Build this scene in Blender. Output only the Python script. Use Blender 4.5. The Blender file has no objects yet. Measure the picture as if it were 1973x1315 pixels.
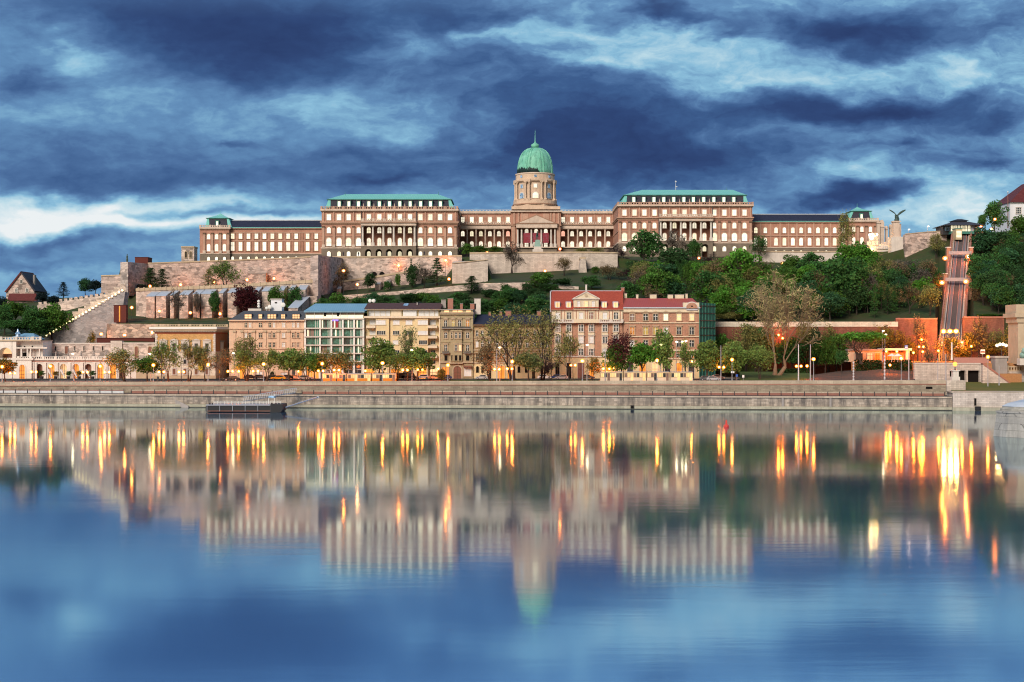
import bpy, math, random
import numpy as np
from mathutils import Vector
R = math.radians
S = bpy.context.scene
COL = S.collection
# ------------------------------------------------------------------ camera
F, CX, CY, H = 2590.0, 986.5, 657.5, 19.0       # focal length and centre of a 1973 px wide picture, eye height above the river
cd = bpy.data.cameras.new('camera'); cd.sensor_width = 36.0; cd.lens = 36.0 * F / 1973.0
cd.clip_start = 1.0; cd.clip_end = 9000.0
cam = bpy.data.objects.new('camera', cd); COL.objects.link(cam)
cam.location = (0, 0, H); cam.rotation_euler = (R(90), 0, 0)
S.camera = cam
S.cycles.use_denoising = True; S.cycles.pixel_filter_type = 'BLACKMAN_HARRIS'; S.cycles.filter_width = 1.1
S.cycles.max_bounces = 6; S.cycles.diffuse_bounces = 2; S.cycles.glossy_bounces = 3
S.cycles.transparent_max_bounces = 10
S.cycles.sample_clamp_indirect = 4.0
# ------------------------------------------------------------------ exposure, sun, sky
EXPO = 1.5
S.view_settings.view_transform = 'Standard'; S.view_settings.look = 'None'
S.view_settings.exposure = EXPO; S.view_settings.gamma = 1.0; S.view_settings.use_curve_mapping = False
SUN_EL, SUN_AZ = R(30), R(205)                   # low soft light from behind the camera, over its left shoulder
sl = bpy.data.lights.new('sun', 'SUN'); sl.energy = 1.3; sl.angle = R(25); sl.color = (1.0, 0.87, 0.74)
so = bpy.data.objects.new('sun', sl); COL.objects.link(so)
sd = Vector((math.sin(SUN_AZ) * math.cos(SUN_EL), math.cos(SUN_AZ) * math.cos(SUN_EL), math.sin(SUN_EL)))
so.rotation_euler = (-sd).to_track_quat('-Z', 'Y').to_euler()

def lin(c):
    return tuple(((v / 255) / 12.92) if v <= 10 else (((v / 255) + 0.055) / 1.055) ** 2.4 for v in c)

class NT:
    """small helper for node trees"""
    def __init__(s, nt): s.t = nt; s.n = nt.nodes; s.l = nt.links
    def new(s, t, **k):
        n = s.n.new(t)
        for a, b in k.items(): setattr(n, a, b)
        return n
    def put(s, sock, v):
        if isinstance(v, bpy.types.NodeSocket): s.l.new(v, sock)
        elif v is not None: sock.default_value = v
    def math(s, op, a, b=None, c=None, clamp=False):
        n = s.new('ShaderNodeMath', operation=op, use_clamp=clamp)
        for i, v in enumerate((a, b, c)): s.put(n.inputs[i], v)
        return n.outputs[0]
    def vec(s, op, a, b=None, c=None, out=0):
        n = s.new('ShaderNodeVectorMath', operation=op)
        for i, v in enumerate((a, b, c)): s.put(n.inputs[i], v)
        return n.outputs[out]
    def mix(s, f, a, b, mode='MIX'):
        n = s.new('ShaderNodeMix', data_type='RGBA', blend_type=mode)
        s.put(n.inputs[0], f)
        for i, v in ((6, a), (7, b)):
            s.put(n.inputs[i], v if isinstance(v, bpy.types.NodeSocket) else (*v[:3], 1.0))
        return n.outputs[2]
    def noise(s, vec, scale, detail=4, rough=0.55, dist=0.0, out=0):
        n = s.new('ShaderNodeTexNoise'); s.put(n.inputs['Vector'], vec)
        n.inputs['Scale'].default_value = scale; n.inputs['Detail'].default_value = detail
        n.inputs['Roughness'].default_value = rough; n.inputs['Distortion'].default_value = dist
        return n.outputs[out]
    def ramp(s, f, stops, interp='LINEAR'):
        n = s.new('ShaderNodeValToRGB'); s.put(n.inputs[0], f); e = n.color_ramp.elements
        n.color_ramp.interpolation = interp
        while len(e) < len(stops): e.new(0.5)
        for k, (p, c) in zip(e, stops):
            k.position = p; k.color = (*c[:3], 1.0) if not isinstance(c, (int, float)) else (c, c, c, 1)
        return n.outputs[0]
    def scale(s, vec, xyz):
        return s.vec('MULTIPLY', vec, xyz)

def build_world():
    w = bpy.data.worlds.new('World'); S.world = w; w.use_nodes = True
    N = NT(w.node_tree); N.n.clear()
    d = N.new('ShaderNodeTexCoord').outputs['Generated']
    sp = N.new('ShaderNodeSeparateXYZ'); N.put(sp.inputs[0], d)
    x, y, z = sp.outputs
    ay = N.math('MAXIMUM', N.math('ABSOLUTE', y), 0.12)
    u = N.math('DIVIDE', x, ay); v = N.math('DIVIDE', z, ay)
    cb = N.new('ShaderNodeCombineXYZ'); N.put(cb.inputs[0], u); N.put(cb.inputs[1], v)
    uv = cb.outputs[0]
    # cloud deck: turbulence stretched along the horizon, finer towards it
    w1 = N.noise(N.scale(uv, (1.0, 2.3, 1)), 9.0, 5, 0.55, out=1)
    w2 = N.noise(N.scale(uv, (1.0, 1.8, 1)), 30.0, 5, 0.55, out=1)
    uvw = N.vec('ADD', uv, N.vec('MULTIPLY', N.vec('SUBTRACT', w1, (0.5, 0.5, 0.5)), (0.13, 0.05, 0)))
    uvw = N.vec('ADD', uvw, N.vec('MULTIPLY', N.vec('SUBTRACT', w2, (0.5, 0.5, 0.5)), (0.022, 0.013, 0)))
    # cumulus banks, as directions on the sky (px of the picture -> tangent of azimuth and height)
    banks = [(430,60,230,85,1.5),(560,110,120,45,.55),(150,20,160,35,.5),(40,155,80,28,.75),(900,100,130,32,.7),(690,20,200,35,.5),(1010,40,90,25,.25),
        (1090,170,200,55,.75),(1260,255,240,55,.95),(1080,270,160,40,.75),(1400,300,160,30,.6),(1660,205,180,24,1.8),(1850,175,60,14,.6),(1700,65,145,24,1.7),
        (1560,30,120,22,.55),(1270,28,60,13,1.3),(1395,65,40,16,.7),(1630,377,95,17,2.0),(1910,240,60,14,.9),(1890,322,60,14,.8),(1800,300,110,26,.5),(1720,265,30,10,.7),
        (765,342,50,9,.7),(700,290,120,22,.35),(170,290,300,45,.45),(250,345,300,22,.6),(460,257,36,6,.6),(940,330,330,50,.55),(1250,345,260,30,.35),(120,465,160,14,.6),(60,500,140,10,.35),(470,410,120,10,.5),(1940,50,60,40,.35),(880,30,90,25,.5),
        (150,105,70,34,-.75),(330,170,150,30,-.3),(770,95,90,16,-.9),(620,175,90,26,-.35),(960,75,80,12,-.7),(1080,60,60,14,-.5),(1110,110,120,18,-.7),(1310,95,130,24,-.5),(1450,150,170,30,-.6),
        (1880,120,80,50,-.45),(1230,60,110,12,-.4),(1600,320,120,20,-.45),(1500,250,120,14,-.3),(700,230,200,30,-.25),(150,394,270,24,-1.05),(230,428,260,16,-.95),(60,440,120,18,-.5),(360,405,120,7,.4),(560,425,120,12,-.6),(1760,420,140,26,-.5),(1900,400,80,40,-.5),(1520,392,60,30,-.5),(1700,340,130,14,-.4),(1800,385,80,24,-.25),(60,235,120,30,-.2)]
    acc = None
    for cx, cy, sx, sy, a in banks:
        o = N.vec('SUBTRACT', uvw, ((cx - CX) / F, (CY - cy) / F, 0))
        o = N.vec('MULTIPLY', o, (F / sx / 1.15, F / sy / 1.15, 0))
        q = N.vec('DOT_PRODUCT', o, o, out=1)
        g = N.math('POWER', 0.42, q)
        acc = N.math('MULTIPLY_ADD', g, a, acc if acc is not None else 0.0)
    fine = N.noise(N.scale(uvw, (1.0, 2.0, 1)), 26.0, 10, 0.6)
    fine2 = N.noise(N.scale(uv, (1.0, 2.3, 1)), 75.0, 5, 0.5)
    hz = N.math('MULTIPLY', N.math('SUBTRACT', u, -0.20), 4.5, clamp=True)      # the cover is hazier downstream, broken upstream
    fine = N.math('MULTIPLY_ADD', N.math('SUBTRACT', fine, 0.5), N.math('MULTIPLY_ADD', hz, 0.85, 0.95), 0.5)
    den = N.math('MULTIPLY_ADD', fine, 1.0, acc)
    den = N.math('MULTIPLY_ADD', fine2, 0.42, den)
    den = N.math('MULTIPLY_ADD', den, 0.31, 0.115)
    C = N.ramp(den, [(0.0, lin((236, 241, 243))), (0.12, lin((190, 220, 232))), (0.25, lin((138, 188, 217))), (0.37, lin((101, 144, 187))), (0.49, lin((79, 114, 161))), (0.60, lin((62, 94, 142))), (0.76, lin((50, 74, 121))), (0.95, lin((43, 62, 106)))])
    # above the picture the cover thins to an even pale blue
    hi = N.math('MULTIPLY', N.math('SUBTRACT', v, 0.24), 5.0, clamp=True)
    hn = N.noise(N.scale(uv, (1.0, 1.5, 1)), 4.0, 4, 0.5)
    hc = N.ramp(hn, [(0.35, lin((124, 172, 222))), (0.65, lin((160, 205, 243)))])
    C = N.mix(hi, C, hc)
    st = N.new('ShaderNodeTexSky', sky_type='NISHITA'); st.sun_disc = False
    st.sun_elevation = SUN_EL; st.sun_rotation = SUN_AZ
    # the half of the sky behind the camera: clear Nishita dawn sky
    back = N.math('MULTIPLY', N.math('ADD', N.math('MULTIPLY', y, -1.0), 0.15), 2.5, clamp=True)
    k = 1.0 / (0.1 * 2 ** EXPO)
    Cs = N.vec('MULTIPLY', C, (k, k, k))
    Ns = N.vec('MULTIPLY', st.outputs[0], (0.17, 0.17, 0.17))
    out = N.mix(back, Cs, Ns)
    bg = N.new('ShaderNodeBackground'); N.put(bg.inputs[0], out); bg.inputs[1].default_value = 0.1
    wo = N.new('ShaderNodeOutputWorld'); N.l.new(bg.outputs[0], wo.inputs[0])
    w.cycles.sampling_method = 'MANUAL'; w.cycles.sample_map_resolution = 512
build_world()
# ------------------------------------------------------------------ materials
_M = {}
def M(n):
    if n not in _M: _M[n] = MATS[n](n)
    return _M[n]
def new_mat(name, rough=0.9, spec=0.25):
    m = bpy.data.materials.new(name); m.use_nodes = True
    N = NT(m.node_tree); N.n.clear()
    p = N.new('ShaderNodeBsdfPrincipled'); o = N.new('ShaderNodeOutputMaterial')
    N.l.new(p.outputs[0], o.inputs[0])
    p.inputs['Roughness'].default_value = rough
    p.inputs['Specular IOR Level'].default_value = spec
    return m, N, p
def sc(c, k): return tuple(v * k for v in c[:3])
def obj_co(N): return N.new('ShaderNodeTexCoord').outputs['Object']
def wall_co(N, co):
    """(along the wall, height) from object coordinates"""
    sp = N.new('ShaderNodeSeparateXYZ'); N.put(sp.inputs[0], co)
    cb = N.new('ShaderNodeCombineXYZ'); N.put(cb.inputs[0], N.math('MULTIPLY_ADD', sp.outputs[1], 0.83, sp.outputs[0])); N.put(cb.inputs[1], sp.outputs[2])
    return cb.outputs[0]
def bump(N, p, h, strength=0.4, dist=0.1):
    b = N.new('ShaderNodeBump'); b.inputs['Strength'].default_value = strength; b.inputs['Distance'].default_value = dist
    N.put(b.inputs['Height'], h); N.put(p.inputs['Normal'], b.outputs[0])
def stucco(base, var=0.22, streak=0.35, rough=0.9):
    def f(name):
        m, N, p = new_mat(name, rough)
        co = obj_co(N)
        n1 = N.noise(co, 0.35, 5, 0.6); n2 = N.noise(co, 3.5, 4, 0.6)
        n3 = N.noise(N.scale(co, (1, 1, 0.12)), 1.6, 4, 0.6)
        c = N.mix(N.ramp(n1, [(0.3, 0), (0.7, 1)]), sc(base, 1 - var), sc(base, 1 + var))
        c = N.mix(N.math('MULTIPLY', N.ramp(n3, [(0.5, 0), (0.75, 1)]), streak), c, sc(base, 0.5))
        c = N.mix(N.math('MULTIPLY', n2, 0.25), c, sc(base, 1.25))
        N.put(p.inputs[0], c); bump(N, p, n2, 0.25, 0.05)
        return m
    return f
def masonry(base, mortar, bw, bh, var=0.3, stain=0.5, stainc=(0.05, 0.05, 0.045), ms=0.02, rough=0.92):
    def f(name):
        m, N, p = new_mat(name, rough)
        co = obj_co(N); wc = wall_co(N, co)
        b = N.new('ShaderNodeTexBrick'); N.put(b.inputs[0], wc)
        b.inputs['Color1'].default_value = (*sc(base, 1 - var), 1); b.inputs['Color2'].default_value = (*sc(base, 1 + var), 1); b.inputs['Mortar'].default_value = (*mortar, 1)
        b.inputs['Scale'].default_value = 1; b.inputs['Mortar Size'].default_value = ms; b.inputs['Brick Width'].default_value = bw; b.inputs['Row Height'].default_value = bh
        b.inputs['Bias'].default_value = 0.0
        n1 = N.noise(co, 0.22, 5, 0.65); n2 = N.noise(co, 2.6, 5, 0.65); n3 = N.noise(N.scale(co, (1, 1, 0.13)), 0.55, 6, 0.72)
        c = N.mix(N.math('MULTIPLY', N.ramp(n3, [(0.42, 0), (0.58, 1)]), stain), b.outputs[0], stainc)
        c = N.mix(N.math('MULTIPLY', N.ramp(n1, [(0.35, 0), (0.7, 1)]), 0.4), c, sc(base, 1.35))
        c = N.mix(N.math('MULTIPLY', N.ramp(n2, [(0.5, 0), (0.72, 1)]), 0.35), c, sc(base, 0.55))
        N.put(p.inputs[0], c); bump(N, p, N.math('ADD', b.outputs[1], n2), 0.4, 0.08)
        return m
    return f
def rubble(base, dark, cell=1.1, var=0.5, rough=0.95, stain=0.35):
    def f(name):
        m, N, p = new_mat(name, rough)
        co = obj_co(N); wc = N.scale(wall_co(N, co), (0.62, 1.3, 1))
        wc = N.vec('ADD', wc, N.vec('MULTIPLY', N.noise(co, 0.8, 3, out=1), (0.5, 0.5, 0)))
        v = N.new('ShaderNodeTexVoronoi'); N.put(v.inputs['Vector'], wc); v.inputs['Scale'].default_value = cell
        e = N.new('ShaderNodeTexVoronoi', feature='DISTANCE_TO_EDGE'); N.put(e.inputs['Vector'], wc); e.inputs['Scale'].default_value = cell
        g = N.new('ShaderNodeRGBToBW'); N.put(g.inputs[0], v.outputs['Color'])
        c = N.ramp(g.outputs[0], [(0.15, sc(base, 1 - var)), (0.45, base), (0.6, sc(base, 1.15)), (0.85, (base[0] * 1.45, base[1] * 1.4, base[2] * 1.35))])
        c = N.mix(N.ramp(e.outputs[0], [(0.0, 0.5), (0.10, 0)]), c, dark)
        n1 = N.noise(co, 0.2, 7, 0.72); n2 = N.noise(co, 1.6, 5, 0.7); n3 = N.noise(N.scale(co, (1, 1, 0.25)), 0.4, 6, 0.7)
        c = N.mix(N.math('MULTIPLY', N.ramp(n1, [(0.45, 0), (0.62, 1)]), 0.4), c, (base[0] * 1.5, base[1] * 1.35, base[2] * 1.25))
        c = N.mix(N.math('MULTIPLY', N.ramp(n3, [(0.5, 0), (0.7, 1)]), stain), c, sc(dark, 1.3))
        c = N.mix(N.math('MULTIPLY', n2, 0.25), c, sc(base, 0.7))
        N.put(p.inputs[0], c); bump(N, p, N.math('ADD', e.outputs[0], N.math('MULTIPLY', n2, 0.3)), 0.5, 0.2)
        return m
    return f
def seamed(base, alt, period=0.9, axis=0, rough=0.6, spec=0.3, patch=0.4):
    """standing seams (axis 0: along x) or tile courses with patchy weathering"""
    def f(name):
        m, N, p = new_mat(name, rough, spec)
        co = obj_co(N); sp = N.new('ShaderNodeSeparateXYZ'); N.put(sp.inputs[0], co)
        a = sp.outputs[axis]
        fr = N.math('FRACT', N.math('DIVIDE', N.math('ADD', a, 500.0), period))
        seam = N.ramp(fr, [(0.0, 1), (0.14, 0), (0.9, 0), (1.0, 1)])
        n1 = N.noise(co, 0.3, 6, 0.65); n2 = N.noise(co, 3.0, 4, 0.6)
        c = N.mix(N.math('MULTIPLY', N.ramp(n1, [(0.4, 0), (0.68, 1)]), patch), base, alt)
        c = N.mix(N.math('MULTIPLY', seam, 0.5), c, sc(base, 0.55))
        c = N.mix(N.math('MULTIPLY', n2, 0.3), c, sc(base, 0.75))
        N.put(p.inputs[0], c); bump(N, p, N.math('ADD', seam, n2), 0.35, 0.06)
        return m
    return f
def tiles(base, alt, w=0.35, h=0.35):
    def f(name):
        m, N, p = new_mat(name, 0.75)
        co = obj_co(N); sp = N.new('ShaderNodeSeparateXYZ'); N.put(sp.inputs[0], co)
        cb = N.new('ShaderNodeCombineXYZ'); N.put(cb.inputs[0], N.math('MULTIPLY_ADD', sp.outputs[1], 0.3, sp.outputs[0])); N.put(cb.inputs[1], N.math('MULTIPLY', N.math('ADD', sp.outputs[2], sp.outputs[1]), 0.8))
        b = N.new('ShaderNodeTexBrick'); N.put(b.inputs[0], cb.outputs[0])
        b.inputs['Color1'].default_value = (*base, 1); b.inputs['Color2'].default_value = (*alt, 1); b.inputs['Mortar'].default_value = (*sc(base, 0.45), 1)
        b.inputs['Scale'].default_value = 1; b.inputs['Mortar Size'].default_value = 0.03; b.inputs['Brick Width'].default_value = w; b.inputs['Row Height'].default_value = h
        n1 = N.noise(co, 0.5, 5, 0.65)
        c = N.mix(N.math('MULTIPLY', N.ramp(n1, [(0.4, 0), (0.75, 1)]), 0.45), b.outputs[0], sc(base, 0.6))
        N.put(p.inputs[0], c); bump(N, p, b.outputs[1], -0.3, 0.05)
        return m
    return f
def plain(base, rough=0.6, spec=0.4, metal=0.0, var=0.15):
    def f(name):
        m, N, p = new_mat(name, rough, spec)
        n = N.noise(obj_co(N), 2.0, 4, 0.6)
        N.put(p.inputs[0], N.mix(n, sc(base, 1 - var), sc(base, 1 + var))); p.inputs['Metallic'].default_value = metal
        return m
    return f
def lit(col, strength, var=0.25):
    """window lit from a room, or bright blinds given an uneven glow"""
    def f(name):
        m, N, p = new_mat(name, 0.4)
        co = obj_co(N)
        n = N.noise(co, 0.23, 3, 0.6); n2 = N.noise(N.scale(co, (1, 1, 0.6)), 1.3, 3, 0.6)
        e = N.math('ADD', N.ramp(n, [(0.3, 1 - var), (0.7, 1 + var)]), N.math('MULTIPLY', N.math('SUBTRACT', n2, 0.5), 0.5))
        N.put(p.inputs[0], (*sc(col, 0.6), 1)); N.put(p.inputs['Emission Color'], (*col, 1))
        N.put(p.inputs['Emission Strength'], N.math('MULTIPLY', e, strength))
        return m
    return f
def glass(base=(0.02, 0.025, 0.03), rough=0.08):
    def f(name):
        m, N, p = new_mat(name, rough, 0.8)
        co = obj_co(N); n = N.noise(co, 1.2, 3, 0.6)
        N.put(p.inputs[0], N.mix(N.ramp(n, [(0.4, 0), (0.65, 1)]), base, sc(base, 3.0)))
        return m
    return f
def leaves(name):
    m = bpy.data.materials.new(name); m.use_nodes = True
    N = NT(m.node_tree); N.n.clear()
    oi = N.new('ShaderNodeObjectInfo'); ge = N.new('ShaderNodeNewGeometry')
    co = obj_co(N)
    cl = N.noise(co, 0.75, 3, 0.6)
    r = N.math('ADD', N.math('MULTIPLY', ge.outputs['Random Per Island'], 0.75), N.math('MULTIPLY', N.ramp(cl, [(0.35, 0), (0.65, 1)]), 0.55))
    k = N.math('ADD', N.math('MULTIPLY', r, 1.15), 0.35)
    c = N.vec('MULTIPLY', oi.outputs['Color'], N.new('ShaderNodeCombineXYZ').outputs[0])
    cb = c.node.inputs[1].links[0].from_node
    for i in range(3): N.put(cb.inputs[i], k)
    hs = N.new('ShaderNodeHueSaturation'); N.put(hs.inputs['Color'], c)
    N.put(hs.inputs['Hue'], N.math('ADD', N.math('MULTIPLY', ge.outputs['Random Per Island'], 0.04), 0.48))
    d = N.new('ShaderNodeBsdfDiffuse'); t = N.new('ShaderNodeBsdfTranslucent')
    N.put(d.inputs[0], hs.outputs[0]); N.put(t.inputs[0], hs.outputs[0])
    mx = N.new('ShaderNodeMixShader'); mx.inputs[0].default_value = 0.3
    N.l.new(d.outputs[0], mx.inputs[1]); N.l.new(t.outputs[0], mx.inputs[2])
    o = N.new('ShaderNodeOutputMaterial'); N.l.new(mx.outputs[0], o.inputs[0])
    return m
def bark(name):
    m, N, p = new_mat(name, 0.95)
    oi = N.new('ShaderNodeObjectInfo'); n = N.noise(obj_co(N), 2.5, 4, 0.6)
    N.put(p.inputs[0], N.mix(N.math('MULTIPLY', n, 0.6), oi.outputs['Color'], (0.03, 0.025, 0.02)))
    return m
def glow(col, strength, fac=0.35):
    """see-through glowing glass for lamp heads and the halo shells round bulbs"""
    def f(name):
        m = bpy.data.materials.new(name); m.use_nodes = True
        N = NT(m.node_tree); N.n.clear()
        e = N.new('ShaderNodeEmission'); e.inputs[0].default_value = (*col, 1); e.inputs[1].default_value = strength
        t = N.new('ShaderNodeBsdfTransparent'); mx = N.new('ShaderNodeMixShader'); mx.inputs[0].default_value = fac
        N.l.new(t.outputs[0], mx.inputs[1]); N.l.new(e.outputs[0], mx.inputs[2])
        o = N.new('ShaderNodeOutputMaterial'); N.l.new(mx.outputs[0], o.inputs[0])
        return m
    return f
def water(name):
    m = bpy.data.materials.new(name); m.use_nodes = True
    N = NT(m.node_tree); N.n.clear()
    co = obj_co(N)
    n1 = N.noise(N.scale(co, (0.10, 0.55, 1)), 1.0, 5, 0.62, 0.4)
    n2 = N.noise(N.scale(co, (0.006, 0.03, 1)), 1.0, 4, 0.6)
    patch = N.ramp(n2, [(0.42, 0.15), (0.62, 1)])
    h = N.math('MULTIPLY', n1, patch)
    b = N.new('ShaderNodeBump'); b.inputs['Strength'].default_value = 0.07; b.inputs['Distance'].default_value = 0.12; N.put(b.inputs['Height'], h)
    g = N.new('ShaderNodeBsdfGlossy'); g.distribution = 'GGX'; g.inputs['Color'].default_value = (0.74, 0.82, 0.80, 1)
    N.put(g.inputs['Roughness'], N.math('MULTIPLY_ADD', patch, 0.03, 0.054)); N.put(g.inputs['Normal'], b.outputs[0])
    d = N.new('ShaderNodeBsdfDiffuse'); d.inputs[0].default_value = (0.09, 0.25, 0.55, 1)
    mx = N.new('ShaderNodeMixShader'); lw = N.new('ShaderNodeLayerWeight'); lw.inputs[0].default_value = 0.5
    q = N.math('MULTIPLY', N.math('SUBTRACT', 0.95, lw.outputs['Facing'], clamp=True), 5.1)      # the flatter the look, the more of a mirror
    N.put(mx.inputs[0], N.math('SUBTRACT', 0.95, N.math('MULTIPLY', N.math('MULTIPLY', q, q), 0.30), clamp=True))
    N.l.new(d.outputs[0], mx.inputs[1]); N.l.new(g.outputs[0], mx.inputs[2])
    o = N.new('ShaderNodeOutputMaterial'); N.l.new(mx.outputs[0], o.inputs[0])
    return m
def ground(a, b, c, s1=0.12, s2=1.5, rough=0.95):
    def f(name):
        m, N, p = new_mat(name, rough)
        co = obj_co(N); n1 = N.noise(co, s1, 5, 0.65); n2 = N.noise(co, s2, 5, 0.65)
        k = N.mix(N.ramp(n1, [(0.38, 0), (0.62, 1)]), a, b)
        k = N.mix(N.math('MULTIPLY', N.ramp(n2, [(0.4, 0), (0.7, 1)]), 0.6), k, c)
        N.put(p.inputs[0], k); bump(N, p, n2, 0.5, 0.2)
        return m
    return f
def dome_copper(name):
    m, N, p = new_mat(name, 0.6, 0.3)
    co = obj_co(N); sp = N.new('ShaderNodeSeparateXYZ'); N.put(sp.inputs[0], co)
    n1 = N.noise(co, 0.35, 5, 0.6); n2 = N.noise(N.scale(co, (1, 1, 0.16)), 1.1, 5, 0.65); n3 = N.noise(N.scale(co, (1, 1, 0.45)), 0.55, 5, 0.7)
    c = N.mix(N.ramp(n1, [(0.35, 0), (0.7, 1)]), (0.13, 0.42, 0.30), (0.25, 0.58, 0.44))
    c = N.mix(N.math('MULTIPLY', N.ramp(n2, [(0.5, 0), (0.66, 1)]), 0.6), c, (0.07, 0.2, 0.15))
    # bare dark copper where the patina has been washed off, low on the river side
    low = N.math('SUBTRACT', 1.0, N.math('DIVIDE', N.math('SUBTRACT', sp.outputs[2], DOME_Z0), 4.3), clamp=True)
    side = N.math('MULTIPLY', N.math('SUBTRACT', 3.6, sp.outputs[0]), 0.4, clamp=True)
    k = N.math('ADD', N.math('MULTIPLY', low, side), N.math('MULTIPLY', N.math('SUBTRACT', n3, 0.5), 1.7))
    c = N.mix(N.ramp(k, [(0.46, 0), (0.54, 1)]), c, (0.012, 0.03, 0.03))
    N.put(p.inputs[0], c); bump(N, p, n2, 0.2, 0.05)
    return m
def plaque(name):
    """red banner with rows of faded lettering too small to read"""
    m, N, p = new_mat(name, 0.8)
    co = obj_co(N); sp = N.new('ShaderNodeSeparateXYZ'); N.put(sp.inputs[0], co)
    row = N.ramp(N.math('FRACT', N.math('DIVIDE', N.math('ADD', sp.outputs[2], 300), 0.95)), [(0.0, 1), (0.45, 1), (0.5, 0), (1, 0)])
    n = N.noise(N.scale(co, (1, 1, 0.5)), 2.2, 3, 0.7)
    k = N.math('MULTIPLY', row, N.ramp(n, [(0.5, 0), (0.55, 0.6)]))
    N.put(p.inputs[0], N.mix(k, (0.25, 0.035, 0.05), (0.22, 0.16, 0.2)))
    return m
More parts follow.
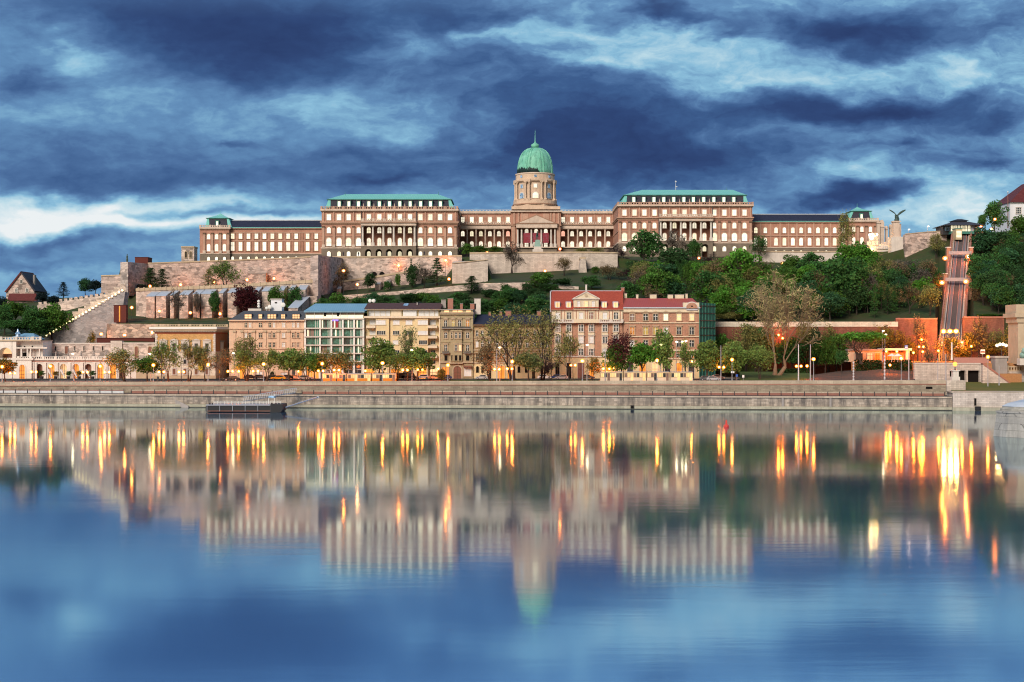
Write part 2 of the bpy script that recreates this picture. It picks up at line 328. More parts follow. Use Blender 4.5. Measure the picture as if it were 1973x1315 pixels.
MATS = dict(
    palace_stucco=stucco((0.41, 0.215, 0.155), 0.25, 0.5), palace_shade=stucco((0.17, 0.075, 0.05), 0.15, 0.2), palace_base=stucco((0.19, 0.155, 0.12), 0.2, 0.4),
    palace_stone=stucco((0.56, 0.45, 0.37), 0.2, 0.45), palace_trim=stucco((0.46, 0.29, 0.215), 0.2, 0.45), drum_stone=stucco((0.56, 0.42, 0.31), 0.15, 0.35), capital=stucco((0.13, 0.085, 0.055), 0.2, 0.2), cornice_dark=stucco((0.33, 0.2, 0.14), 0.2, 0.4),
    white_stone=stucco((0.58, 0.53, 0.48), 0.15, 0.3),
    copper=seamed((0.17, 0.50, 0.44), (0.30, 0.60, 0.53), 0.75, 0), copper_dark=seamed((0.05, 0.2, 0.16), (0.1, 0.32, 0.26), 0.9, 0), dome_copper=dome_copper,
    slate=tiles((0.045, 0.045, 0.06), (0.06, 0.055, 0.075), 0.5, 0.3), slate_blue=tiles((0.02, 0.025, 0.055), (0.03, 0.035, 0.07), 0.5, 0.3), grey_slate=tiles((0.07, 0.08, 0.10), (0.09, 0.1, 0.12), 0.5, 0.3),
    red_tile=tiles((0.36, 0.06, 0.035), (0.45, 0.09, 0.05), 0.4, 0.35), brown_tile=tiles((0.085, 0.04, 0.035), (0.11, 0.05, 0.045), 0.4, 0.35), maroon_tile=tiles((0.12, 0.025, 0.025), (0.15, 0.035, 0.035), 0.4, 0.35), red_metal=seamed((0.36, 0.065, 0.05), (0.44, 0.09, 0.065), 0.6, 0), blue_metal=seamed((0.15, 0.3, 0.42), (0.22, 0.38, 0.5), 0.7, 0, 0.4, 0.5), zinc=plain((0.42, 0.46, 0.52), 0.45, 0.5),
    bastion=rubble((0.47, 0.375, 0.335), (0.13, 0.095, 0.08), 0.95, 0.62), bastion_pale=rubble((0.54, 0.45, 0.40), (0.19, 0.145, 0.12), 1.0, 0.55), bastion_grey=rubble((0.32, 0.30, 0.30), (0.15, 0.14, 0.14), 1.0, 0.25, 0.95, 0.2), rubble_coarse=rubble((0.42, 0.36, 0.30), (0.05, 0.045, 0.04), 0.8, 0.6),
    ashlar_pale=masonry((0.54, 0.47, 0.41), (0.2, 0.17, 0.15), 1.3, 0.5, 0.18, 0.3, (0.16, 0.12, 0.1)), quay_upper=masonry((0.31, 0.265, 0.205), (0.15, 0.125, 0.1), 1.2, 0.42, 0.25, 0.4, (0.14, 0.11, 0.085)), quay_cap=masonry((0.43, 0.36, 0.28), (0.17, 0.14, 0.12), 2.2, 0.8, 0.2, 0.3, (0.2, 0.16, 0.13)),
    quay_lower=masonry((0.37, 0.31, 0.25), (0.14, 0.12, 0.10), 1.5, 0.55, 0.35, 0.85, (0.07, 0.065, 0.065)), quay_foot=masonry((0.38, 0.36, 0.28), (0.27, 0.26, 0.2), 1.8, 0.8, 0.15, 0.3, (0.15, 0.15, 0.1)), pier_stone=masonry((0.33, 0.325, 0.30), (0.12, 0.12, 0.115), 5.0, 1.35, 0.1, 0.45, (0.1, 0.1, 0.1), 0.035),
    brick_wall=masonry((0.25, 0.095, 0.062), (0.2, 0.1, 0.075), 0.6, 0.22, 0.3, 0.5, (0.1, 0.04, 0.03)), plinth_white=masonry((0.64, 0.57, 0.47), (0.3, 0.27, 0.22), 1.2, 0.5, 0.12, 0.3, (0.3, 0.25, 0.2)),
    yellow_brick=masonry((0.58, 0.35, 0.14), (0.42, 0.26, 0.12), 0.5, 0.2, 0.2, 0.25, (0.3, 0.13, 0.05)), brown_brick=masonry((0.40, 0.19, 0.10), (0.28, 0.14, 0.08), 0.5, 0.2, 0.2, 0.3, (0.2, 0.08, 0.04)), red_band=stucco((0.36, 0.09, 0.05), 0.2, 0.3), orange_brick=masonry((0.43, 0.24, 0.165), (0.38, 0.23, 0.16), 0.5, 0.2, 0.15, 0.3, (0.22, 0.1, 0.06)),
    pink_stucco=stucco((0.63, 0.44, 0.31), 0.12, 0.25), cream_stucco=stucco((0.66, 0.53, 0.31), 0.1, 0.15), cream_pale=stucco((0.66, 0.56, 0.42), 0.08, 0.2), olive_stucco=stucco((0.35, 0.29, 0.18), 0.2, 0.4), ochre_stucco=stucco((0.42, 0.30, 0.165), 0.2, 0.35), ivory=stucco((0.62, 0.54, 0.40), 0.1, 0.25), white_paint=plain((0.72, 0.72, 0.68), 0.6, 0.3, 0, 0.06), white_wall=stucco((0.68, 0.69, 0.72), 0.06, 0.15),
    bazaar=stucco((0.70, 0.64, 0.58), 0.12, 0.3), red_line=plain((0.4, 0.15, 0.1)), tan_stone=stucco((0.46, 0.36, 0.25), 0.15, 0.3), grey_stone=stucco((0.3, 0.27, 0.25), 0.15, 0.3),
    iron=plain((0.03, 0.03, 0.035), 0.5, 0.5), grey_metal=plain((0.32, 0.33, 0.36), 0.5, 0.5), pale_metal=plain((0.5, 0.52, 0.55), 0.45, 0.5), rail_red=plain((0.25, 0.11, 0.085), 0.6, 0.3, 0, 0.3), corten=plain((0.10, 0.018, 0.012), 0.7, 0.3, 0, 0.3), bronze=plain((0.035, 0.07, 0.06), 0.5, 0.5, 0, 0.4), verdigris=plain((0.22, 0.36, 0.31), 0.6, 0.3, 0, 0.3), black=plain((0.01, 0.01, 0.012), 0.6), void=plain((0.012, 0.010, 0.009), 0.9, 0.1),
    palace_glow=lit((1.0, 0.92, 0.72), 0.31, 0.4), palace_dim=lit((0.92, 0.82, 0.56), 0.33), palace_red=lit((1.0, 0.5, 0.36), 0.4), warm_lit=lit((1.0, 0.58, 0.28), 0.30, 0.4), white_blind=plain((0.68, 0.68, 0.68), 0.6, 0.3, 0, 0.08), amber_lit=lit((1.0, 0.33, 0.05), 0.26, 0.6), stair_lit=lit((1.0, 0.8, 0.35), 1.6, 0.1), tram_lit=lit((1.0, 0.7, 0.3), 0.2, 0.6), orange_blind=plain((0.6, 0.25, 0.05)), yellow_blind=plain((0.5, 0.38, 0.1)), brown_blind=plain((0.2, 0.08, 0.05)),
    dark_glass=glass(), green_glass=glass((0.025, 0.075, 0.06), 0.1), green_slat=plain((0.05, 0.17, 0.11), 0.5), wet_stone=plain((0.05, 0.05, 0.04), 0.35, 0.5, 0, 0.4), curtain=plain((0.22, 0.15, 0.12)), blue_glass=glass((0.12, 0.2, 0.3), 0.15), purple_lit=lit((0.35, 0.2, 1.0), 0.4), red_blind=plain((0.3, 0.02, 0.03)),
    leaves=leaves, bark=bark, water=water, banner_red=plaque, yellow_cloth=plain((0.6, 0.42, 0.03)), white_cloth=plain((0.75, 0.75, 0.73), 0.8), net=plain((0.015, 0.11, 0.09), 0.8),
    sodium_glow=glow((1.0, 0.27, 0.025), 1.9), ember_glow=glow((1.0, 0.2, 0.04), 1.6), bulb=glow((1.0, 0.6, 0.2), 22.0), white_lamp=glow((1.0, 0.8, 0.5), 3.6), tail=glow((1.0, 0.5, 0.12), 3.0),
    grass=ground((0.035, 0.075, 0.015), (0.06, 0.11, 0.025), (0.09, 0.09, 0.03)), hill=ground((0.028, 0.05, 0.014), (0.06, 0.05, 0.025), (0.03, 0.07, 0.018), 0.12, 0.9), lawn_lit=ground((0.10, 0.11, 0.02), (0.13, 0.12, 0.025), (0.08, 0.1, 0.02)), asphalt=ground((0.055, 0.053, 0.05), (0.07, 0.066, 0.06), (0.05, 0.048, 0.045)), paving=ground((0.2, 0.17, 0.14), (0.25, 0.21, 0.17), (0.17, 0.14, 0.12)), gravel_brown=ground((0.15, 0.085, 0.06), (0.085, 0.07, 0.06), (0.05, 0.04, 0.035), 0.15, 1.2), stair_tread=seamed((0.5, 0.44, 0.4), (0.4, 0.35, 0.32), 1.0, 2), gravel=ground((0.15, 0.12, 0.10), (0.2, 0.16, 0.13), (0.08, 0.07, 0.06)), cobble_slope=ground((0.14, 0.13, 0.13), (0.17, 0.15, 0.15), (0.1, 0.09, 0.09), 0.3, 2.5), rock=ground((0.2, 0.18, 0.16), (0.27, 0.24, 0.21), (0.12, 0.11, 0.1), 0.3, 1.2), carpaint_white=plain((0.7, 0.7, 0.7), 0.25, 0.6, 0, 0.03), carpaint_silver=plain((0.4, 0.42, 0.45), 0.25, 0.6, 0, 0.03), carpaint_grey=plain((0.1, 0.11, 0.12), 0.25, 0.6, 0, 0.03), carpaint_black=plain((0.015, 0.015, 0.018), 0.2, 0.6), carpaint_blue=plain((0.03, 0.06, 0.2), 0.25, 0.6), carpaint_yellow=plain((0.75, 0.42, 0.01), 0.25, 0.6, 0, 0.03), carpaint_red=plain((0.5, 0.02, 0.02), 0.25, 0.6), rubber=plain((0.015, 0.015, 0.015), 0.9), tram_cream=plain((0.5, 0.4, 0.24), 0.4), tram_orange=plain((0.6, 0.22, 0.02), 0.4), buoy_red=plain((0.6, 0.05, 0.03), 0.4), sign_blue=plain((0.04, 0.12, 0.5), 0.4), sign_white=plain((0.8, 0.8, 0.8), 0.4), wood=plain((0.12, 0.07, 0.04), 0.8), terracotta=plain((0.35, 0.16, 0.12), 0.85, 0.2, 0, 0.25), track=plain((0.11, 0.085, 0.08), 0.8, 0.2, 0, 0.3), rail_bed=plain((0.17, 0.15, 0.16), 0.7, 0.3, 0, 0.25), pink_rail=plain((0.42, 0.2, 0.16), 0.7), flagstone=plain((0.4, 0.2, 0.09), 0.9, 0.1, 0, 0.3), skin_stone=plain((0.42, 0.34, 0.28), 0.9), cloth_dark=plain((0.03, 0.03, 0.04), 0.9))
# ------------------------------------------------------------------ mesh builder
class MB:
    def __init__(s): s.v = []; s.f = []; s.mi = []; s.mats = []
    def m(s, n):
        if n not in s.mats: s.mats.append(n)
        return s.mats.index(n)
    def add(s, vs, fs, m):
        b = len(s.v); k = s.m(m); s.v.extend(vs)
        for f in fs: s.f.append(tuple(b + i for i in f)); s.mi.append(k)
    def box(s, x0, x1, y0, y1, z0, z1, m):
        s.add([(x0, y0, z0), (x1, y0, z0), (x1, y1, z0), (x0, y1, z0), (x0, y0, z1), (x1, y0, z1), (x1, y1, z1), (x0, y1, z1)],
              [(0, 3, 2, 1), (4, 5, 6, 7), (0, 1, 5, 4), (1, 2, 6, 5), (2, 3, 7, 6), (3, 0, 4, 7)], m)
    def hull8(s, a, b, m):
        """box-like solid from a lower and an upper ring of points"""
        n = len(a)
        s.add(list(a) + list(b), [tuple(range(n))[::-1], tuple(range(n, 2 * n))] + [(i, (i + 1) % n, n + (i + 1) % n, n + i) for i in range(n)], m)
    def prism(s, pts, y0, y1, m):
        """polygon of (x, z) extruded along y"""
        n = len(pts)
        s.add([(x, y0, z) for x, z in pts] + [(x, y1, z) for x, z in pts],
              [tuple(range(n)), tuple(range(n, 2 * n))[::-1]] + [(i, n + i, n + (i + 1) % n, (i + 1) % n) for i in range(n)], m)
    def plan(s, pts, z0, z1, m):
        """polygon of (x, y) extruded upwards; z1 a number or one per point"""
        n = len(pts); zz = z1 if isinstance(z1, (list, tuple)) else [z1] * n; z0s = z0 if isinstance(z0, (list, tuple)) else [z0] * n
        s.hull8([(x, y, a) for (x, y), a in zip(pts, z0s)], [(x, y, a) for (x, y), a in zip(pts, zz)], m)
    def tube(s, p0, p1, r0, r1, n, m, caps=True):
        p0 = Vector(p0); p1 = Vector(p1); d = (p1 - p0)
        if d.length < 1e-6: return
        d.normalize(); a = d.orthogonal().normalized(); b = d.cross(a)
        A = []; B = []
        for i in range(n):
            t = 2 * math.pi * i / n; o = a * math.cos(t) + b * math.sin(t)
            A.append(tuple(p0 + o * r0)); B.append(tuple(p1 + o * r1))
        fs = [(i, (i + 1) % n, n + (i + 1) % n, n + i) for i in range(n)]
        if caps: fs += [tuple(range(n))[::-1], tuple(range(n, 2 * n))]
        s.add(A + B, fs, m)
    def lathe(s, c, prof, n, m, a0=0.0):
        """profile of (radius, z) turned about the vertical through c=(x,y)"""
        vs = []; fs = []
        for r, z in prof:
            for i in range(n):
                t = a0 + 2 * math.pi * i / n
                vs.append((c[0] + r * math.cos(t), c[1] + r * math.sin(t), z))
        for k in range(len(prof) - 1):
            for i in range(n):
                fs.append((k * n + i, k * n + (i + 1) % n, (k + 1) * n + (i + 1) % n, (k + 1) * n + i))
        fs.append(tuple(range(n))[::-1]); fs.append(tuple(range((len(prof) - 1) * n, len(prof) * n)))
        s.add(vs, fs, m)
    def blob(s, c, r, m, n=10):
        prof = [(math.sin(math.pi * k / n), -math.cos(math.pi * k / n)) for k in range(1, n)]
        vs = []; fs = []
        for a, z in prof:
            for i in range(n):
                t = 2 * math.pi * i / n
                vs.append((c[0] + r[0] * a * math.cos(t), c[1] + r[1] * a * math.sin(t), c[2] + r[2] * z))
        for k in range(len(prof) - 1):
            for i in range(n): fs.append((k * n + i, k * n + (i + 1) % n, (k + 1) * n + (i + 1) % n, (k + 1) * n + i))
        fs.append(tuple(range(n))[::-1]); fs.append(tuple(range((len(prof) - 1) * n, len(prof) * n)))
        s.add(vs, fs, m)
    def mesh(s, name, off=(0, 0, 0)):
        me = bpy.data.meshes.new(name)
        v = np.array(s.v, dtype=float).reshape(-1, 3) - np.array(off)
        me.from_pydata(v.tolist(), [], s.f)
        for n in s.mats: me.materials.append(M(n))
        me.polygons.foreach_set('material_index', s.mi)
        me.update()
        return me
W = {}
def tag(o, label=None, cat=None, group=None, kind=None):
    for k, v in (('label', label), ('category', cat), ('group', group), ('kind', kind)):
        if v: o[k] = v
    return o
def thing(name, label, cat, loc, group=None):
    o = bpy.data.objects.new(name, None); COL.objects.link(o); o.location = loc; o.empty_display_size = 0.5
    W[o.name] = tuple(loc); return tag(o, label, cat, group)
def part(name, mb, parent=None, loc=None, smooth=False):
    """ONE mesh object from a builder holding world coordinates"""
    off = W[parent.name] if parent is not None else (loc or (0, 0, 0))
    me = mb.mesh(name, off)
    if smooth: me.polygons.foreach_set('use_smooth', [True] * len(me.polygons))
    o = bpy.data.objects.new(name, me); COL.objects.link(o)
    if parent is not None: o.parent = parent
    else: o.location = off
    W[o.name] = off
    return o
def solo(name, mb, label, cat, group=None, smooth=False, loc=None):
    if loc is None:
        a = np.array(mb.v); loc = (float(a[:, 0].mean()), float(a[:, 1].mean()), float(a[:, 2].min()))
    return tag(part(name, mb, None, loc, smooth), label, cat, group)
def struct(name, mb, kind='structure'):
    return tag(part(name, mb), kind=kind)
def X(px, Y): return (px - CX) * Y / F
def Z(py, Y): return H + (CY - py) * Y / F
class Face:
    """a vertical plane at distance Y read in picture units"""
    def __init__(s, Y, root=None): s.Y = Y; s.root = root
    def x(s, px): return X(px, s.Y)
    def z(s, py): return Z(py, s.Y)
    def box(s, mb, p0, p1, yt, yb, d0, d1, m):
        mb.box(s.x(p0), s.x(p1), s.Y + d0, s.Y + d1, s.z(yb), s.z(yt), m)
    def poly(s, mb, pts, d0, d1, m):
        mb.prism([(s.x(a), s.z(b)) for a, b in pts], s.Y + d0, s.Y + d1, m)
def arc(cx, cz, r, a0, a1, n):
    return [(cx + r * math.cos(R(a0 + (a1 - a0) * i / n)), cz + r * math.sin(R(a0 + (a1 - a0) * i / n))) for i in range(n + 1)]
def add_window(mb, f, cx, w, yt, yb, pane='dark_glass', arch=False, sur='white_stone', sw=0.22, bars=(1, 1), bar='white_paint', sill=True, hood=None, proud=0.2):
    """pane, glazing bars, surround and sill on face f; all sizes but sw and proud in picture units"""
    Y = f.Y; x0, x1 = f.x(cx - w / 2), f.x(cx + w / 2); z0, z1 = f.z(yb), f.z(yt); xc = (x0 + x1) / 2; r = (x1 - x0) / 2
    if arch:
        zs = z1 - r
        mb.prism([(x0, z0), (x1, z0)] + arc(xc, zs, r, 0, 180, 8), Y - 0.04, Y + 0.1, pane)
        if sw:
            A = arc(xc, zs, r, 0, 180, 8); B = arc(xc, zs, r + sw, 0, 180, 8)
            for i in range(8): mb.prism([A[i], B[i], B[i + 1], A[i + 1]], Y - proud, Y + 0.08, sur)
            mb.box(x0 - sw, x0, Y - proud, Y + 0.08, z0, zs, sur); mb.box(x1, x1 + sw, Y - proud, Y + 0.08, z0, zs, sur)
    else:
        zs = z1
        mb.box(x0, x1, Y - 0.04, Y + 0.1, z0, z1, pane)
        if sw:
            mb.box(x0 - sw, x0, Y - proud, Y + 0.08, z0, z1, sur); mb.box(x1, x1 + sw, Y - proud, Y + 0.08, z0, z1, sur)
            mb.box(x0 - sw, x1 + sw, Y - proud - 0.05, Y + 0.08, z1, z1 + sw, sur)
    t = 0.055
    for i in range(bars[0]):
        xb = x0 + (x1 - x0) * (i + 1) / (bars[0] + 1); mb.box(xb - t, xb + t, Y - 0.09, Y - 0.045, z0, z1 - 0.03, bar)
    for i in range(bars[1]):
        zb = z0 + (zs - z0) * ((i + 1) / (bars[1] + 1) if bars[1] > 1 else 0.62); mb.box(x0, x1, Y - 0.1, Y - 0.046, zb - t, zb + t, bar)
    if sill: mb.box(x0 - sw - 0.08, x1 + sw + 0.08, Y - proud - 0.12, Y + 0.07, z0 - 0.22, z0, sur)
    if hood == 'tri':
        zt = z1 + sw + 0.15; mb.box(x0 - sw - .1, x1 + sw + .1, Y - proud - 0.15, Y + 0.07, zt, zt + 0.15, sur)
        mb.prism([(x0 - sw - .25, zt + .15), (x1 + sw + .25, zt + .15), (xc, zt + .15 + (x1 - x0) * .42)], Y - proud - 0.2, Y + 0.06, sur)
    elif hood == 'flat':
        zt = z1 + sw + 0.12; mb.box(x0 - sw - .18, x1 + sw + .18, Y - proud - 0.22, Y + 0.07, zt, zt + 0.2, sur)
def window(f, parent, *a, name='window', **k):
    mb = MB(); add_window(mb, f, *a, **k); return part(name, mb, parent)
def add_column(mb, x, y, z0, z1, r, m, cap=None, n=10, base=0.9):
    mb.box(x - r * 1.45, x + r * 1.45, y - r * 1.45, y + r * 1.45, z0, z0 + base, m)
    mb.lathe((x, y), [(r * 1.2, z0 + base), (r * 1.2, z0 + base + 0.2), (r, z0 + base + 0.35), (r * 0.86, z1 - 0.9), (r * 0.9, z1 - 0.8), (r * 1.25, z1 - 0.3)], n, cap or m)
    mb.mi[-n * 5 - 2:] = [mb.m(m)] * (n * 5 + 2) if not cap else [mb.m(m)] * (n * 4) + [mb.m(cap)] * (n + 2)
    mb.box(x - r * 1.35, x + r * 1.35, y - r * 1.35, y + r * 1.35, z1 - 0.3, z1, cap or m)
def arcade(mb, f, p0, p1, yt, yb, centres, w, ya, d0, d1, m):
    """wall pierced by round arches; centres and w in picture units, ya the crown of the arches"""
    r = w / 2 * f.Y / F; za = f.z(ya); zs = za - r
    cuts = [f.x(p0)]
    for c in centres: cuts += [f.x(c) - r, f.x(c) + r]
    cuts.append(f.x(p1)); zt, zb = f.z(yt), f.z(yb)
    for i in range(0, len(cuts), 2): mb.box(cuts[i], cuts[i + 1], f.Y + d0, f.Y + d1, zb, zs, m)
    for c in centres:
        xc = f.x(c); A = arc(xc, zs, r, 180, 0, 10)
        for i in range(10):
            mb.prism([A[i], A[i + 1], (A[i + 1][0], zt), (A[i][0], zt)], f.Y + d0, f.Y + d1, m)
    for i in range(0, len(cuts), 2): mb.box(cuts[i], cuts[i + 1], f.Y + d0, f.Y + d1, zs, zt, m)
def add_balustrade(mb, f, p0, p1, yt, yb, d0, m, step=1.0, pier=None):
    """rail, plinth and balusters between piers"""
    x0, x1, z0, z1 = f.x(p0), f.x(p1), f.z(yb), f.z(yt); h = z1 - z0; y0 = f.Y + d0
    mb.box(x0, x1, y0, y0 + 0.35, z1 - h * 0.2, z1, m); mb.box(x0, x1, y0, y0 + 0.35, z0, z0 + h * 0.2, m)
    n = max(2, int((x1 - x0) / step))
    for i in range(n):
        xx = x0 + (x1 - x0) * (i + 0.5) / n; mb.box(xx - step * 0.22, xx + step * 0.22, y0 + 0.07, y0 + 0.28, z0 + h * 0.2, z1 - h * 0.2, m)
    for p in (pier or []):
        xx = f.x(p); mb.box(xx - 0.4, xx + 0.4, y0 - 0.12, y0 + 0.5, z0, z1 + h * 0.12, m)
def frustum(mb, x0, x1, y0, y1, z0, X0, X1, Y0, Y1, z1, m):
    mb.hull8([(x0, y0, z0), (x1, y0, z0), (x1, y1, z0), (x0, y1, z0)], [(X0, Y0, z1), (X1, Y0, z1), (X1, Y1, z1), (X0, Y1, z1)], m)
def voxel(o, size):
    md = o.modifiers.new('skin', 'REMESH'); md.mode = 'VOXEL'; md.voxel_size = size; md.use_smooth_shade = True
# ================================================================== river, quays, street, hill
def Q(px, off=0.0):
    """a point of the river front (slightly turned away upstream), off metres behind the water's edge"""
    Y = 377.0 / (1 + 0.0815 * (px - CX) / F) ; x = X(px, Y)
    return (x + 0.0813 * off, Y + 0.9967 * off)
def strip(mb, p0, p1, o0, o1, z0, z1, m):
    a, b = Q(p0, o0), Q(p1, o0); c, d = Q(p1, o1), Q(p0, o1)
    zz = z1 if not isinstance(z1, tuple) else [z1[0], z1[1], z1[1], z1[0]]
    zb = z0 if not isinstance(z0, tuple) else [z0[0], z0[1], z0[1], z0[0]]
    mb.plan([a, b, c, d], zb, zz, m)
mb = MB(); mb.add([(-1500, -60, 0), (1500, -60, 0), (1500, 420, 0), (-1500, 420, 0)], [(0, 1, 2, 3)], 'water')
struct('water', mb)
P0, P1 = -500, 1834
root = thing('river_wall', 'long low river wall of stained ashlar standing in the water', 'wall', (*Q(900), 0))
mb = MB(); strip(mb, P0, P1, -0.35, 9.0, -2, 0.95, 'quay_foot'); part('footing', mb, root)
mb = MB(); strip(mb, P0, P1, -0.42, 1.0, -1, 0.22, 'wet_stone'); part('tide_line', mb, root)
mb = MB(); strip(mb, P0, P1, 0.0, 9.0, 0.95, 3.3, 'quay_lower'); part('wall', mb, root)
mb = MB(); strip(mb, P0, P1, -0.45, 9.0, 3.35, 3.8, 'quay_cap'); part('coping', mb, root)
for px in (1508, 1600):
    a = Q(px, -0.4); mb = MB(); mb.box(a[0] - .28, a[0] + .28, a[1] + .1, a[1] + .5, 0, 3.35, 'grey_stone'); part('ladder_recess', mb, root)
mb = MB(); strip(mb, P0, P1 + 20, -0.1, 9.2, 3.5, 3.83, 'asphalt'); struct('lower_quay_road', mb)
def ztop(px): return 6.82 + 1.25 * (px / 1850.0)
root = thing('embankment_wall', 'upper embankment wall of tan coursed stone behind the lower quay road', 'wall', (*Q(900, 9.2), 3.8))
mb = MB(); strip(mb, P0, 1846, 9.2, 10.4, 3.6, (ztop(P0) - 1.25, ztop(1846) - 1.25), 'quay_upper'); part('wall', mb, root)
mb = MB(); strip(mb, P0, 1846, 9.05, 10.4, (ztop(P0) - 1.25, ztop(1846) - 1.25), (ztop(P0) - 1.05, ztop(1846) - 1.05), 'terracotta'); part('moulding', mb, root)
mb = MB(); strip(mb, P0, 1846, 9.3, 10.1, (ztop(P0) - 1.05, ztop(1846) - 1.05), (ztop(P0), ztop(1846)), 'quay_cap'); part('parapet', mb, root)
for px, w in ((1802, .5), (1808, .5)):
    a = Q(px, 9.2); mb = MB(); mb.box(a[0] - w, a[0] + w, a[1] - .06, a[1] + .05, 5.55, 6.2, 'void')
    part('graffiti', mb, root)
def trail_rail(p0, p1, panel, top, label):  # added rail whose panels stand in for the traffic's light trails
    r = thing('trail_rail', label, 'stand-in rail', (*Q((p0 + p1) / 2, 1.2), 3.83), 'added rails in place of light trails on the lower quay')
    mb = MB(); strip(mb, p0, p1, 1.2, 1.32, 3.93, 4.62, panel); part('panel', mb, r)
    mb = MB(); strip(mb, p0, p1, 1.15, 1.4, 4.66, 4.86, top); part('top_rail', mb, r)
    n = int((p1 - p0) / 22.5); me = None
    for i in range(n + 1):
        a = Q(p0 + (p1 - p0) * i / max(n, 1), 1.12)
        if me is None:
            q = MB(); q.box(-.1, .1, -.06, .06, 0, 1.25, 'iron'); me = q.mesh('post')
        o = bpy.data.objects.new('post', me); COL.objects.link(o); o.parent = r
        o.location = Vector((a[0], a[1], 3.83)) - Vector(r.location)
trail_rail(-300, 236, 'pale_metal', 'rail_red', 'pale panelled rail in place of light trails on the lower quay below the arcade')
trail_rail(250, 545, 'rail_red', 'quay_cap', 'red panelled rail in place of light trails on the lower quay behind the pontoon')
trail_rail(580, 1822, 'rail_red', 'quay_cap', 'long red panelled rail in place of light trails from gangway to stone abutment')
# right-hand abutment: lit wall, grass, steps
root = thing('abutment_wall', 'pale stone abutment wall with a drain outlet beside the bridge pier', 'wall', (*Q(1900, -0.6), 0))
mb = MB(); strip(mb, P1, 2500, -0.9, 6, -2, 0.9, 'quay_foot'); part('footing', mb, root)
mb = MB(); strip(mb, P1 + 1, 2500, -0.6, 6, 0.9, 4.9, 'ashlar_pale'); part('wall', mb, root)
mb = MB(); strip(mb, P1 - 2, 2500, -0.75, 6, 4.9, 5.2, 'quay_cap'); part('coping', mb, root)
a = Q(1882, -0.95); mb = MB(); mb.box(a[0] - .75, a[0] + .75, a[1] - .35, a[1] + .3, .1, 1.2, 'black'); part('drain_outlet', mb, root)
a = Q(1878, -0.62); mb = MB(); mb.box(a[0] - .28, a[0] + .28, a[1] - .12, a[1] + .2, 1.4, 3.4, 'void'); part('niche', mb, root)
a = Q(1218, -0.45); mb = MB(); mb.box(a[0] - .45, a[0] + .45, a[1] - .3, a[1] + .3, .3, 1.1, 'black'); mb.box(a[0] - .3, a[0] + .3, a[1] - .36, a[1] - .29, .42, .98, 'void')
solo('drain_outlet', mb, 'small square black drain outlet at the foot of the long river wall', 'drain')
mb = MB(); a, b, c, d = Q(1846, 5.6), Q(2500, 5.6), Q(2500, 34), Q(1846, 34)
mb.add([(*a, 5.15), (*b, 5.15), (*c, 6.8), (*d, 6.8)], [(0, 1, 2, 3)], 'lawn_lit'); struct('lawn', mb)  # lamplight on this grass is put into its yellower colour
# streets
mb = MB(); a, b = Q(-500, 10.0), Q(1845, 10.0)
mb.add([(*a, 6.75), (*b, 6.95), (X(1845, 447), 447, 7.2), (X(-500, 447), 447, 7.2)], [(0, 1, 2, 3)], 'paving'); struct('street', mb)
mb = MB(); mb.add([(X(-500, 414), 414, 7.05), (X(1500, 414), 414, 7.09), (X(1500, 424), 424, 7.13), (X(-500, 424), 424, 7.13)], [(0, 1, 2, 3)], 'asphalt'); struct('road', mb)
mb = MB(); mb.add([(X(862, 399), 399, 6.95), (X(1160, 398), 398, 6.97), (X(1160, 413), 413, 7.1), (X(862, 413), 413, 7.08)], [(0, 1, 2, 3)], 'grass'); struct('lawn', mb)
mb = MB(); mb.plan([(X(1425, 398), 398), (X(1570, 396), 396), (X(1560, 430), 430), (X(1425, 430), 430)], [6.5] * 4, [7.1, 7.1, 9.2, 9.2], 'grass'); struct('lawn', mb)
mb = MB(); gx = [1500, 1540, 1580, 1620, 1660, 1700, 1740, 1763]; gy = [393, 400, 407, 414, 421, 427, 433]; rq = random.Random(4); gz = {}
for i, p in enumerate(gx):
    for j, Y in enumerate(gy): gz[i, j] = 7.1 + (min(max((p - 1540) / 100, 0), 1) * 2.2 + .5) * (j / 6) ** 1.0 + (rq.uniform(-.3, .9) if 0 < j < 6 and 0 < i < 7 else 0)
mb.add([(X(p, Y), Y, gz[i, j]) for i, p in enumerate(gx) for j, Y in enumerate(gy)], [(i * 7 + j, (i + 1) * 7 + j, (i + 1) * 7 + j + 1, i * 7 + j + 1) for i in range(7) for j in range(6)], 'gravel_brown'); struct('gravel_bank', mb)
mb = MB(); mb.plan([(X(1640, 432), 432), (X(1762, 432), 432), (X(1762, 404), 404), (X(2500, 404), 404), (X(2500, 456), 456), (X(1640, 456), 456)], 6.0, 12.3, 'flagstone'); struct('plaza', mb)
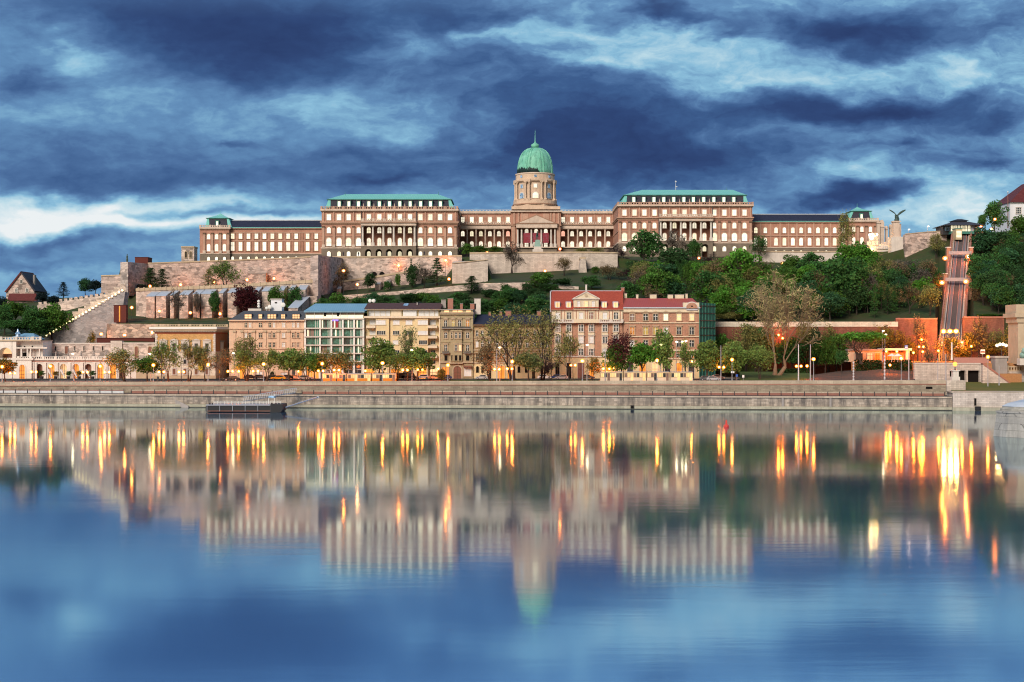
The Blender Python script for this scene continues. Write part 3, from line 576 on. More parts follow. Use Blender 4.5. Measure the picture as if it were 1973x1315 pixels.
# the hill: ground profiles (distance, picture row) by picture column
def zc(l): return [(Y, p if isinstance(p, float) else Z(p, Y)) for Y, p in l]
PROF = {
 -2500: [(446, 7.2), (447, 10.0), (600, 12.0), (3000, 12.0)],
 -200: [(446, 7.2), (447, 652), (500, 626), (560, 590), (620, 585), (700, 590), (3000, 30.0)],
 0: [(446, 7.2), (447, 655), (452, 652), (500, 624), (560, 586), (620, 580), (700, 588), (3000, 30.0)],
 82: [(446, 7.2), (447, 660), (462, 655), (470, 642), (520, 605), (560, 582), (640, 576), (700, 588), (3000, 30.0)],
 130: [(446, 7.2), (447, 9.0), (464, 668), (469, 645), (520, 600), (560, 578), (640, 574), (700, 590), (3000, 30.0)],
 202: [(446, 7.2), (447, 9.0), (464, 666), (469, 630), (497, 606), (512, 582), (530, 568), (600, 568), (700, 585), (3000, 40.0)],
 206: [(446, 7.2), (447, 9.0), (458.5, 662), (459.1, 630), (480, 618), (497, 606), (512, 580), (530, 566), (600, 566), (700, 585), (3000, 40.0)],
 221: [(446, 7.2), (447, 657), (458.5, 655), (459.1, 628), (480, 618), (497, 606), (512, 580), (530, 566), (600, 566), (700, 585), (3000, 40.0)],
 233: [(446, 7.2), (447, 657), (458.5, 655), (459.1, 623), (480, 616), (497, 606), (510, 570), (530, 560), (545, 517), (600, 514), (800, 525), (3000, 40.0)],
 300: [(446, 7.2), (447, 660), (458.5, 655), (459.1, 623), (486, 613), (496.0, 612), (496.8, 562), (520.6, 560), (522.4, 512), (560, 511), (800, 520), (3000, 40.0)],
 450: [(446, 7.2), (447, 662), (458.5, 656), (459.1, 626), (486, 613), (496.0, 612), (496.8, 557), (520.6, 553), (522.4, 508), (585, 506), (800, 505), (3000, 40.0)],
 590: [(446, 7.2), (447, 662), (458.5, 650), (462, 626), (486, 613), (496.0, 610), (496.8, 549), (520.6, 546), (522.4, 503), (588, 500), (800, 500), (3000, 40.0)],
 640: [(446, 7.2), (447, 655), (452, 632), (470, 606), (495, 585), (520.8, 562), (522.2, 547), (540.6, 545), (542.6, 500), (588, 498), (800, 500), (3000, 40.0)],
 750: [(446, 7.2), (447, 655), (452, 632), (470, 602), (497, 572), (520.8, 552), (522.2, 532), (540.6, 530), (542.6, 500), (588, 497), (800, 500), (3000, 40.0)],
 860: [(446, 7.2), (447, 655), (452, 632), (470, 602), (499, 564), (514.5, 547), (516, 545), (540.6, 532), (542.6, 500), (588, 497), (800, 500), (3000, 40.0)],
 880: [(446, 7.2), (447, 655), (452, 632), (470, 602), (499, 562), (515.8, 546), (517.2, 508), (540.6, 506), (542.6, 499), (588, 497), (800, 500), (3000, 40.0)],
 935: [(446, 7.2), (447, 655), (452, 632), (470, 602), (500.3, 560), (501.0, 545), (515.8, 544), (517.2, 506), (545.6, 503), (546.6, 492), (588, 492), (800, 500), (3000, 40.0)],
 948: [(446, 7.2), (447, 655), (452, 632), (470, 602), (500.3, 560), (501.0, 545), (514.5, 540), (543, 528), (545.6, 528), (546.6, 492), (588, 491), (800, 500), (3000, 40.0)],
 1060: [(446, 7.2), (447, 655), (452, 632), (470, 600), (500.3, 556), (501.0, 550), (543, 524), (545.6, 523), (546.6, 492), (588, 491), (800, 500), (3000, 40.0)],
 1180: [(446, 7.2), (447, 655), (452, 632), (470, 600), (500, 560), (543, 517), (545.6, 515), (546.6, 495), (575, 494), (800, 500), (3000, 40.0)],
 1350: [(446, 7.2), (447, 8.0), (452.4, 640), (453.8, 624), (456, 624), (500, 573), (543, 525), (575, 497), (590, 496), (800, 500), (3000, 40.0)],
 1500: [(446, 8.0), (452.6, 8.2), (453.8, 625), (456, 622), (500, 575), (543, 530), (569.4, 506), (571.2, 492), (600, 491), (800, 500), (3000, 40.0)],
 1640: [(446, 12.2), (452.6, 12.3), (453.8, 624), (456, 621), (500, 572), (543, 528), (569.4, 503), (571.2, 492), (600, 490), (800, 500), (3000, 40.0)],
 1740: [(446, 12.2), (453.9, 12.3), (455.2, 623), (457, 616), (500, 563), (543, 520), (561.6, 498), (563.4, 480), (600, 486), (800, 480), (3000, 40.0)],
 1802: [(446, 12.2), (453.9, 12.3), (455.2, 618), (457, 612), (500, 560), (540, 510), (561.4, 470), (563.4, 452), (600, 452), (800, 460), (3000, 40.0)],
 1810: [(446, 12.2), (449, 12.4), (500, 32.0), (540, 49.0), (552, 54.0), (563.4, 452), (600, 452), (800, 460), (3000, 40.0)],
 1866: [(446, 12.2), (449, 12.4), (500, 32.0), (540, 49.0), (552, 54.0), (563.4, 452), (600, 452), (800, 460), (3000, 40.0)],
 1876: [(446, 12.2), (453.9, 12.3), (455.2, 620), (457, 612), (500, 560), (540, 510), (561.4, 472), (563.4, 452), (600, 455), (800, 460), (3000, 40.0)],
 2000: [(446, 12.2), (453.9, 12.3), (455.2, 622), (457, 614), (500, 562), (540, 510), (560, 470), (570, 448), (600, 445), (800, 460), (3000, 40.0)],
 2400: [(446, 12.2), (453.9, 12.3), (455.2, 625), (457, 618), (500, 570), (540, 520), (560, 490), (600, 470), (800, 480), (3000, 40.0)],
 4500: [(446, 12.0), (500, 30.0), (3000, 40.0)]}
PROF = {k: zc(v) for k, v in PROF.items()}
PK = sorted(PROF)
def ter(px, Y):
    for a, b in zip(PK, PK[1:]):
        if a <= px <= b: break
    def at(k): 
        q = PROF[k]; return float(np.interp(Y, [t[0] for t in q], [t[1] for t in q]))
    t = (px - a) / (b - a); return at(a) * (1 - t) + at(b) * t
def build_hill():
    ys = sorted({y for v in PROF.values() for y, _ in v} | set(range(450, 600, 6)) | {620, 660, 700, 800, 1000, 1500})
    xs = sorted(set(range(-300, 2260, 16)) | set(PK) | {-2000, -1500, -1000, -600, 2300, 2600, 3000, 3600})
    rng = random.Random(5); vs = []; fs = []
    for Y in ys:
        for p in xs:
            z = ter(p, Y)
            if 462 < Y < 490 or 500.5 < Y < 514 or 547 < Y < 560: z += rng.uniform(-.35, .35)
            vs.append((X(p, Y), Y, z))
    n = len(xs)
    for j in range(len(ys) - 1):
        for i in range(n - 1): fs.append((j * n + i, j * n + i + 1, (j + 1) * n + i + 1, (j + 1) * n + i))
    mb = MB(); mb.add(vs, fs, 'hill'); struct('hill', mb)
build_hill()
# ================================================================== castle walls on the hill
def ring(pts, th):
    """outline of a wall of thickness th whose face runs through pts (px, Y), seen from the river"""
    f = [(X(p, Y), Y) for p, Y in pts]; return f + [(x + 0.0, y + th) for x, y in reversed(f)]
def wall(name, pts, tops, bot, th, m, label, cap=None, cat='wall', capm='tan_stone', group=None, raw=False):
    r = thing(name, label, cat, (X(pts[0][0], pts[0][1]), pts[0][1], bot), group)
    zt = [Z(t, Y) for t, (p, Y) in zip(tops, pts)]; mb = MB()
    for i in range(len(pts) - 1):
        a, b = pts[i], pts[i + 1]; pa, pb = (X(*a), a[1]), (X(*b), b[1])
        mb.plan([pa, pb, (pb[0], pb[1] + th), (pa[0], pa[1] + th)], bot, [zt[i], zt[i + 1], zt[i + 1], zt[i]], m)
    part('wall', mb, r)
    if cap:
        mb = MB()
        for i in range(len(pts) - 1):
            a, b = pts[i], pts[i + 1]; pa, pb = (X(*a), a[1] - .25), (X(*b), b[1] - .25)
            mb.plan([pa, pb, (pb[0], pb[1] + 1.0), (pa[0], pa[1] + 1.0)], [zt[i], zt[i + 1], zt[i + 1], zt[i]], [zt[i] + cap, zt[i + 1] + cap, zt[i + 1] + cap, zt[i] + cap], capm)
        part('coping', mb, r)
    return r
# long upper bastion wall under the low palace wing, with its sharp corner tower
wall('bastion_wall', [(285, 520), (440, 520), (560, 520), (602, 520)], [509, 503.5, 499, 496], 36, 4.0, 'bastion', 'tall weathered rubble bastion wall below the low palace wing', 0.5)
r = thing('corner_bastion', 'sharp cornered bastion tower of pale rubble carrying a dark red box', 'tower', (X(246, 505), 505, 36))
mb = MB(); mb.plan([(X(232, 513), 513), (X(246.5, 503), 503), (X(290, 522.5), 522.5), (X(290, 545), 545), (X(236, 545), 545)], 36, [Z(505.5, 513), Z(505, 503), Z(509, 522.5), Z(512, 545), Z(512, 545)], 'bastion_pale'); part('wall', mb, r)
mb = MB(); f = Face(511.5); 
for px, w in ((272, 9), (283, 8)):
    a = f.x(px); mb2 = MB(); mb2.prism([(a - w / 10, f.z(562)), (a + w / 10, f.z(562))] + arc(a, f.z(553), w / 10, 0, 180, 8), 508.5 + (px - 272) * .5, 516.5, 'void'); part('archway', mb2, r)
wall('bastion_wall', [(195, 535), (234, 527)], [533, 532], 38, 3, 'bastion', 'lower length of grey rubble wall adjoining the corner bastion', 0.5)
# terrace wall with its sloping buttresses
TW = [(262, 495.5), (420, 495.5), (606, 495.5)]
r = wall('terrace_wall', TW, [561.5, 556, 545], 24, 1.2, 'bastion_pale', 'long terrace retaining wall with sloping zinc topped buttresses', None)
mb = MB()
add = [(281, 297), (300, 319), (327, 334), (345, 362), (371, 384), (387, 408), (421, 429), (438, 455), (466, 478), (488, 497), (504, 520), (536, 546), (556, 564), (572, 588)]
for a, b in add:
    t = 563 - (a - 281) * 0.045; w0, w1 = X(a, 487), X(b, 487); q = MB()
    zt, zf, zb = Z(t, 495.4), Z(t + 9, 487.5), 25.0
    q.hull8([(w0, 487.5, zb), (w1, 487.5, zb), (w1, 495.4, zb), (w0, 495.4, zb)], [(w0, 487.5, zf), (w1, 487.5, zf), (w1, 495.4, zt), (w0, 495.4, zt)], 'bastion_pale')
    bt = part('buttress', q, r)
    q = MB(); q.hull8([(w0 - .1, 487.3, zf), (w1 + .1, 487.3, zf), (w1 + .1, 495.4, zt), (w0 - .1, 495.4, zt)], [(w0 - .1, 487.3, zf + .15), (w1 + .1, 487.3, zf + .15), (w1 + .1, 495.4, zt + .15), (w0 - .1, 495.4, zt + .15)], 'zinc'); part('flashing', q, bt)
mb = MB()
for (a, b), (ta, tb) in zip(zip(TW, TW[1:]), ((561.5, 556), (556, 545))):
    za, zb = Z(ta, 495.5), Z(tb, 495.5)
    mb.plan([(X(*a), 495.2), (X(*b), 495.2), (X(*b), 495.8), (X(*a), 495.8)], [za, zb, zb, za], [za + 1.1, zb + 1.1, zb + 1.1, za + 1.1], 'tan_stone')
    for i in range(15):
        t = (i + .5) / 15; xx = X(*a) * (1 - t) + X(*b) * t; zz = za * (1 - t) + zb * t; mb.box(xx - .22, xx + .22, 495.05, 495.95, zz, zz + 1.35, 'tan_stone')
part('parapet', mb, r)
f = Face(516); q = MB(); f.box(q, 478, 512, 528, 547, 0, 3.5, 'bastion_pale'); f.box(q, 477, 513, 526.5, 528, -.3, 3.4, 'grey_stone'); solo('ruined_chamber', q, 'small flat roofed ruin built against the tall bastion wall', 'ruin')
# corner tower with its shaded return, mid walls
r = thing('corner_bastion', 'massive rubble bastion corner between the buttressed terrace and the ramp', 'tower', (X(612, 492), 492, 20))
mb = MB(); mb.plan([(X(598, 497), 497), (X(613, 491), 491), (X(660, 541), 541), (X(600, 541), 541)], 20, [Z(493.5, 497), Z(492, 491), Z(497, 541), Z(497, 541)], 'bastion'); part('wall', mb, r)
wall('bastion_wall', [(640, 540), (700, 539.7), (890, 540)], [497, 497, 495], 36, 4, 'bastion_pale', 'rubble bastion wall under the larger windowed block above the ramp', 0.6)
r = wall('ramp_wall', [(630, 520.5), (700, 520.5), (812, 520.5)], [549, 539, 522], 34, 1.5, 'bastion', 'sloping ramp wall climbing past small buttresses below the bastion', 0.7)
for a, b in ((648, 656), (722, 732), (742, 750)):
    q = MB(); w0, w1 = X(a, 513), X(b, 513); t = 553 - (a - 640) * .13
    q.hull8([(w0, 514, 32), (w1, 514, 32), (w1, 520.4, 32), (w0, 520.4, 32)], [(w0, 514, Z(t + 5, 514)), (w1, 514, Z(t + 5, 514)), (w1, 520.4, Z(t, 520)), (w0, 520.4, Z(t, 520))], 'bastion_pale'); part('buttress', q, r)
f = Face(539.4)
for px in (721, 736):
    q = MB(); q.prism([(f.x(px - 5), f.z(533)), (f.x(px + 5), f.z(533))] + arc(f.x(px), f.z(529), f.x(5) - f.x(0), 0, 180, 8), 539.2, 541, 'void')
    solo('wall_niche', q, 'dark round headed niche in the bastion wall, ' + ('nearer the ramp foot' if px < 730 else 'higher up the ramp'), 'niche')
r = thing('square_bastion', 'low square bastion of pale rubble jutting out above the slope', 'tower', (X(905, 515), 515, 30))
mb = MB(); mb.plan([(X(871, 515), 515), (X(940, 514.8), 514.8), (X(936, 546), 546), (X(873, 541), 541)], 30, [Z(508.5, 515), Z(501.5, 514.8), Z(502, 546), Z(504, 541)], 'ashlar_pale'); part('wall', mb, r)
mb = MB(); mb.plan([(X(871, 514.6), 514.6), (X(940, 514.4), 514.4), (X(940, 514.4), 515.6), (X(871, 514.6), 515.8)], [Z(508.5, 515), Z(501.5, 514.8)] + [Z(501.5, 514.8), Z(508.5, 515)], [Z(507, 515), Z(500, 514.8), Z(500, 514.8), Z(507, 515)], 'tan_stone'); part('coping', mb, r)
wall('garden_wall', [(905, 545), (1000, 544.8), (1120, 544.8), (1190, 545)], [489.5, 488.5, 488, 489], 38, 2, 'ashlar_pale', 'pale retaining wall of the palace garden in front of the dome', 0.6)
q = MB(); f = Face(540); f.poly(q, [(1114, 529), (1130, 529), (1127, 500), (1118, 500)], -4, 5, 'ashlar_pale'); f.box(q, 1117, 1128, 497, 500, -3, 5, 'tan_stone'); solo('wall_pier', q, 'stepped pale stone pier leaning on the garden wall', 'pier')
wall('slope_wall', [(640, 500.2), (760, 500.2), (930, 499.6), (1022, 499.6)], [571, 562, 546, 544.5], 26, 0.8, 'bastion_pale', 'low rubble wall crossing the grassy slope below the square bastion', None)
wall('slope_wall', [(1066, 499.6), (1115, 499.8)], [550, 552], 30, 0.8, 'bastion_pale', 'short low rubble wall among the trees behind the red roofed gable', None)
wall('terrace_parapet', [(1452, 569), (1560, 569), (1640, 569)], [486, 487, 486], 46, 2.2, 'white_stone', 'ivory terrace wall below the windowed palace wing on the wooded slope', 0.5)
wall('castle_wall', [(1744, 561), (1790, 561), (1824, 560)], [452, 447.5, 446], 50, 3, 'bastion', 'rough crest wall between the bird column and the funicular station', 0.3)
wall('castle_wall', [(1876, 560), (1898, 561)], [446, 446], 50, 3, 'bastion', 'stub of rough crest wall beside the funicular station', 0.3)
wall('brick_wall', [(1376, 452), (1500, 452), (1660, 452), (1730, 452)], [630, 630, 630, 630], 7, 1.5, 'brick_wall', 'long red brick retaining wall behind the big bare plane tree', 1.7, capm='plinth_white')
wall('brick_wall', [(1726, 453.5), (1806, 453.5)], [616, 616], 10, 1.5, 'brick_wall', 'lamplit red brick wall on the plane tree side of the funicular', 0.5, capm='terracotta')
wall('brick_wall', [(1856, 453.5), (1935, 453.5)], [613, 613], 10, 1.5, 'brick_wall', 'lamplit red brick wall between the funicular and the bridge tower', 0.5, capm='terracotta')
wall('rubble_wall', [(206, 458.2), (300, 458.2), (330, 458.2)], [624, 624.5, 625], 15, 1.0, 'rubble_coarse', 'dark jointed rubble retaining wall below the lawn and red steel box', None)
# crenellated wall and lit stair on the far side
r = wall('battlement_wall', [(72, 530), (150, 520), (240, 512)], [588, 577, 563], 30, 1.5, 'bastion_pale', 'crenellated rubble wall climbing behind the lamplit stair', None)
for i in range(17):
    t = (i + .5) / 17; px = 72 + 168 * t; Y = 530 - 18 * t; q = MB(); x = X(px, Y); z = Z(588 - 25 * t, Y)
    q.box(x - .6, x + .6, Y + .1, Y + 1.2, z - .6, z + .9, 'bastion_pale'); part('merlon', q, r)
def stair():
    r = thing('lamplit_stair', 'grey stone stair wall climbing in steps with small yellow lights', 'stair', (X(150, 463), 463, 12))
    f = Face(463); N = 22
    mb = MB(); st = []
    for i in range(N):
        t0, t1 = i / N, (i + 1) / N; x0, x1 = 84 + 154 * t0, 84 + 154 * t1; y = 655 - 92 * t1
        st += [(x0, y), (x1, y)]
    f.poly(mb, [(84, 664)] + st + [(241, 563), (236, 600), (224, 640), (224, 664)], 0, 5, 'bastion_grey'); part('wall', mb, r)
    mb = MB()
    for i in range(N):
        t0, t1 = i / N, (i + 1) / N; f.box(mb, 84 + 154 * t0, 84 + 154 * t1, 655 - 92 * t1 - 1.6, 655 - 92 * t1, -.3, .6, 'ashlar_pale')
    part('coping', mb, r)
    mb = MB(); n = 13
    for i in range(n):
        t0, t1 = i / n, (i + 1) / n; f.box(mb, 84 + 150 * t0, 84 + 150 * t1, 638 - 88 * t1 - 3, 668, 5.0, 5.8, 'bastion_pale'); f.box(mb, 84 + 150 * t0, 84 + 150 * t1, 638 - 88 * t1 - 4.2, 638 - 88 * t1 - 3, 4.9, 6.0, 'ashlar_pale')
    part('far_parapet', mb, r)
    for i in range(24):
        t = (i + .5) / 24; q = MB(); x, z = f.x(81 + 153 * t), f.z(651 - 91 * t); q.blob((x, 466.0, z + .5), (.36, .36, .36), 'stair_lit', 6); part('step_light', q, r)
stair()
r = thing('great_buttress', 'broad sloping buttress with a pale zinc top behind the salmon house roof', 'buttress', (X(580, 480), 480, 18)); w0, w1 = X(556, 472), X(574, 472); w2, w3 = X(578, 489), X(597, 489)
q = MB(); q.hull8([(w0, 472, 18), (w1, 472, 18), (w3, 489, 18), (w2, 489, 18)], [(w0, 472, Z(594, 472)), (w1, 472, Z(594, 472)), (w3, 489, Z(571.5, 489)), (w2, 489, Z(571.5, 489))], 'bastion'); part('body', q, r)
q = MB(); q.hull8([(w0 - .2, 471.8, Z(594, 472)), (w1 + .2, 471.8, Z(594, 472)), (w3 + .2, 489, Z(571.5, 489)), (w2 - .2, 489, Z(571.5, 489))], [(w0 - .2, 471.8, Z(593, 472)), (w1 + .2, 471.8, Z(593, 472)), (w3 + .2, 489, Z(570.5, 489)), (w2 - .2, 489, Z(570.5, 489))], 'zinc'); part('flashing', q, r)
wall('shaft_wall', [(574, 488), (611, 488)], [571, 571], 18, 3, 'bastion', 'short rubble wall linking the zinc topped buttress to the bastion corner', None)
def box_building(name, label, cat, f, p0, p1, yt, yb, d, m, extra=None):
    r = thing(name, label, cat, (f.x((p0 + p1) / 2), f.Y, f.z(yb)))
    mb = MB(); f.box(mb, p0, p1, yt, yb, 0, d, m); part('body', mb, r)
    mb = MB(); f.box(mb, p0 - .6, p1 + .6, yt - .8, yt, -.2, d + .2, m); part('roof', mb, r)
    if extra: extra(r, f)
    return r
def lit_slit(r, f):
    q = MB(); f.box(q, 229.5, 231.6, 590, 620, -.15, .1, 'amber_lit'); part('light_slit', q, r)
box_building('lift_shaft', 'dark red steel lift box with a glowing vertical slit', 'lift', Face(460.4), 219, 243, 589, 622, 2.2, 'corten', lit_slit)
box_building('lift_kiosk', 'plain dark red steel box standing on the corner bastion', 'lift', Face(521), 260, 285, 496.5, 509.5, 6, 'corten', lambda r, f: None)
box_building('steel_canopy', 'long low dark red steel canopy above the ruined arcade wall', 'canopy', Face(449), 186, 297, 652, 662, 4, 'corten', lambda r, f: None)
# ================================================================== the palace
DOME_Z0 = Z(337, 628) - 52
pal = thing('palace', 'vast terracotta coloured palace with green copper roofs and a central dome', 'palace', (X(1031, 620), 620, 52))
WSTUFF = MB()                                      # windows beyond the hundred largest
def pwin(f, parent, own, *a, **k):
    if own: window(f, parent, *a, **k)
    else: add_window(WSTUFF, f, *a, **k)
rngp = random.Random(3)
def pglow(): return 'palace_glow' if rngp.random() < .8 else 'palace_dim'  # white blinds, their brightness put in as emission
def pcol(f, parent, px, yt, yb, w, d, m='palace_stone', cap=None, base=1.4):
    mb = MB(); add_column(mb, f.x(px), f.Y + d, f.z(yb), f.z(yt), w / 2 * f.Y / F, m, cap, 10, base); return part('column', mb, parent)
def pilaster(mb, f, px, w, yt, yb, m='palace_trim', d=.35):
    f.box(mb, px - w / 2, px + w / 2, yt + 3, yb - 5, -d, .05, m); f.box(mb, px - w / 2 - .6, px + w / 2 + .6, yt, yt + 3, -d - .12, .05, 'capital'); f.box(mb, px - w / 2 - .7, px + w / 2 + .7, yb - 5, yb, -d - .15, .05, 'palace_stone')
# ---- the two tall blocks
def block(Y, x0, x1, yb, ytop, k, cols, dorm, centres, port, glo, own_rows):
    """k maps the rows of the first block onto this one"""
    f = Face(Y); w = MB(); ym = lambda y: ytop + (y - 398.8) * k
    p0, p1 = port
    dep = 30
    f.box(w, x0, p0, ym(406.4), yb + 22, 0, dep, 'palace_stucco'); f.box(w, p1, x1, ym(406.4), yb + 22, 0, dep, 'palace_stucco')
    f.box(w, p0, p1, ym(406.4), ym(434), .01, dep, 'palace_stucco'); f.box(w, p0, p1, ym(434), yb + 22, 4.2, dep, 'palace_shade')  # recessed wall coloured darker to carry the loggia's shade
    blk = part('block', w, pal)
    mb = MB()                                                       # rusticated ground floor
    f.box(mb, x0 - .4, p0 - .3, ym(480), yb + 22, -.35, 1, 'palace_base'); f.box(mb, p1 + .3, x1 + .4, ym(480), yb + 22, -.35, 1, 'palace_base')
    f.box(mb, x0 - .41, x0 + .5, ym(480), yb + 22, 1.0, dep, 'palace_base'); f.box(mb, x1 - .5, x1 + .41, ym(480), yb + 22, 1, dep, 'palace_base')
    arcade(mb, f, p0 - .6, p1 + .6, ym(476), yb + 22, [c for c in centres[4:9]], 12.2, ym(481), -2.6, 1.2, 'palace_base')
    f.box(mb, p0 - .2, p1 + .2, ym(474.6), ym(476), -3.0, 4.1, 'palace_stone')
    part('ground_floor', mb, blk)
    mb = MB()                                                       # cornices and string courses
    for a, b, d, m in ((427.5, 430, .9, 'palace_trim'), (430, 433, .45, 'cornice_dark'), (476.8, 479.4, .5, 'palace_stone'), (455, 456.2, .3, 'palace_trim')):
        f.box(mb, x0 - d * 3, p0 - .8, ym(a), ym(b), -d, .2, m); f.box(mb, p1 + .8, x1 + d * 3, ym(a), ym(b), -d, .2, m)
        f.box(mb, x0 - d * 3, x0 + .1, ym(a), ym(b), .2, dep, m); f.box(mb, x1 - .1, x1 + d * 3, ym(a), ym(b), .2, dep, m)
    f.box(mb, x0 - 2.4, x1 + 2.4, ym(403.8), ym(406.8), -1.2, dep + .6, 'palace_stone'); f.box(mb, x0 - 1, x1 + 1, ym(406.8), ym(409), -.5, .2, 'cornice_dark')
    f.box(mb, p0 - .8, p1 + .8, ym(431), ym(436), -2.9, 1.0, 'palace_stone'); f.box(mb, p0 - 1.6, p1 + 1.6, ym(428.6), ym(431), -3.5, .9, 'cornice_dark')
    part('cornice', mb, blk)
    mb = MB(); n = 13
    add_balustrade(mb, f, x0 - 1.6, x1 + 1.6, ym(398.8), ym(403.8), -.9, 'palace_trim', 1.1, [x0] + [(a + b) / 2 for a, b in zip(centres, centres[1:])] + [x1])
    for px in [(centres[i] + centres[i + 1]) / 2 for i in range(3, 9)]:
        f.poly(mb, [(px - 1, ym(399)), (px + 1, ym(399)), (px + .5, ym(395)), (px, ym(391.5)), (px - .5, ym(395))], -.8, -.3, 'palace_stone')
    for sgn, xx in ((1, x0 - 1.5), (-1, x1 + 1.5)): mb.box(min(f.x(xx), f.x(xx + sgn * 1.4)), max(f.x(xx), f.x(xx + sgn * 1.4)), Y, Y + dep, f.z(ym(403.8)), f.z(ym(398.8)), 'palace_trim')
    part('balustrade', mb, blk)
    mb = MB(); add_balustrade(mb, f, p0 - .8, p1 + .8, ym(423), ym(428.6), -3.0, 'palace_stone', .9, [(centres[i] + centres[i + 1]) / 2 for i in range(3, 9)]); part('balcony', mb, blk)
    mb = MB()
    for i, c in enumerate(centres):                                  # pilasters between bays
        pass
    mids = [x0 + 3.6] + [(a + b) / 2 for a, b in zip(centres, centres[1:])] + [x1 - 3.6]
    for i, px in enumerate(mids):
        mb = MB()
        if i in (4, 5, 6, 7, 8, 9): f.box(mb, px - 1.1, px + 1.1, ym(409), ym(423), -.35, .06, 'palace_trim')
        else: f.box(mb, px - 1.1, px + 1.1, ym(409), ym(427.4), -.35, .05, 'palace_trim')
        part('lesene', mb, blk)
        if not 4 <= i <= 9: mb = MB(); pilaster(mb, f, px, 4.2, ym(436), ym(476.8), d=.55); part('pilaster', mb, blk)
    for px in cols: pcol(f, pal, px, ym(436), ym(474.6), 4.3, -1.4, 'white_stone', None)
    g = Face(Y + 4.2)
    for i, c in enumerate(centres):
        inn = 4 <= i <= 8; ff = g if inn else f; cc = CX + (c - CX) * f.Y / ff.Y if False else c
        pwin(f, blk, own_rows[0], c, 7.4, ym(413.4), ym(424.6), pglow(), False, 'palace_stone', .3, (1, 1))
        pwin(ff, blk, own_rows[1], cc, 7.4, ym(438.3), ym(449.7), pglow(), True, 'palace_trim', .3, (1, 1))
        pwin(ff, blk, own_rows[2], cc, 7.4 if inn else 9.2, ym(459), ym(474.3), pglow(), True, 'palace_stone' if not inn else 'palace_trim', .32, (1, 1), hood=None)
        gf = Face(Y - .36) if not inn else Face(Y + 4.15)
        if glo[i]: pwin(gf, blk, own_rows[3], cc, 7.2, ym(484.6), ym(494.6), pglow() if not inn else 'palace_dim', True, 'palace_base', .3, (0, 0), sill=False)
        if not inn:
            q = MB(); f.box(q, c - 4.6, c + 4.6, ym(452.2), ym(453.4), -.3, .05, 'palace_trim')
    for px in (p0 - .9, p1 + .9): q = MB(); q.tube((f.x(px), Y - .55, f.z(ym(407))), (f.x(px), Y - .55, f.z(yb)), .16, .16, 6, 'iron'); part('downpipe', q, blk)
    # mansard, copper hips, upper copper roof, dormers
    D0, D1 = 1.2, dep - 1.2; z0 = f.z(ym(400)); ins = 3.0
    zt = Z(ym(385.6), Y + D0 + ins)
    xa, xb = f.x(x0 + 7), f.x(x1 - 7); xc, xd = X(x0 + 13.2, Y + D0 + ins), X(x1 - 13.2, Y + D0 + ins)
    mb = MB(); frustum(mb, xa, xb, Y + D0, Y + D1, z0, xc, xd, Y + D0 + ins, Y + D1 - ins, zt, 'slate'); rf = part('mansard_roof', mb, pal)
    for s, A, B in ((1, xa, xc), (-1, xb, xd)):
        mb = MB(); mb.hull8([(A - s * .05, Y + D0 - .12, z0), (A + s * 2.1, Y + D0 - .12, z0), (A + s * 2.1, Y + D0 + .3, z0), (A - s * .05, Y + D0 + .3, z0)],
                 [(B - s * .05, Y + D0 + ins - .12, zt), (B + s * .9, Y + D0 + ins - .12, zt), (B + s * .9, Y + D0 + ins + .3, zt), (B - s * .05, Y + D0 + ins + .3, zt)], 'copper')
        mb.hull8([(A - s * .12, Y + D0 + .3, z0), (A - s * .02, Y + D0 + .3, z0), (A - s * .02, Y + D1, z0), (A - s * .12, Y + D1, z0)],
                 [(B - s * .12, Y + D0 + ins + .3, zt), (B - s * .02, Y + D0 + ins + .3, zt), (B - s * .02, Y + D1 - ins, zt), (B - s * .12, Y + D1 - ins, zt)], 'copper')
        part('hip_flashing', mb, rf)
    mb = MB(); e = .7
    mb.box(xc - e, xd + e, Y + D0 + ins - e, Y + D1 - ins + e, zt, zt + .35, 'copper_dark')
    zr = Z(ym(374.6), Y + dep / 2)
    frustum(mb, xc - .3, xd + .3, Y + D0 + ins - .3, Y + D1 - ins + .3, zt + .35, X(x0 + 46, Y + 15), X(x1 - 38, Y + 15), Y + dep / 2 - .4, Y + dep / 2 + .4, zr, 'copper')
    part('copper_roof', mb, pal)
    for c in dorm:
        fd = Face(Y + D0 + .2); q = MB(); fd.box(q, c - 4.0, c + 4.0, ym(386.4), ym(398.6), 0, 3, 'copper_dark'); fd.box(q, c - 2.5, c + 2.5, ym(388.6), ym(398.2), -.08, .1, 'palace_glow'); fd.box(q, c - 4.4, c + 4.4, ym(385.6), ym(387.2), -.4, 3, 'iron')
        part('dormer', q, rf)
CL = [633.6, 653.2, 671.7, 690.9, 710.7, 730.9, 750.5, 770.4, 790, 810, 829.2, 847.9, 867]
block(590, 619.8, 881.2, 495, 398.8, 1.0, [699.6, 719.3, 739.4, 759.3, 779.4, 799.4], [653.5, 672.2, 690.7, 710.7, 730.9, 750.5, 770.4, 790.3, 810.5, 829.5, 848.5], CL, (697.3, 802), [1] * 13, (1, 1, 1, 1))
CR = [1203, 1222.5, 1241.5, 1261, 1280.5, 1299.6, 1318.7, 1338, 1357.2, 1376.2, 1395.6, 1414.9, 1434.4]
block(588, 1191, 1449.5, 489, 390.3, .985, [1272.5, 1291.8, 1311.2, 1329.8, 1349.8, 1369.2], [1221.2, 1240.5, 1260, 1279, 1298.2, 1317.7, 1336, 1356, 1375.4, 1394.7, 1413.9], CR, (1270, 1371.7), [1] * 13, (0, 1, 1, 0))
for px in (1301.5, 1302.8): 
    pass
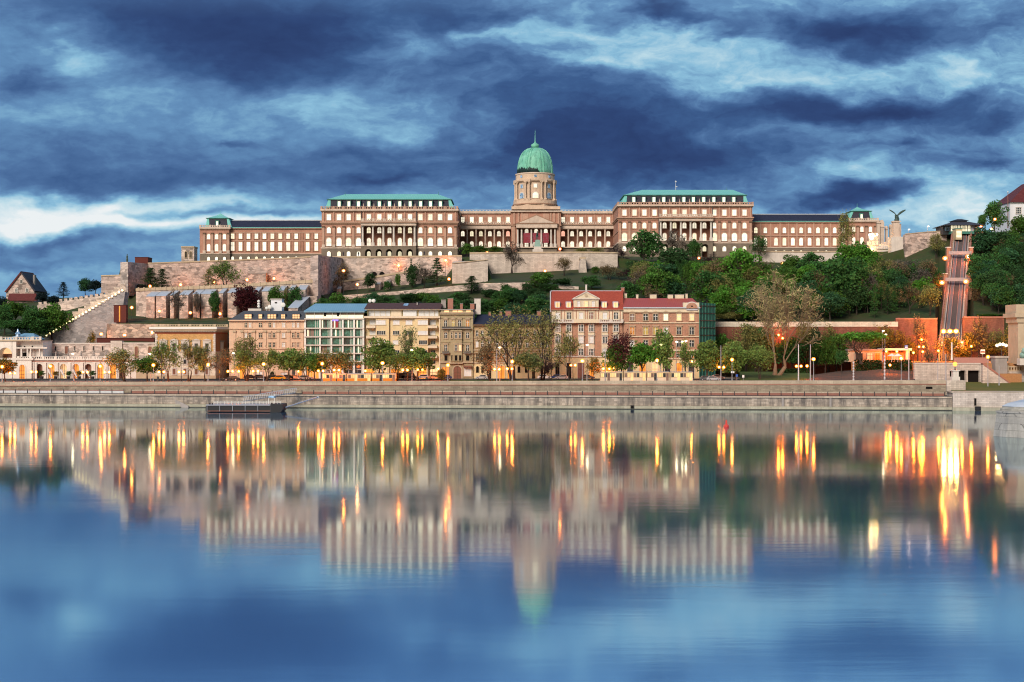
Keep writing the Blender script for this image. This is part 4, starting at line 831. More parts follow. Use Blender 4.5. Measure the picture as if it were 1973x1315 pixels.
q = MB(); f = Face(602); q.tube((f.x(1302), 602, f.z(369)), (f.x(1302), 602, f.z(348)), .12, .08, 6, 'pale_metal'); q.box(f.x(1300.5), f.x(1303.5), 601.8, 602.2, f.z(351.5), f.z(349.5), 'pale_metal'); q.box(f.x(1301), f.x(1305), 601.8, 602.2, f.z(361), f.z(359.5), 'pale_metal'); part('antenna', q, pal)
for px, py, Y in ((665, 370, 602), (845, 369, 602), (1223, 364, 602), (1400, 362, 602)):
    q = MB(); q.tube((X(px, Y), Y, Z(py + 7, Y)), (X(px, Y), Y, Z(py, Y)), .14, .04, 6, 'copper_dark'); part('finial', q, pal)
# ---- centre range: two colonnaded wings and the domed pavilion
YC = 616
f = Face(YC); g = Face(YC + 3.6); mb = MB()
CEN = []
for a, b in ((883, 986), (1079, 1192)):
    mb = MB(); f.box(mb, a, b, 412, 436, 0, 14, 'palace_stucco'); f.box(mb, a, b, 436, 478, 3.6, 14, 'palace_shade'); f.box(mb, a, b, 478, 520, -.8, 14, 'palace_base')
    cen = part('centre_wing', mb, pal); CEN.append(cen); mb = MB()
    f.box(mb, a, b, 407.5, 412, -.8, 2, 'palace_stone'); f.box(mb, a, b, 434.8, 441.6, -1.6, 3.5, 'palace_stone'); f.box(mb, a, b, 433.4, 435, -2.1, .2, 'cornice_dark'); f.box(mb, a, b, 476.5, 478.5, -1.6, 3.5, 'palace_stone')
    add_balustrade(mb, f, a, b, 428.4, 433.2, -1.9, 'palace_stone', 1.1, None)
    add_balustrade(mb, f, a, b, 404.5, 407.5, -.6, 'zinc', 1.5, None)
    part('cornice', mb, cen)
wl = [891.7, 909.1, 926.5, 943.9, 961.3, 978.7]; wr = [1084.9, 1102.3, 1119.7, 1137.1, 1154.7, 1171.9]
for c in wl + wr: mb = MB(); f.box(mb, c + 7.9, c + 9.1, 414, 428, -.25, .05, 'palace_trim'); part('lesene', mb, CEN[c > 1000])
for c in wl + wr:
    cen = CEN[c > 1000]; pwin(f, cen, False, c, 6.4, 419, 430, 'palace_glow', False, 'palace_stone', .3, (1, 1)); 
    red = c in (978.7, 1084.9)
    pwin(g, cen, False, c, 6.6, 445.6, 455.6, 'palace_red' if red else pglow(), True, 'palace_trim', .3, (1, 1)); pwin(g, cen, False, c, 6.9, 465.4, 478, 'palace_glow', True, 'palace_trim', .3, (1, 1))
for c in [900.2, 917.5, 935.2, 952.6, 970] + [1095, 1112.8, 1130.2, 1147.6, 1165.6]: pcol(f, pal, c, 441.6, 476.5, 3.4, -.6, 'palace_stone')
YM = 611; f = Face(YM); g = Face(YM + 3.4); mb = MB()
f.box(mb, 985, 1080.5, 409, 434, 0, 30, 'palace_stucco'); f.box(mb, 985, 997, 434, 520, 0, 30, 'palace_stucco'); f.box(mb, 1071.5, 1080.5, 434, 520, 0, 30, 'palace_stucco'); f.box(mb, 997, 1071.5, 434, 478, 3.4, 30, 'palace_shade'); f.box(mb, 996, 1072.5, 478, 520, -1.2, 30, 'palace_base')
pav = part('dome_pavilion', mb, pal)
mb = MB()
f.box(mb, 983.5, 1082, 406.5, 409, -1.2, 31, 'palace_stone'); f.box(mb, 994.5, 1073.5, 432.4, 440, -2.2, 3.3, 'palace_stone'); f.box(mb, 984, 994.4, 433, 436, -.9, .1, 'cornice_dark'); f.box(mb, 1073.6, 1081.5, 433, 436, -.9, .1, 'cornice_dark'); f.box(mb, 995, 1073, 476.5, 478.4, -2.2, 3.3, 'palace_stone')
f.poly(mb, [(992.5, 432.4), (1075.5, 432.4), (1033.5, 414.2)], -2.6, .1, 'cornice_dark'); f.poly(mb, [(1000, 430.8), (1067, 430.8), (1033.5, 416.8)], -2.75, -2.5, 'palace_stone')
part('pediment', mb, pav)
for px in (990.5, 999, 1005.5, 1061, 1067.5, 1076): mb = MB(); f.box(mb, px - 1.6, px + 1.6, 410, 432, -.4, .05, 'palace_trim'); part('pilaster', mb, pav)
for px in (1012, 1052): mb = MB(); f.box(mb, px - 6, px + 6, 412, 427, -.2, .05, 'palace_trim'); part('wall_panel', mb, pav)
for px in (989.5, 1076): mb = MB(); f.box(mb, px - 3, px + 3, 436, 478, -.5, .05, 'palace_trim'); part('pilaster', mb, pav)
for c in (997.6, 1005, 1023.8, 1043, 1061.8, 1069.2): pcol(f, pal, c, 440, 476.5, 3.7, -1.1, 'white_stone', 'capital')
for c in (1014.6, 1033, 1051.6): pwin(g, pav, False, c, 7, 441.5, 452, 'palace_glow', True, 'palace_trim', .3, (0, 0)); pwin(g, pav, False, c, 7, 464, 478, 'palace_glow', True, 'palace_trim', .3, (1, 1))
mb = MB(); f.box(mb, 1008.6, 1057, 449.4, 468.8, -.7, -.55, 'banner_red'); part('banner', mb, pal)
# drum and dome
YD = 628; f = Face(YD); cx = f.x(1031); k = YD / F
mb = MB()
f.box(mb, 985.5, 1077.5, 403.5, 409, -13.5, 13.5, 'drum_stone'); mb.lathe((cx, YD), [(44.5 * k, f.z(404)), (43.5 * k, f.z(397.5))], 8, 'drum_stone', R(22.5)); mb.lathe((cx, YD), [(43.8 * k, f.z(397.5)), (43.8 * k, f.z(395.6))], 32, 'cornice_dark'); mb.lathe((cx, YD), [(42 * k, f.z(395.6)), (42 * k, f.z(389.5))], 32, 'drum_stone')
mb.lathe((cx, YD), [(36.2 * k, f.z(389.6)), (36.2 * k, f.z(352))], 32, 'drum_stone')
mb.lathe((cx, YD), [(38 * k, f.z(354.5)), (41 * k, f.z(352.8)), (41.5 * k, f.z(350.3)), (38 * k, f.z(349))], 32, 'drum_stone')
mb.lathe((cx, YD), [(37.5 * k, f.z(349)), (37.3 * k, f.z(339))], 32, 'drum_stone'); mb.lathe((cx, YD), [(38.4 * k, f.z(339)), (38.4 * k, f.z(336.8))], 32, 'palace_stone')
drum = part('drum', mb, pal)
for i in range(8):
    a0 = R(-90 + 22.5 + 45 * i); q = MB()
    bx = lambda r, a: (cx + r * k * math.cos(a), YD + r * k * math.sin(a))
    q.plan([bx(35.5, a0 - R(10)), bx(43, a0 - R(9)), bx(43, a0 + R(9)), bx(35.5, a0 + R(10))], f.z(355), f.z(349.8), 'drum_stone')
    q.plan([bx(35.5, a0 - R(10)), bx(42.5, a0 - R(9)), bx(42.5, a0 + R(9)), bx(35.5, a0 + R(10))], f.z(391), f.z(388), 'drum_stone')
    part('entablature', q, drum)
    for s in (-1, 1):
        q = MB(); x, y = bx(40.2, a0 + s * R(5.4)); add_column(q, x, y, f.z(388.2), f.z(354.8), 1.75 * k, 'drum_stone', None, 8, .5); part('column', q, drum)
for i in range(8):
    a0 = R(-90 + 45 * i)
    if i in (0, 1, 7):
        t = Vector((-math.sin(a0), math.cos(a0), 0)); n = Vector((math.cos(a0), math.sin(a0), 0)); c = Vector((cx, YD, 0)) + n * 36.3 * k
        def slab(q, w, z0, z1, d, m, arch=False):
            pts = [(-w, z0), (w, z0)] + (arc(0, z1 - w, w, 0, 180, 8) if arch else [(w, z1), (-w, z1)])
            A = [tuple(c + t * a + n * d + Vector((0, 0, b))) for a, b in pts]; B = [tuple(c + t * a - n * .4 + Vector((0, 0, b))) for a, b in pts]
            m_ = len(pts); q.add(A + B, [tuple(range(m_)), tuple(range(m_, 2 * m_))[::-1]] + [(j, m_ + j, m_ + (j + 1) % m_, (j + 1) % m_) for j in range(m_)], m)
        q = MB(); slab(q, 1.7, f.z(386), f.z(373.3), .15, 'white_stone', True); slab(q, 1.15, f.z(385.4), f.z(375), .22, 'palace_dim' if i == 0 else 'blue_glass', True); slab(q, 1.1, f.z(381.6), f.z(381.1), .3, 'white_paint'); part('window', q, drum)
        q = MB(); slab(q, 1.0, f.z(366.5), f.z(358), .15, 'white_stone'); slab(q, .65, f.z(365.8), f.z(359), .22, 'blue_glass' if i else 'palace_dim'); part('window', q, drum)
        q = MB(); slab(q, .55, f.z(346), f.z(341.5), .5, 'blue_glass'); part('window', q, drum)
prof = [(35.2, 336.8), (34.9, 330), (34.2, 322), (32.7, 313), (30, 304.5), (26.2, 297.5), (21, 291.8), (15, 288.2), (9, 286.4), (5, 285.6)]
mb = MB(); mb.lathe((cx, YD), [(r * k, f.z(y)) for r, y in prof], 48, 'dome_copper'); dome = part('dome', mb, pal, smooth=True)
for i in range(8):
    for s in (-1, 1):
        a = R(-90 + 22.5 + 45 * i + s * 5); q = MB()
        for (r0, y0), (r1, y1) in zip(prof[:-1], prof[1:]):
            q.tube((cx + r0 * k * math.cos(a), YD + r0 * k * math.sin(a), f.z(y0)), (cx + r1 * k * math.cos(a), YD + r1 * k * math.sin(a), f.z(y1)), .24 * min(1, r0 / 20 + .3), .24 * min(1, r1 / 20 + .3), 5, 'dome_copper', False)
        part('rib', q, dome)
mb = MB(); mb.lathe((cx, YD), [(5.2 * k, f.z(286)), (5 * k, f.z(284.6)), (7.2 * k, f.z(283.8)), (8.2 * k, f.z(281)), (7 * k, f.z(278.6)), (4 * k, f.z(277)), (2 * k, f.z(275.4)), (1.1 * k, f.z(273))], 16, 'dome_copper'); part('lantern', mb, dome, smooth=True)
mb = MB(); mb.tube((cx, YD, f.z(274)), (cx, YD, f.z(250.5)), .26, .06, 6, 'copper'); part('spire', mb, dome)
# ---- low wings and corner pavilions
def wing(Y, x0, x1, yr, ye, yb, k, base, up, lo, gr, arch, pan=None):
    f = Face(Y); mb = MB(); f.box(mb, x0, x1, ye + 1, yb, 0, 16, 'palace_stucco'); wg = part('wing', mb, pal)
    mb = MB(); f.box(mb, x0, x1, base[0], yb + .1, -.3, .3, 'palace_base'); f.box(mb, x0, x1, base[0] - 1.6, base[0], -.5, .3, 'palace_stone'); f.box(mb, x0, x1, ye + 1.4, ye + 3.2, -.6, .3, 'palace_trim'); f.box(mb, x0, x1, ye, ye + 1.3, -1.0, 1.4, 'copper')
    if not arch:
        for y in (up[0] - 3, up[1] + 3): f.box(mb, x0, x1, y, y + 1.4, -.2, .3, 'palace_trim')
    else: f.box(mb, x0, x1, up[1] + 4, up[1] + 6, -.3, .3, 'palace_trim')
    part('cornice', mb, wg)
    mb = MB(); frustum(mb, f.x(x0), f.x(x1), Y + .2, Y + 16, f.z(ye), f.x(x0), f.x(x1), Y + 5, Y + 11, Z(yr, Y + 5), 'slate_blue'); rf = part('roof', mb, pal)
    mb = MB(); mb.box(f.x(x0) + .3, f.x(x1) - .3, Y + 4.9, Y + 5.5, Z(yr, Y + 5), Z(yr, Y + 5) + .35, 'zinc'); part('ridge_flashing', mb, rf)
    for c in up[2]: pwin(f, wg, False, c, 6.4, up[0], up[1], pglow(), arch, 'palace_trim', .3, (1, 1))
    for c in lo[2]: pwin(f, wg, False, c, 6.8, lo[0], lo[1], pglow(), arch, 'palace_trim', .3, (1, 1))
    for c in gr[2]: pwin(Face(Y - .32), wg, False, c, 5.6, gr[0], gr[1], pglow(), True, 'palace_base', .2, (0, 0), sill=False)
    cs = up[2]
    for a, b in zip(cs, cs[1:]):
        c = (a + b) / 2; mb = MB()
        if not arch:
            for y0, y1 in ((up[0] - 1, up[1] + 1), (lo[0] - 1, lo[1] + 2)): f.box(mb, c - 2.9, c - 2.1, y0, y1, -.22, .05, 'cornice_dark'); f.box(mb, c + 2.1, c + 2.9, y0, y1, -.22, .05, 'cornice_dark')
        else: f.box(mb, c - 1.4, c + 1.4, ye + 4, base[0] - 2, -.16, .05, 'palace_trim')
        part('wall_panel', mb, wg)
def corner(Y, x0, x1, ye, yb, base, wins, rows, xr0, xr1, xt0, xt1, yt, peak, pil, dormer, ridge=None):
    f = Face(Y); mb = MB(); f.box(mb, x0, x1, ye + 6, yb, -1.6, 20, 'palace_stucco'); cp = part('corner_pavilion', mb, pal); g = Face(Y - 1.6)
    mb = MB(); g.box(mb, x0 - .4, x1 + .4, base, yb + .1, -.3, .3, 'palace_base'); g.box(mb, x0 - .6, x1 + .6, base - 1.6, base, -.5, .3, 'palace_stone'); g.box(mb, x0 - 1.6, x1 + 1.6, ye + 3.4, ye + 6.4, -.9, 20, 'palace_stone'); g.box(mb, x0 - .8, x1 + .8, ye + 6.4, ye + 8, -.5, .2, 'cornice_dark'); add_balustrade(mb, g, x0 - 1, x1 + 1, ye - .6, ye + 3.4, -.7, 'palace_stone', 1, [x0, (2 * x0 + x1) / 3, (x0 + 2 * x1) / 3, x1]); part('cornice', mb, cp)
    for px in pil: mb = MB(); pilaster(mb, g, px, 4.4, ye + 14, base - 1.8, d=.55); part('pilaster', mb, cp)
    for c in wins:
        pwin(g, cp, False, c, 6.2, *rows[0], pglow(), True, 'palace_trim', .3, (1, 1)); pwin(g, cp, False, c, 6.4, *rows[1], pglow(), True, 'palace_trim', .3, (1, 1))
        if rows[2]: pwin(Face(Y - 1.95), cp, False, c, 5.8, *rows[2], pglow(), True, 'palace_base', .2, (0, 0), sill=False)
    mb = MB(); z0 = f.z(ye + 3); zt = Z(yt, Y + 3)
    frustum(mb, f.x(xr0), f.x(xr1), Y, Y + 19, z0, X(xt0, Y + 3), X(xt1, Y + 3), Y + 3, Y + 16, zt, 'slate')
    for s, A, B in ((1, f.x(xr0), X(xt0, Y + 3)), (-1, f.x(xr1), X(xt1, Y + 3))):
        mb.hull8([(A - s * .1, Y - .12, z0), (A + s * 1.6, Y - .12, z0), (A + s * 1.6, Y + .3, z0), (A - s * .1, Y + .3, z0)], [(B - s * .1, Y + 2.88, zt), (B + s * .8, Y + 2.88, zt), (B + s * .8, Y + 3.3, zt), (B - s * .1, Y + 3.3, zt)], 'copper')
        mb.hull8([(A - s * .15, Y + .3, z0), (A - s * .03, Y + .3, z0), (A - s * .03, Y + 19, z0), (A - s * .15, Y + 19, z0)], [(B - s * .15, Y + 3.3, zt), (B - s * .03, Y + 3.3, zt), (B - s * .03, Y + 16, zt), (B - s * .15, Y + 16, zt)], 'copper')
    mb.box(X(xt0, Y + 3) - .6, X(xt1, Y + 3) + .6, Y + 2.4, Y + 16.6, zt, zt + .3, 'copper_dark')
    px, py = peak; zz = Z(py, Y + 9.5); xx = X(px, Y + 9.5)
    frustum(mb, X(xt0, Y + 3), X(xt1, Y + 3), Y + 3, Y + 16, zt + .3, xx - 1.6, xx + 1.6, Y + 8, Y + 11, zt + .3 + (zz - zt - .3) * .62, 'copper'); frustum(mb, xx - 1.6, xx + 1.6, Y + 8, Y + 11, zt + .3 + (zz - zt - .3) * .62, xx - .1, xx + .1, Y + 9.4, Y + 9.6, zz, 'copper')
    mb.tube((xx, Y + 9.5, zz - .3), (xx, Y + 9.5, zz + 1.6), .12, .04, 5, 'copper')
    part('corner_roof', mb, pal)
    q = MB(); fd = Face(Y + .4); fd.box(q, dormer - 3.2, dormer + 3.2, yt + 3.5, ye + 2, 0, 3, 'copper_dark'); fd.box(q, dormer - 1.9, dormer + 1.9, yt + 5.5, ye + 1, -.1, .1, 'palace_glow'); part('dormer', q, pal)
wing(600, 441, 621, 425.6, 438.6, 520, 1, (490.5,), (450.6, 460.4, [448.3, 463.3, 478.7, 494, 509.5, 524.6, 539.8, 555.2, 570.7, 592.7, 609.4]), (467, 483.4, [448.3, 463.3, 478.7, 494, 509.5, 524.6, 539.8, 555.2, 570.7, 592.7, 609.4]), (494.6, 504, [448.3, 463.7, 478.9, 494.2, 509.6, 524.9, 540.1, 555.4, 570.8, 592.3, 609.4]), False)
corner(600, 386.4, 443, 435, 520, 490, [402, 417.3, 432.5], [(451.2, 461.4), (470.6, 484.6), (495.3, 505.5)], 396.5, 446, 399.5, 440.5, 421.6, (425.5, 412.2), [394, 409.3, 424.8, 440], 418.5)
wing(600, 1449, 1637, 413.9, 426.6, 500, 1, (478.2,), (438.6, 449.6, [1456.2, 1474.4, 1495, 1511.2, 1527.5, 1543.4, 1559.7, 1575.9, 1592, 1608.1, 1624.6]), (458.4, 473.4, [1456.2, 1474.4, 1495, 1511.2, 1527.5, 1543.4, 1559.7, 1575.9, 1592, 1608.1, 1624.6]), (483, 492, [1474.4, 1495, 1511.2, 1527.5, 1543.4, 1575.9, 1592]), True)
corner(600, 1635, 1690.6, 421.5, 500, 478, [1644.7, 1660.6, 1677], [(437, 447.2), (457.4, 471), None], 1631, 1684, 1641, 1677.5, 408, (1651.5, 399.5), [1637, 1652.6, 1669, 1686.5], 1660)
q = part('window', WSTUFF, pal); q['kind'] = 'stuff'
# ================================================================== riverside buildings
ZS = 7.15
def base_py(Y): return CY - (ZS - 0.3 - H) * F / Y
class Bld:
    def __init__(s, name, label, cat, Y, p0, p1, group=None):
        s.f = Face(Y); s.Y = Y; s.yb = base_py(Y)
        s.r = thing(name, label, cat, (X((p0 + p1) / 2, Y), Y, ZS), group)
    def body(s, p0, p1, yt, yb=None, d0=0, d1=16, m='ivory', name='wall'):
        mb = MB(); s.f.box(mb, p0, p1, yt, yb or s.yb, d0, d1, m); s.wall = part(name, mb, s.r); return s.wall
    def boxes(s, name, L, parent=None):
        mb = MB()
        for a in L: s.f.box(mb, *a)
        return part(name, mb, parent or s.r)
    def win(s, cx, w, yt, yb, pane='dark_glass', d=0, **k):
        return window(Face(s.Y + d), s.r, cx, w, yt, yb, pane, **k)
    def roof(s, p0, p1, ye, q0, q1, yr, d, m, d0=-.5, dr=None):
        """pitched roof: eave on the front, ridge at depth dr"""
        f = s.f; dr = dr or d / 2; zr = Z(yr, s.Y + dr)
        mb = MB(); mb.hull8([(f.x(p0), s.Y + d0, f.z(ye)), (f.x(p1), s.Y + d0, f.z(ye)), (f.x(p1), s.Y + d, f.z(ye)), (f.x(p0), s.Y + d, f.z(ye))],
                            [(X(q0, s.Y + dr), s.Y + dr - .1, zr), (X(q1, s.Y + dr), s.Y + dr - .1, zr), (X(q1, s.Y + dr), s.Y + dr + .1, zr), (X(q0, s.Y + dr), s.Y + dr + .1, zr)], m)
        return part('roof', mb, s.r)
    def chimney(s, p0, p1, yt, yb, d, m='terracotta', parent=None):
        g = Face(s.Y + d); mb = MB(); g.box(mb, p0, p1, yt, yb, 0, 1.6, m); g.box(mb, p0 - .5, p1 + .5, yt - .8, yt, -.15, 1.75, 'grey_stone'); return part('chimney', mb, parent or s.r)
rb = random.Random(11)
def dk(): return rb.choice(['dark_glass'] * 5 + ['curtain', 'white_blind'])
# ---- arcaded bazaar with its domed pavilion
b = Bld('bazaar_arcade', 'white arcaded bazaar with a balustraded terrace and corner pavilion', 'building', 430, 0, 300)
f = b.f
mb = MB(); C8 = [75.6, 98.9, 122.1, 146, 169.9, 193.5, 217.8, 236]; arcade(mb, f, 62, 262, 694, b.yb, C8, 12.4, 701.5, 0, 1.6, 'bazaar'); f.box(mb, 62, 262, 694, b.yb, 4.5, 8, 'corten'); f.box(mb, 262, 300, 694, b.yb, 0, 8, 'tan_stone'); part('arcade_wall', mb, b.r)
for i, c in enumerate(C8):
    mb = MB(); g = Face(431.2); add_window(mb, g, c, 12.3, 701.6, b.yb - .5, 'amber_lit' if i in (1, 3, 5, 6) else 'brown_blind' if i != 2 else 'warm_lit', True, 'wood', .12, (2, 2), 'wood', False, None, .05); part('arched_door', mb, b.r)
b.boxes('cornice', [(62, 300, 692.6, 694, -.6, 8, 'bazaar'), (62, 300, 696.4, 697.4, -.15, .1, 'red_line'), (62, 300, 698.5, 699.3, -.2, .1, 'bazaar')])
for a, c in zip([62] + C8, C8 + [262]):
    mb = MB(); m_ = (a + c) / 2; f.box(mb, m_ - 2.6, m_ + 2.6, 699, b.yb, -.35, .05, 'bazaar'); part('pier', mb, b.r)
mb = MB(); add_balustrade(mb, f, 30, 206, 687.4, 692.6, -.4, 'bazaar', .7, [36, 60, 84, 108, 132, 156.5, 181, 204]); part('balustrade', mb, b.r)
for px in (108, 132, 156.5, 181, 204):
    q = MB(); x, z = f.x(px), f.z(686.8); y = 429.8
    for c, r in (((x, y, z + .35), (.32, .3, .45)), ((x, y, z + .95), (.26, .22, .4)), ((x, y, z + 1.45), (.13, .14, .17))): q.blob(c, r, 'grey_stone', 8)
    q.tube((x + .1, y, z + 1.0), (x + .4, y - .1, z + 1.6), .09, .06, 6, 'grey_stone'); o = part('figure', q, b.r); voxel(o, .09)
mb = MB(); f.box(mb, 0 - 40, -1.5, 656, b.yb, -.8, 10, 'bazaar'); r = 12.5 * 430 / F
A = arc(f.x(12), f.z(682.5), r, 180, 0, 12)
f.box(mb, 25.4, 33, 656, 700, -.8, 10, 'bazaar'); f.box(mb, -1.5, -0.6, 682.5, 700, -.8, 10, 'bazaar')
for i in range(12): mb.prism([A[i], A[i + 1], (A[i + 1][0], f.z(656)), (A[i][0], f.z(656))], 429.2, 440, 'bazaar')
f.box(mb, 33, 80, 656, 688, 1.5, 10, 'bazaar'); f.box(mb, -40, 62, 694, b.yb, -.6, 10, 'bazaar'); f.box(mb, -40, 66, 690, 694, -.9, 10.1, 'bazaar'); pv = part('pavilion', mb, b.r)
for a, c in ((42, 4), (53.5, 3), (60, 3), (77, 3)): 
    mb = MB(); f.box(mb, a - c / 2 + .5, a + c / 2 - .5, 672, 688, -.5, .1, 'bazaar'); part('post', mb, pv)
mb = MB(); f.box(mb, 33, 92, 669.6, 672, -.7, 1.4, 'bazaar'); f.box(mb, 40, 48, 680, 688, 1.4, 1.55, 'void'); f.box(mb, 43, 45.5, 667, 669.5, 1.4, 1.55, 'void'); f.box(mb, 58, 60.5, 667, 669.5, 1.4, 1.55, 'void'); part('pergola', mb, pv)
mb = MB(); f.box(mb, -40, 80.6, 655.5, 657.8, -1.2, 10.4, 'tan_stone'); add_balustrade(mb, f, -40, 80, 649.6, 655.5, -.8, 'white_stone', .9, [4, 33, 65, 79]); part('parapet', mb, pv)
mb = MB(); frustum(mb, f.x(5), f.x(68), 431, 439.5, f.z(654), f.x(36), f.x(54), 434.8, 435.4, f.z(642.5), 'blue_metal'); mb.lathe((f.x(33.5), 430.5), [(.9, f.z(652)), (.7, f.z(645)), (1.0, f.z(643.5)), (.45, f.z(640)), (.15, f.z(634))], 10, 'blue_glass'); part('pavilion_roof', mb, pv)
window(Face(429.4), b.r, 43, 10.5, 703, 735, 'amber_lit', True, sur='bazaar', sw=.3, bars=(2, 3), bar='wood', name='arched_door')
mb = MB(); f.box(mb, 12 - 12.4, 12 + 12.4, 682, 694, 3.0, 3.3, 'brown_blind'); mb.prism(arc(f.x(12), f.z(682.5), r, 0, 180, 12), 433, 433.3, 'warm_lit'); part('vault_glazing', mb, pv)
# upper ruined arcade wall
b = Bld('ruined_wall', 'pale stone wall with narrow slit windows above the arcade terrace', 'wall', 440, 92, 299)
b.body(92, 299, 662, 700, 0, 1.5, 'bastion_pale')
b.boxes('battlement', [(92, 215, 661, 663, -.2, 1.7, 'white_stone'), (214, 236, 657, 690, -.5, 1.8, 'ashlar_pale'), (236, 299, 660.4, 662.4, -.2, 1.7, 'white_stone')])
for px in (107.5, 143.4, 162, 180, 198): b.win(px, 2.3, 667.5, 676, 'void', sur='ashlar_pale', sw=.15, bars=(0, 0))
b.win(128.3, 6, 667.5, 682, 'brown_blind', sur='ashlar_pale', sw=.15, bars=(0, 0), name='doorway')
for px in (263, 289): b.win(px, 6, 668, 690, 'brown_blind', arch=True, sur='tan_stone', sw=.2, bars=(0, 0), name='doorway')
# ---- yellow brick palazzo with a canted side
b = Bld('palazzo', 'yellow brick palazzo with white quoins and pedimented windows', 'building', 428, 299, 438)
f = b.f; P = [(f.x(299.5), 428), (f.x(415), 428), (X(438, 440), 440), (X(438, 449), 449), (f.x(299.5), 449)]
Pp = lambda e: [(P[0][0] - e, 428 - e), (P[1][0] + e * .5, 428 - e), (P[2][0] + e, 440 - e * .6), (P[3][0] + e, 449), (P[4][0] - e, 449)]
mb = MB(); mb.plan(P, f.z(b.yb), f.z(678), 'plinth_white'); b.wall = part('wall', mb, b.r)
mb = MB(); mb.plan([P[0], P[1], (P[1][0], 449), P[4]], f.z(678), f.z(643.4), 'yellow_brick'); mb.plan([(P[1][0] + .01, 428.01), P[2], P[3], (P[1][0] + .01, 449)], f.z(678), f.z(643.4), 'brown_brick'); part('upper_wall', mb, b.r)
mb = MB(); mb.plan(Pp(.15), f.z(643.4), f.z(640.6), 'red_band'); mb.plan(Pp(.7), f.z(640.6), f.z(637.6), 'tan_stone'); mb.plan(Pp(1.3), f.z(637.6), f.z(634.6), 'tan_stone'); mb.plan(Pp(1.6), f.z(634.6), f.z(630.6), 'white_paint'); mb.plan(Pp(.25), f.z(679.6), f.z(677.8), 'white_stone'); mb.plan(Pp(.2), f.z(689), f.z(687.6), 'white_stone'); mb.plan(Pp(.3), f.z(b.yb), f.z(724), 'tan_stone')
for i in range(38): x = f.x(298 + 117 * i / 37); mb.box(x - .15, x + .15, 427.0, 428, f.z(639.4), f.z(638.2), 'white_stone')
part('cornice', mb, b.r)
mb = MB(); mb.plan([Pp(.9)[i] for i in range(5)], f.z(630.6), f.z(629.6), 'tan_stone')
add_balustrade(mb, f, 303, 414, 625.4, 630, -.4, 'tan_stone', .5, [303, 325, 346, 367, 388, 414]); add_balustrade(mb, Face(434), 414, 437, 625.8, 630, 0, 'tan_stone', .5, [437]); part('balustrade', mb, b.r)
mb = MB()
for i in range(9):
    y = 643.6 + i * 3.8; w = 5 if i % 2 else 3.6; f.box(mb, 299, 299 + w, y, y + 3.5, -.15, .1, 'white_stone'); f.box(mb, 415.2 - w, 415.2, y, y + 3.5, -.15, .1, 'white_stone')
part('quoin', mb, b.r)
for c in (314.6, 335.7, 356.7, 378.2, 398.8):
    b.win(c, 6.4, 662.2, 677.6, 'dark_glass', sw=.75, hood='tri', bars=(1, 1), bar='wood')
for c in (335.7, 356.7, 378.2, 398.8): b.win(c, 5.8, 693, 701.5, 'dark_glass', sw=.25, bars=(1, 0), bar='wood')
for c in (314.6, 335.7, 356.7, 378.2, 398.8): b.win(c, 5.8, 710.6, 722, 'brown_blind', sw=.3, bars=(1, 1), bar='wood')
# ground: window on the canted side (face turned with the wall)
u = Vector((P[2][0] - P[1][0], 12, 0)).normalized(); n_ = Vector((u.y, -u.x, 0)); c0 = Vector((P[1][0], 428, 0)) + u * 6.4
mb = MB()
def canted(w, z0, z1, d, m): mb.plan([tuple((c0 - u * w + n_ * d).xy), tuple((c0 + u * w + n_ * d).xy), tuple((c0 + u * w - n_ * .2).xy), tuple((c0 - u * w - n_ * .2).xy)], z0, z1, m)
canted(1.5, f.z(677.5), f.z(659), .15, 'white_stone'); canted(.9, f.z(677), f.z(662), .22, 'white_blind'); canted(1.9, f.z(659), f.z(656.5), .35, 'grey_stone'); part('window', mb, b.r)
for px, yt, yb2, w, nm in ((388.2, 697.5, 713, 9, 'banner'),):
    mb = MB(); f.box(mb, px - w / 2, px + w / 2, yt, yb2, -1.2, -1.12, 'yellow_cloth'); tag(part(nm, mb, None, (f.x(px), 426.8, f.z(yb2))), 'yellow cloth banner hanging on the palazzo beside the bare tree', 'banner')
# ---- salmon apartment house with dormers
b = Bld('apartment_house', 'salmon pink apartment house with a dark mansard and lit dormers', 'building', 430, 441.5, 587)
f = b.f; b.body(441.5, 586.6, 619, m='pink_stucco')
b.boxes('cornice', [(440.5, 587.6, 616.8, 619, -.9, 16.2, 'pink_stucco'), (441.2, 587, 632.6, 634.6, -.35, .1, 'pink_stucco'), (441.2, 587, 671, 673, -.35, .1, 'pink_stucco'), (441.2, 587, 690.5, 692.5, -.4, .1, 'pink_stucco')])
mb = MB(); frustum(mb, f.x(441), f.x(587), 429.6, 446, f.z(616.8), X(470, 433), X(594, 433), 433, 443, Z(599.4, 433), 'grey_slate'); rf = part('roof', mb, b.r)
for p0, p1, nb in ((471.6, 484.4, 1), (498.4, 504.8, 0), (515.8, 531.9, 2), (541.9, 549, 1), (563.8, 577, 2)):
    g = Face(430.2); q = MB(); g.box(q, p0 - .9, p1 + .9, 604.8, 615.6, 0, 3.2, 'grey_slate'); g.box(q, p0, p1, 606.4, 614.8, -.06, .1, 'warm_lit')
    for i in range(nb): xx = p0 + (p1 - p0) * (i + 1) / (nb + 1); g.box(q, xx - .5, xx + .5, 606.4, 614.8, -.12, .05, 'wood')
    g.box(q, p0 - .4, p1 + .4, 610, 610.5, -.1, .05, 'wood'); part('dormer', q, rf)
g = Face(438); q = MB(); g.box(q, 522, 543, 577.5, 599.5, 0, 4, 'white_wall'); g.box(q, 521, 544, 576, 577.6, -.4, 4.4, 'white_stone'); g.box(q, 529.5, 534, 582.5, 585, -.1, .1, 'void'); part('roof_cabin', q, b.r)
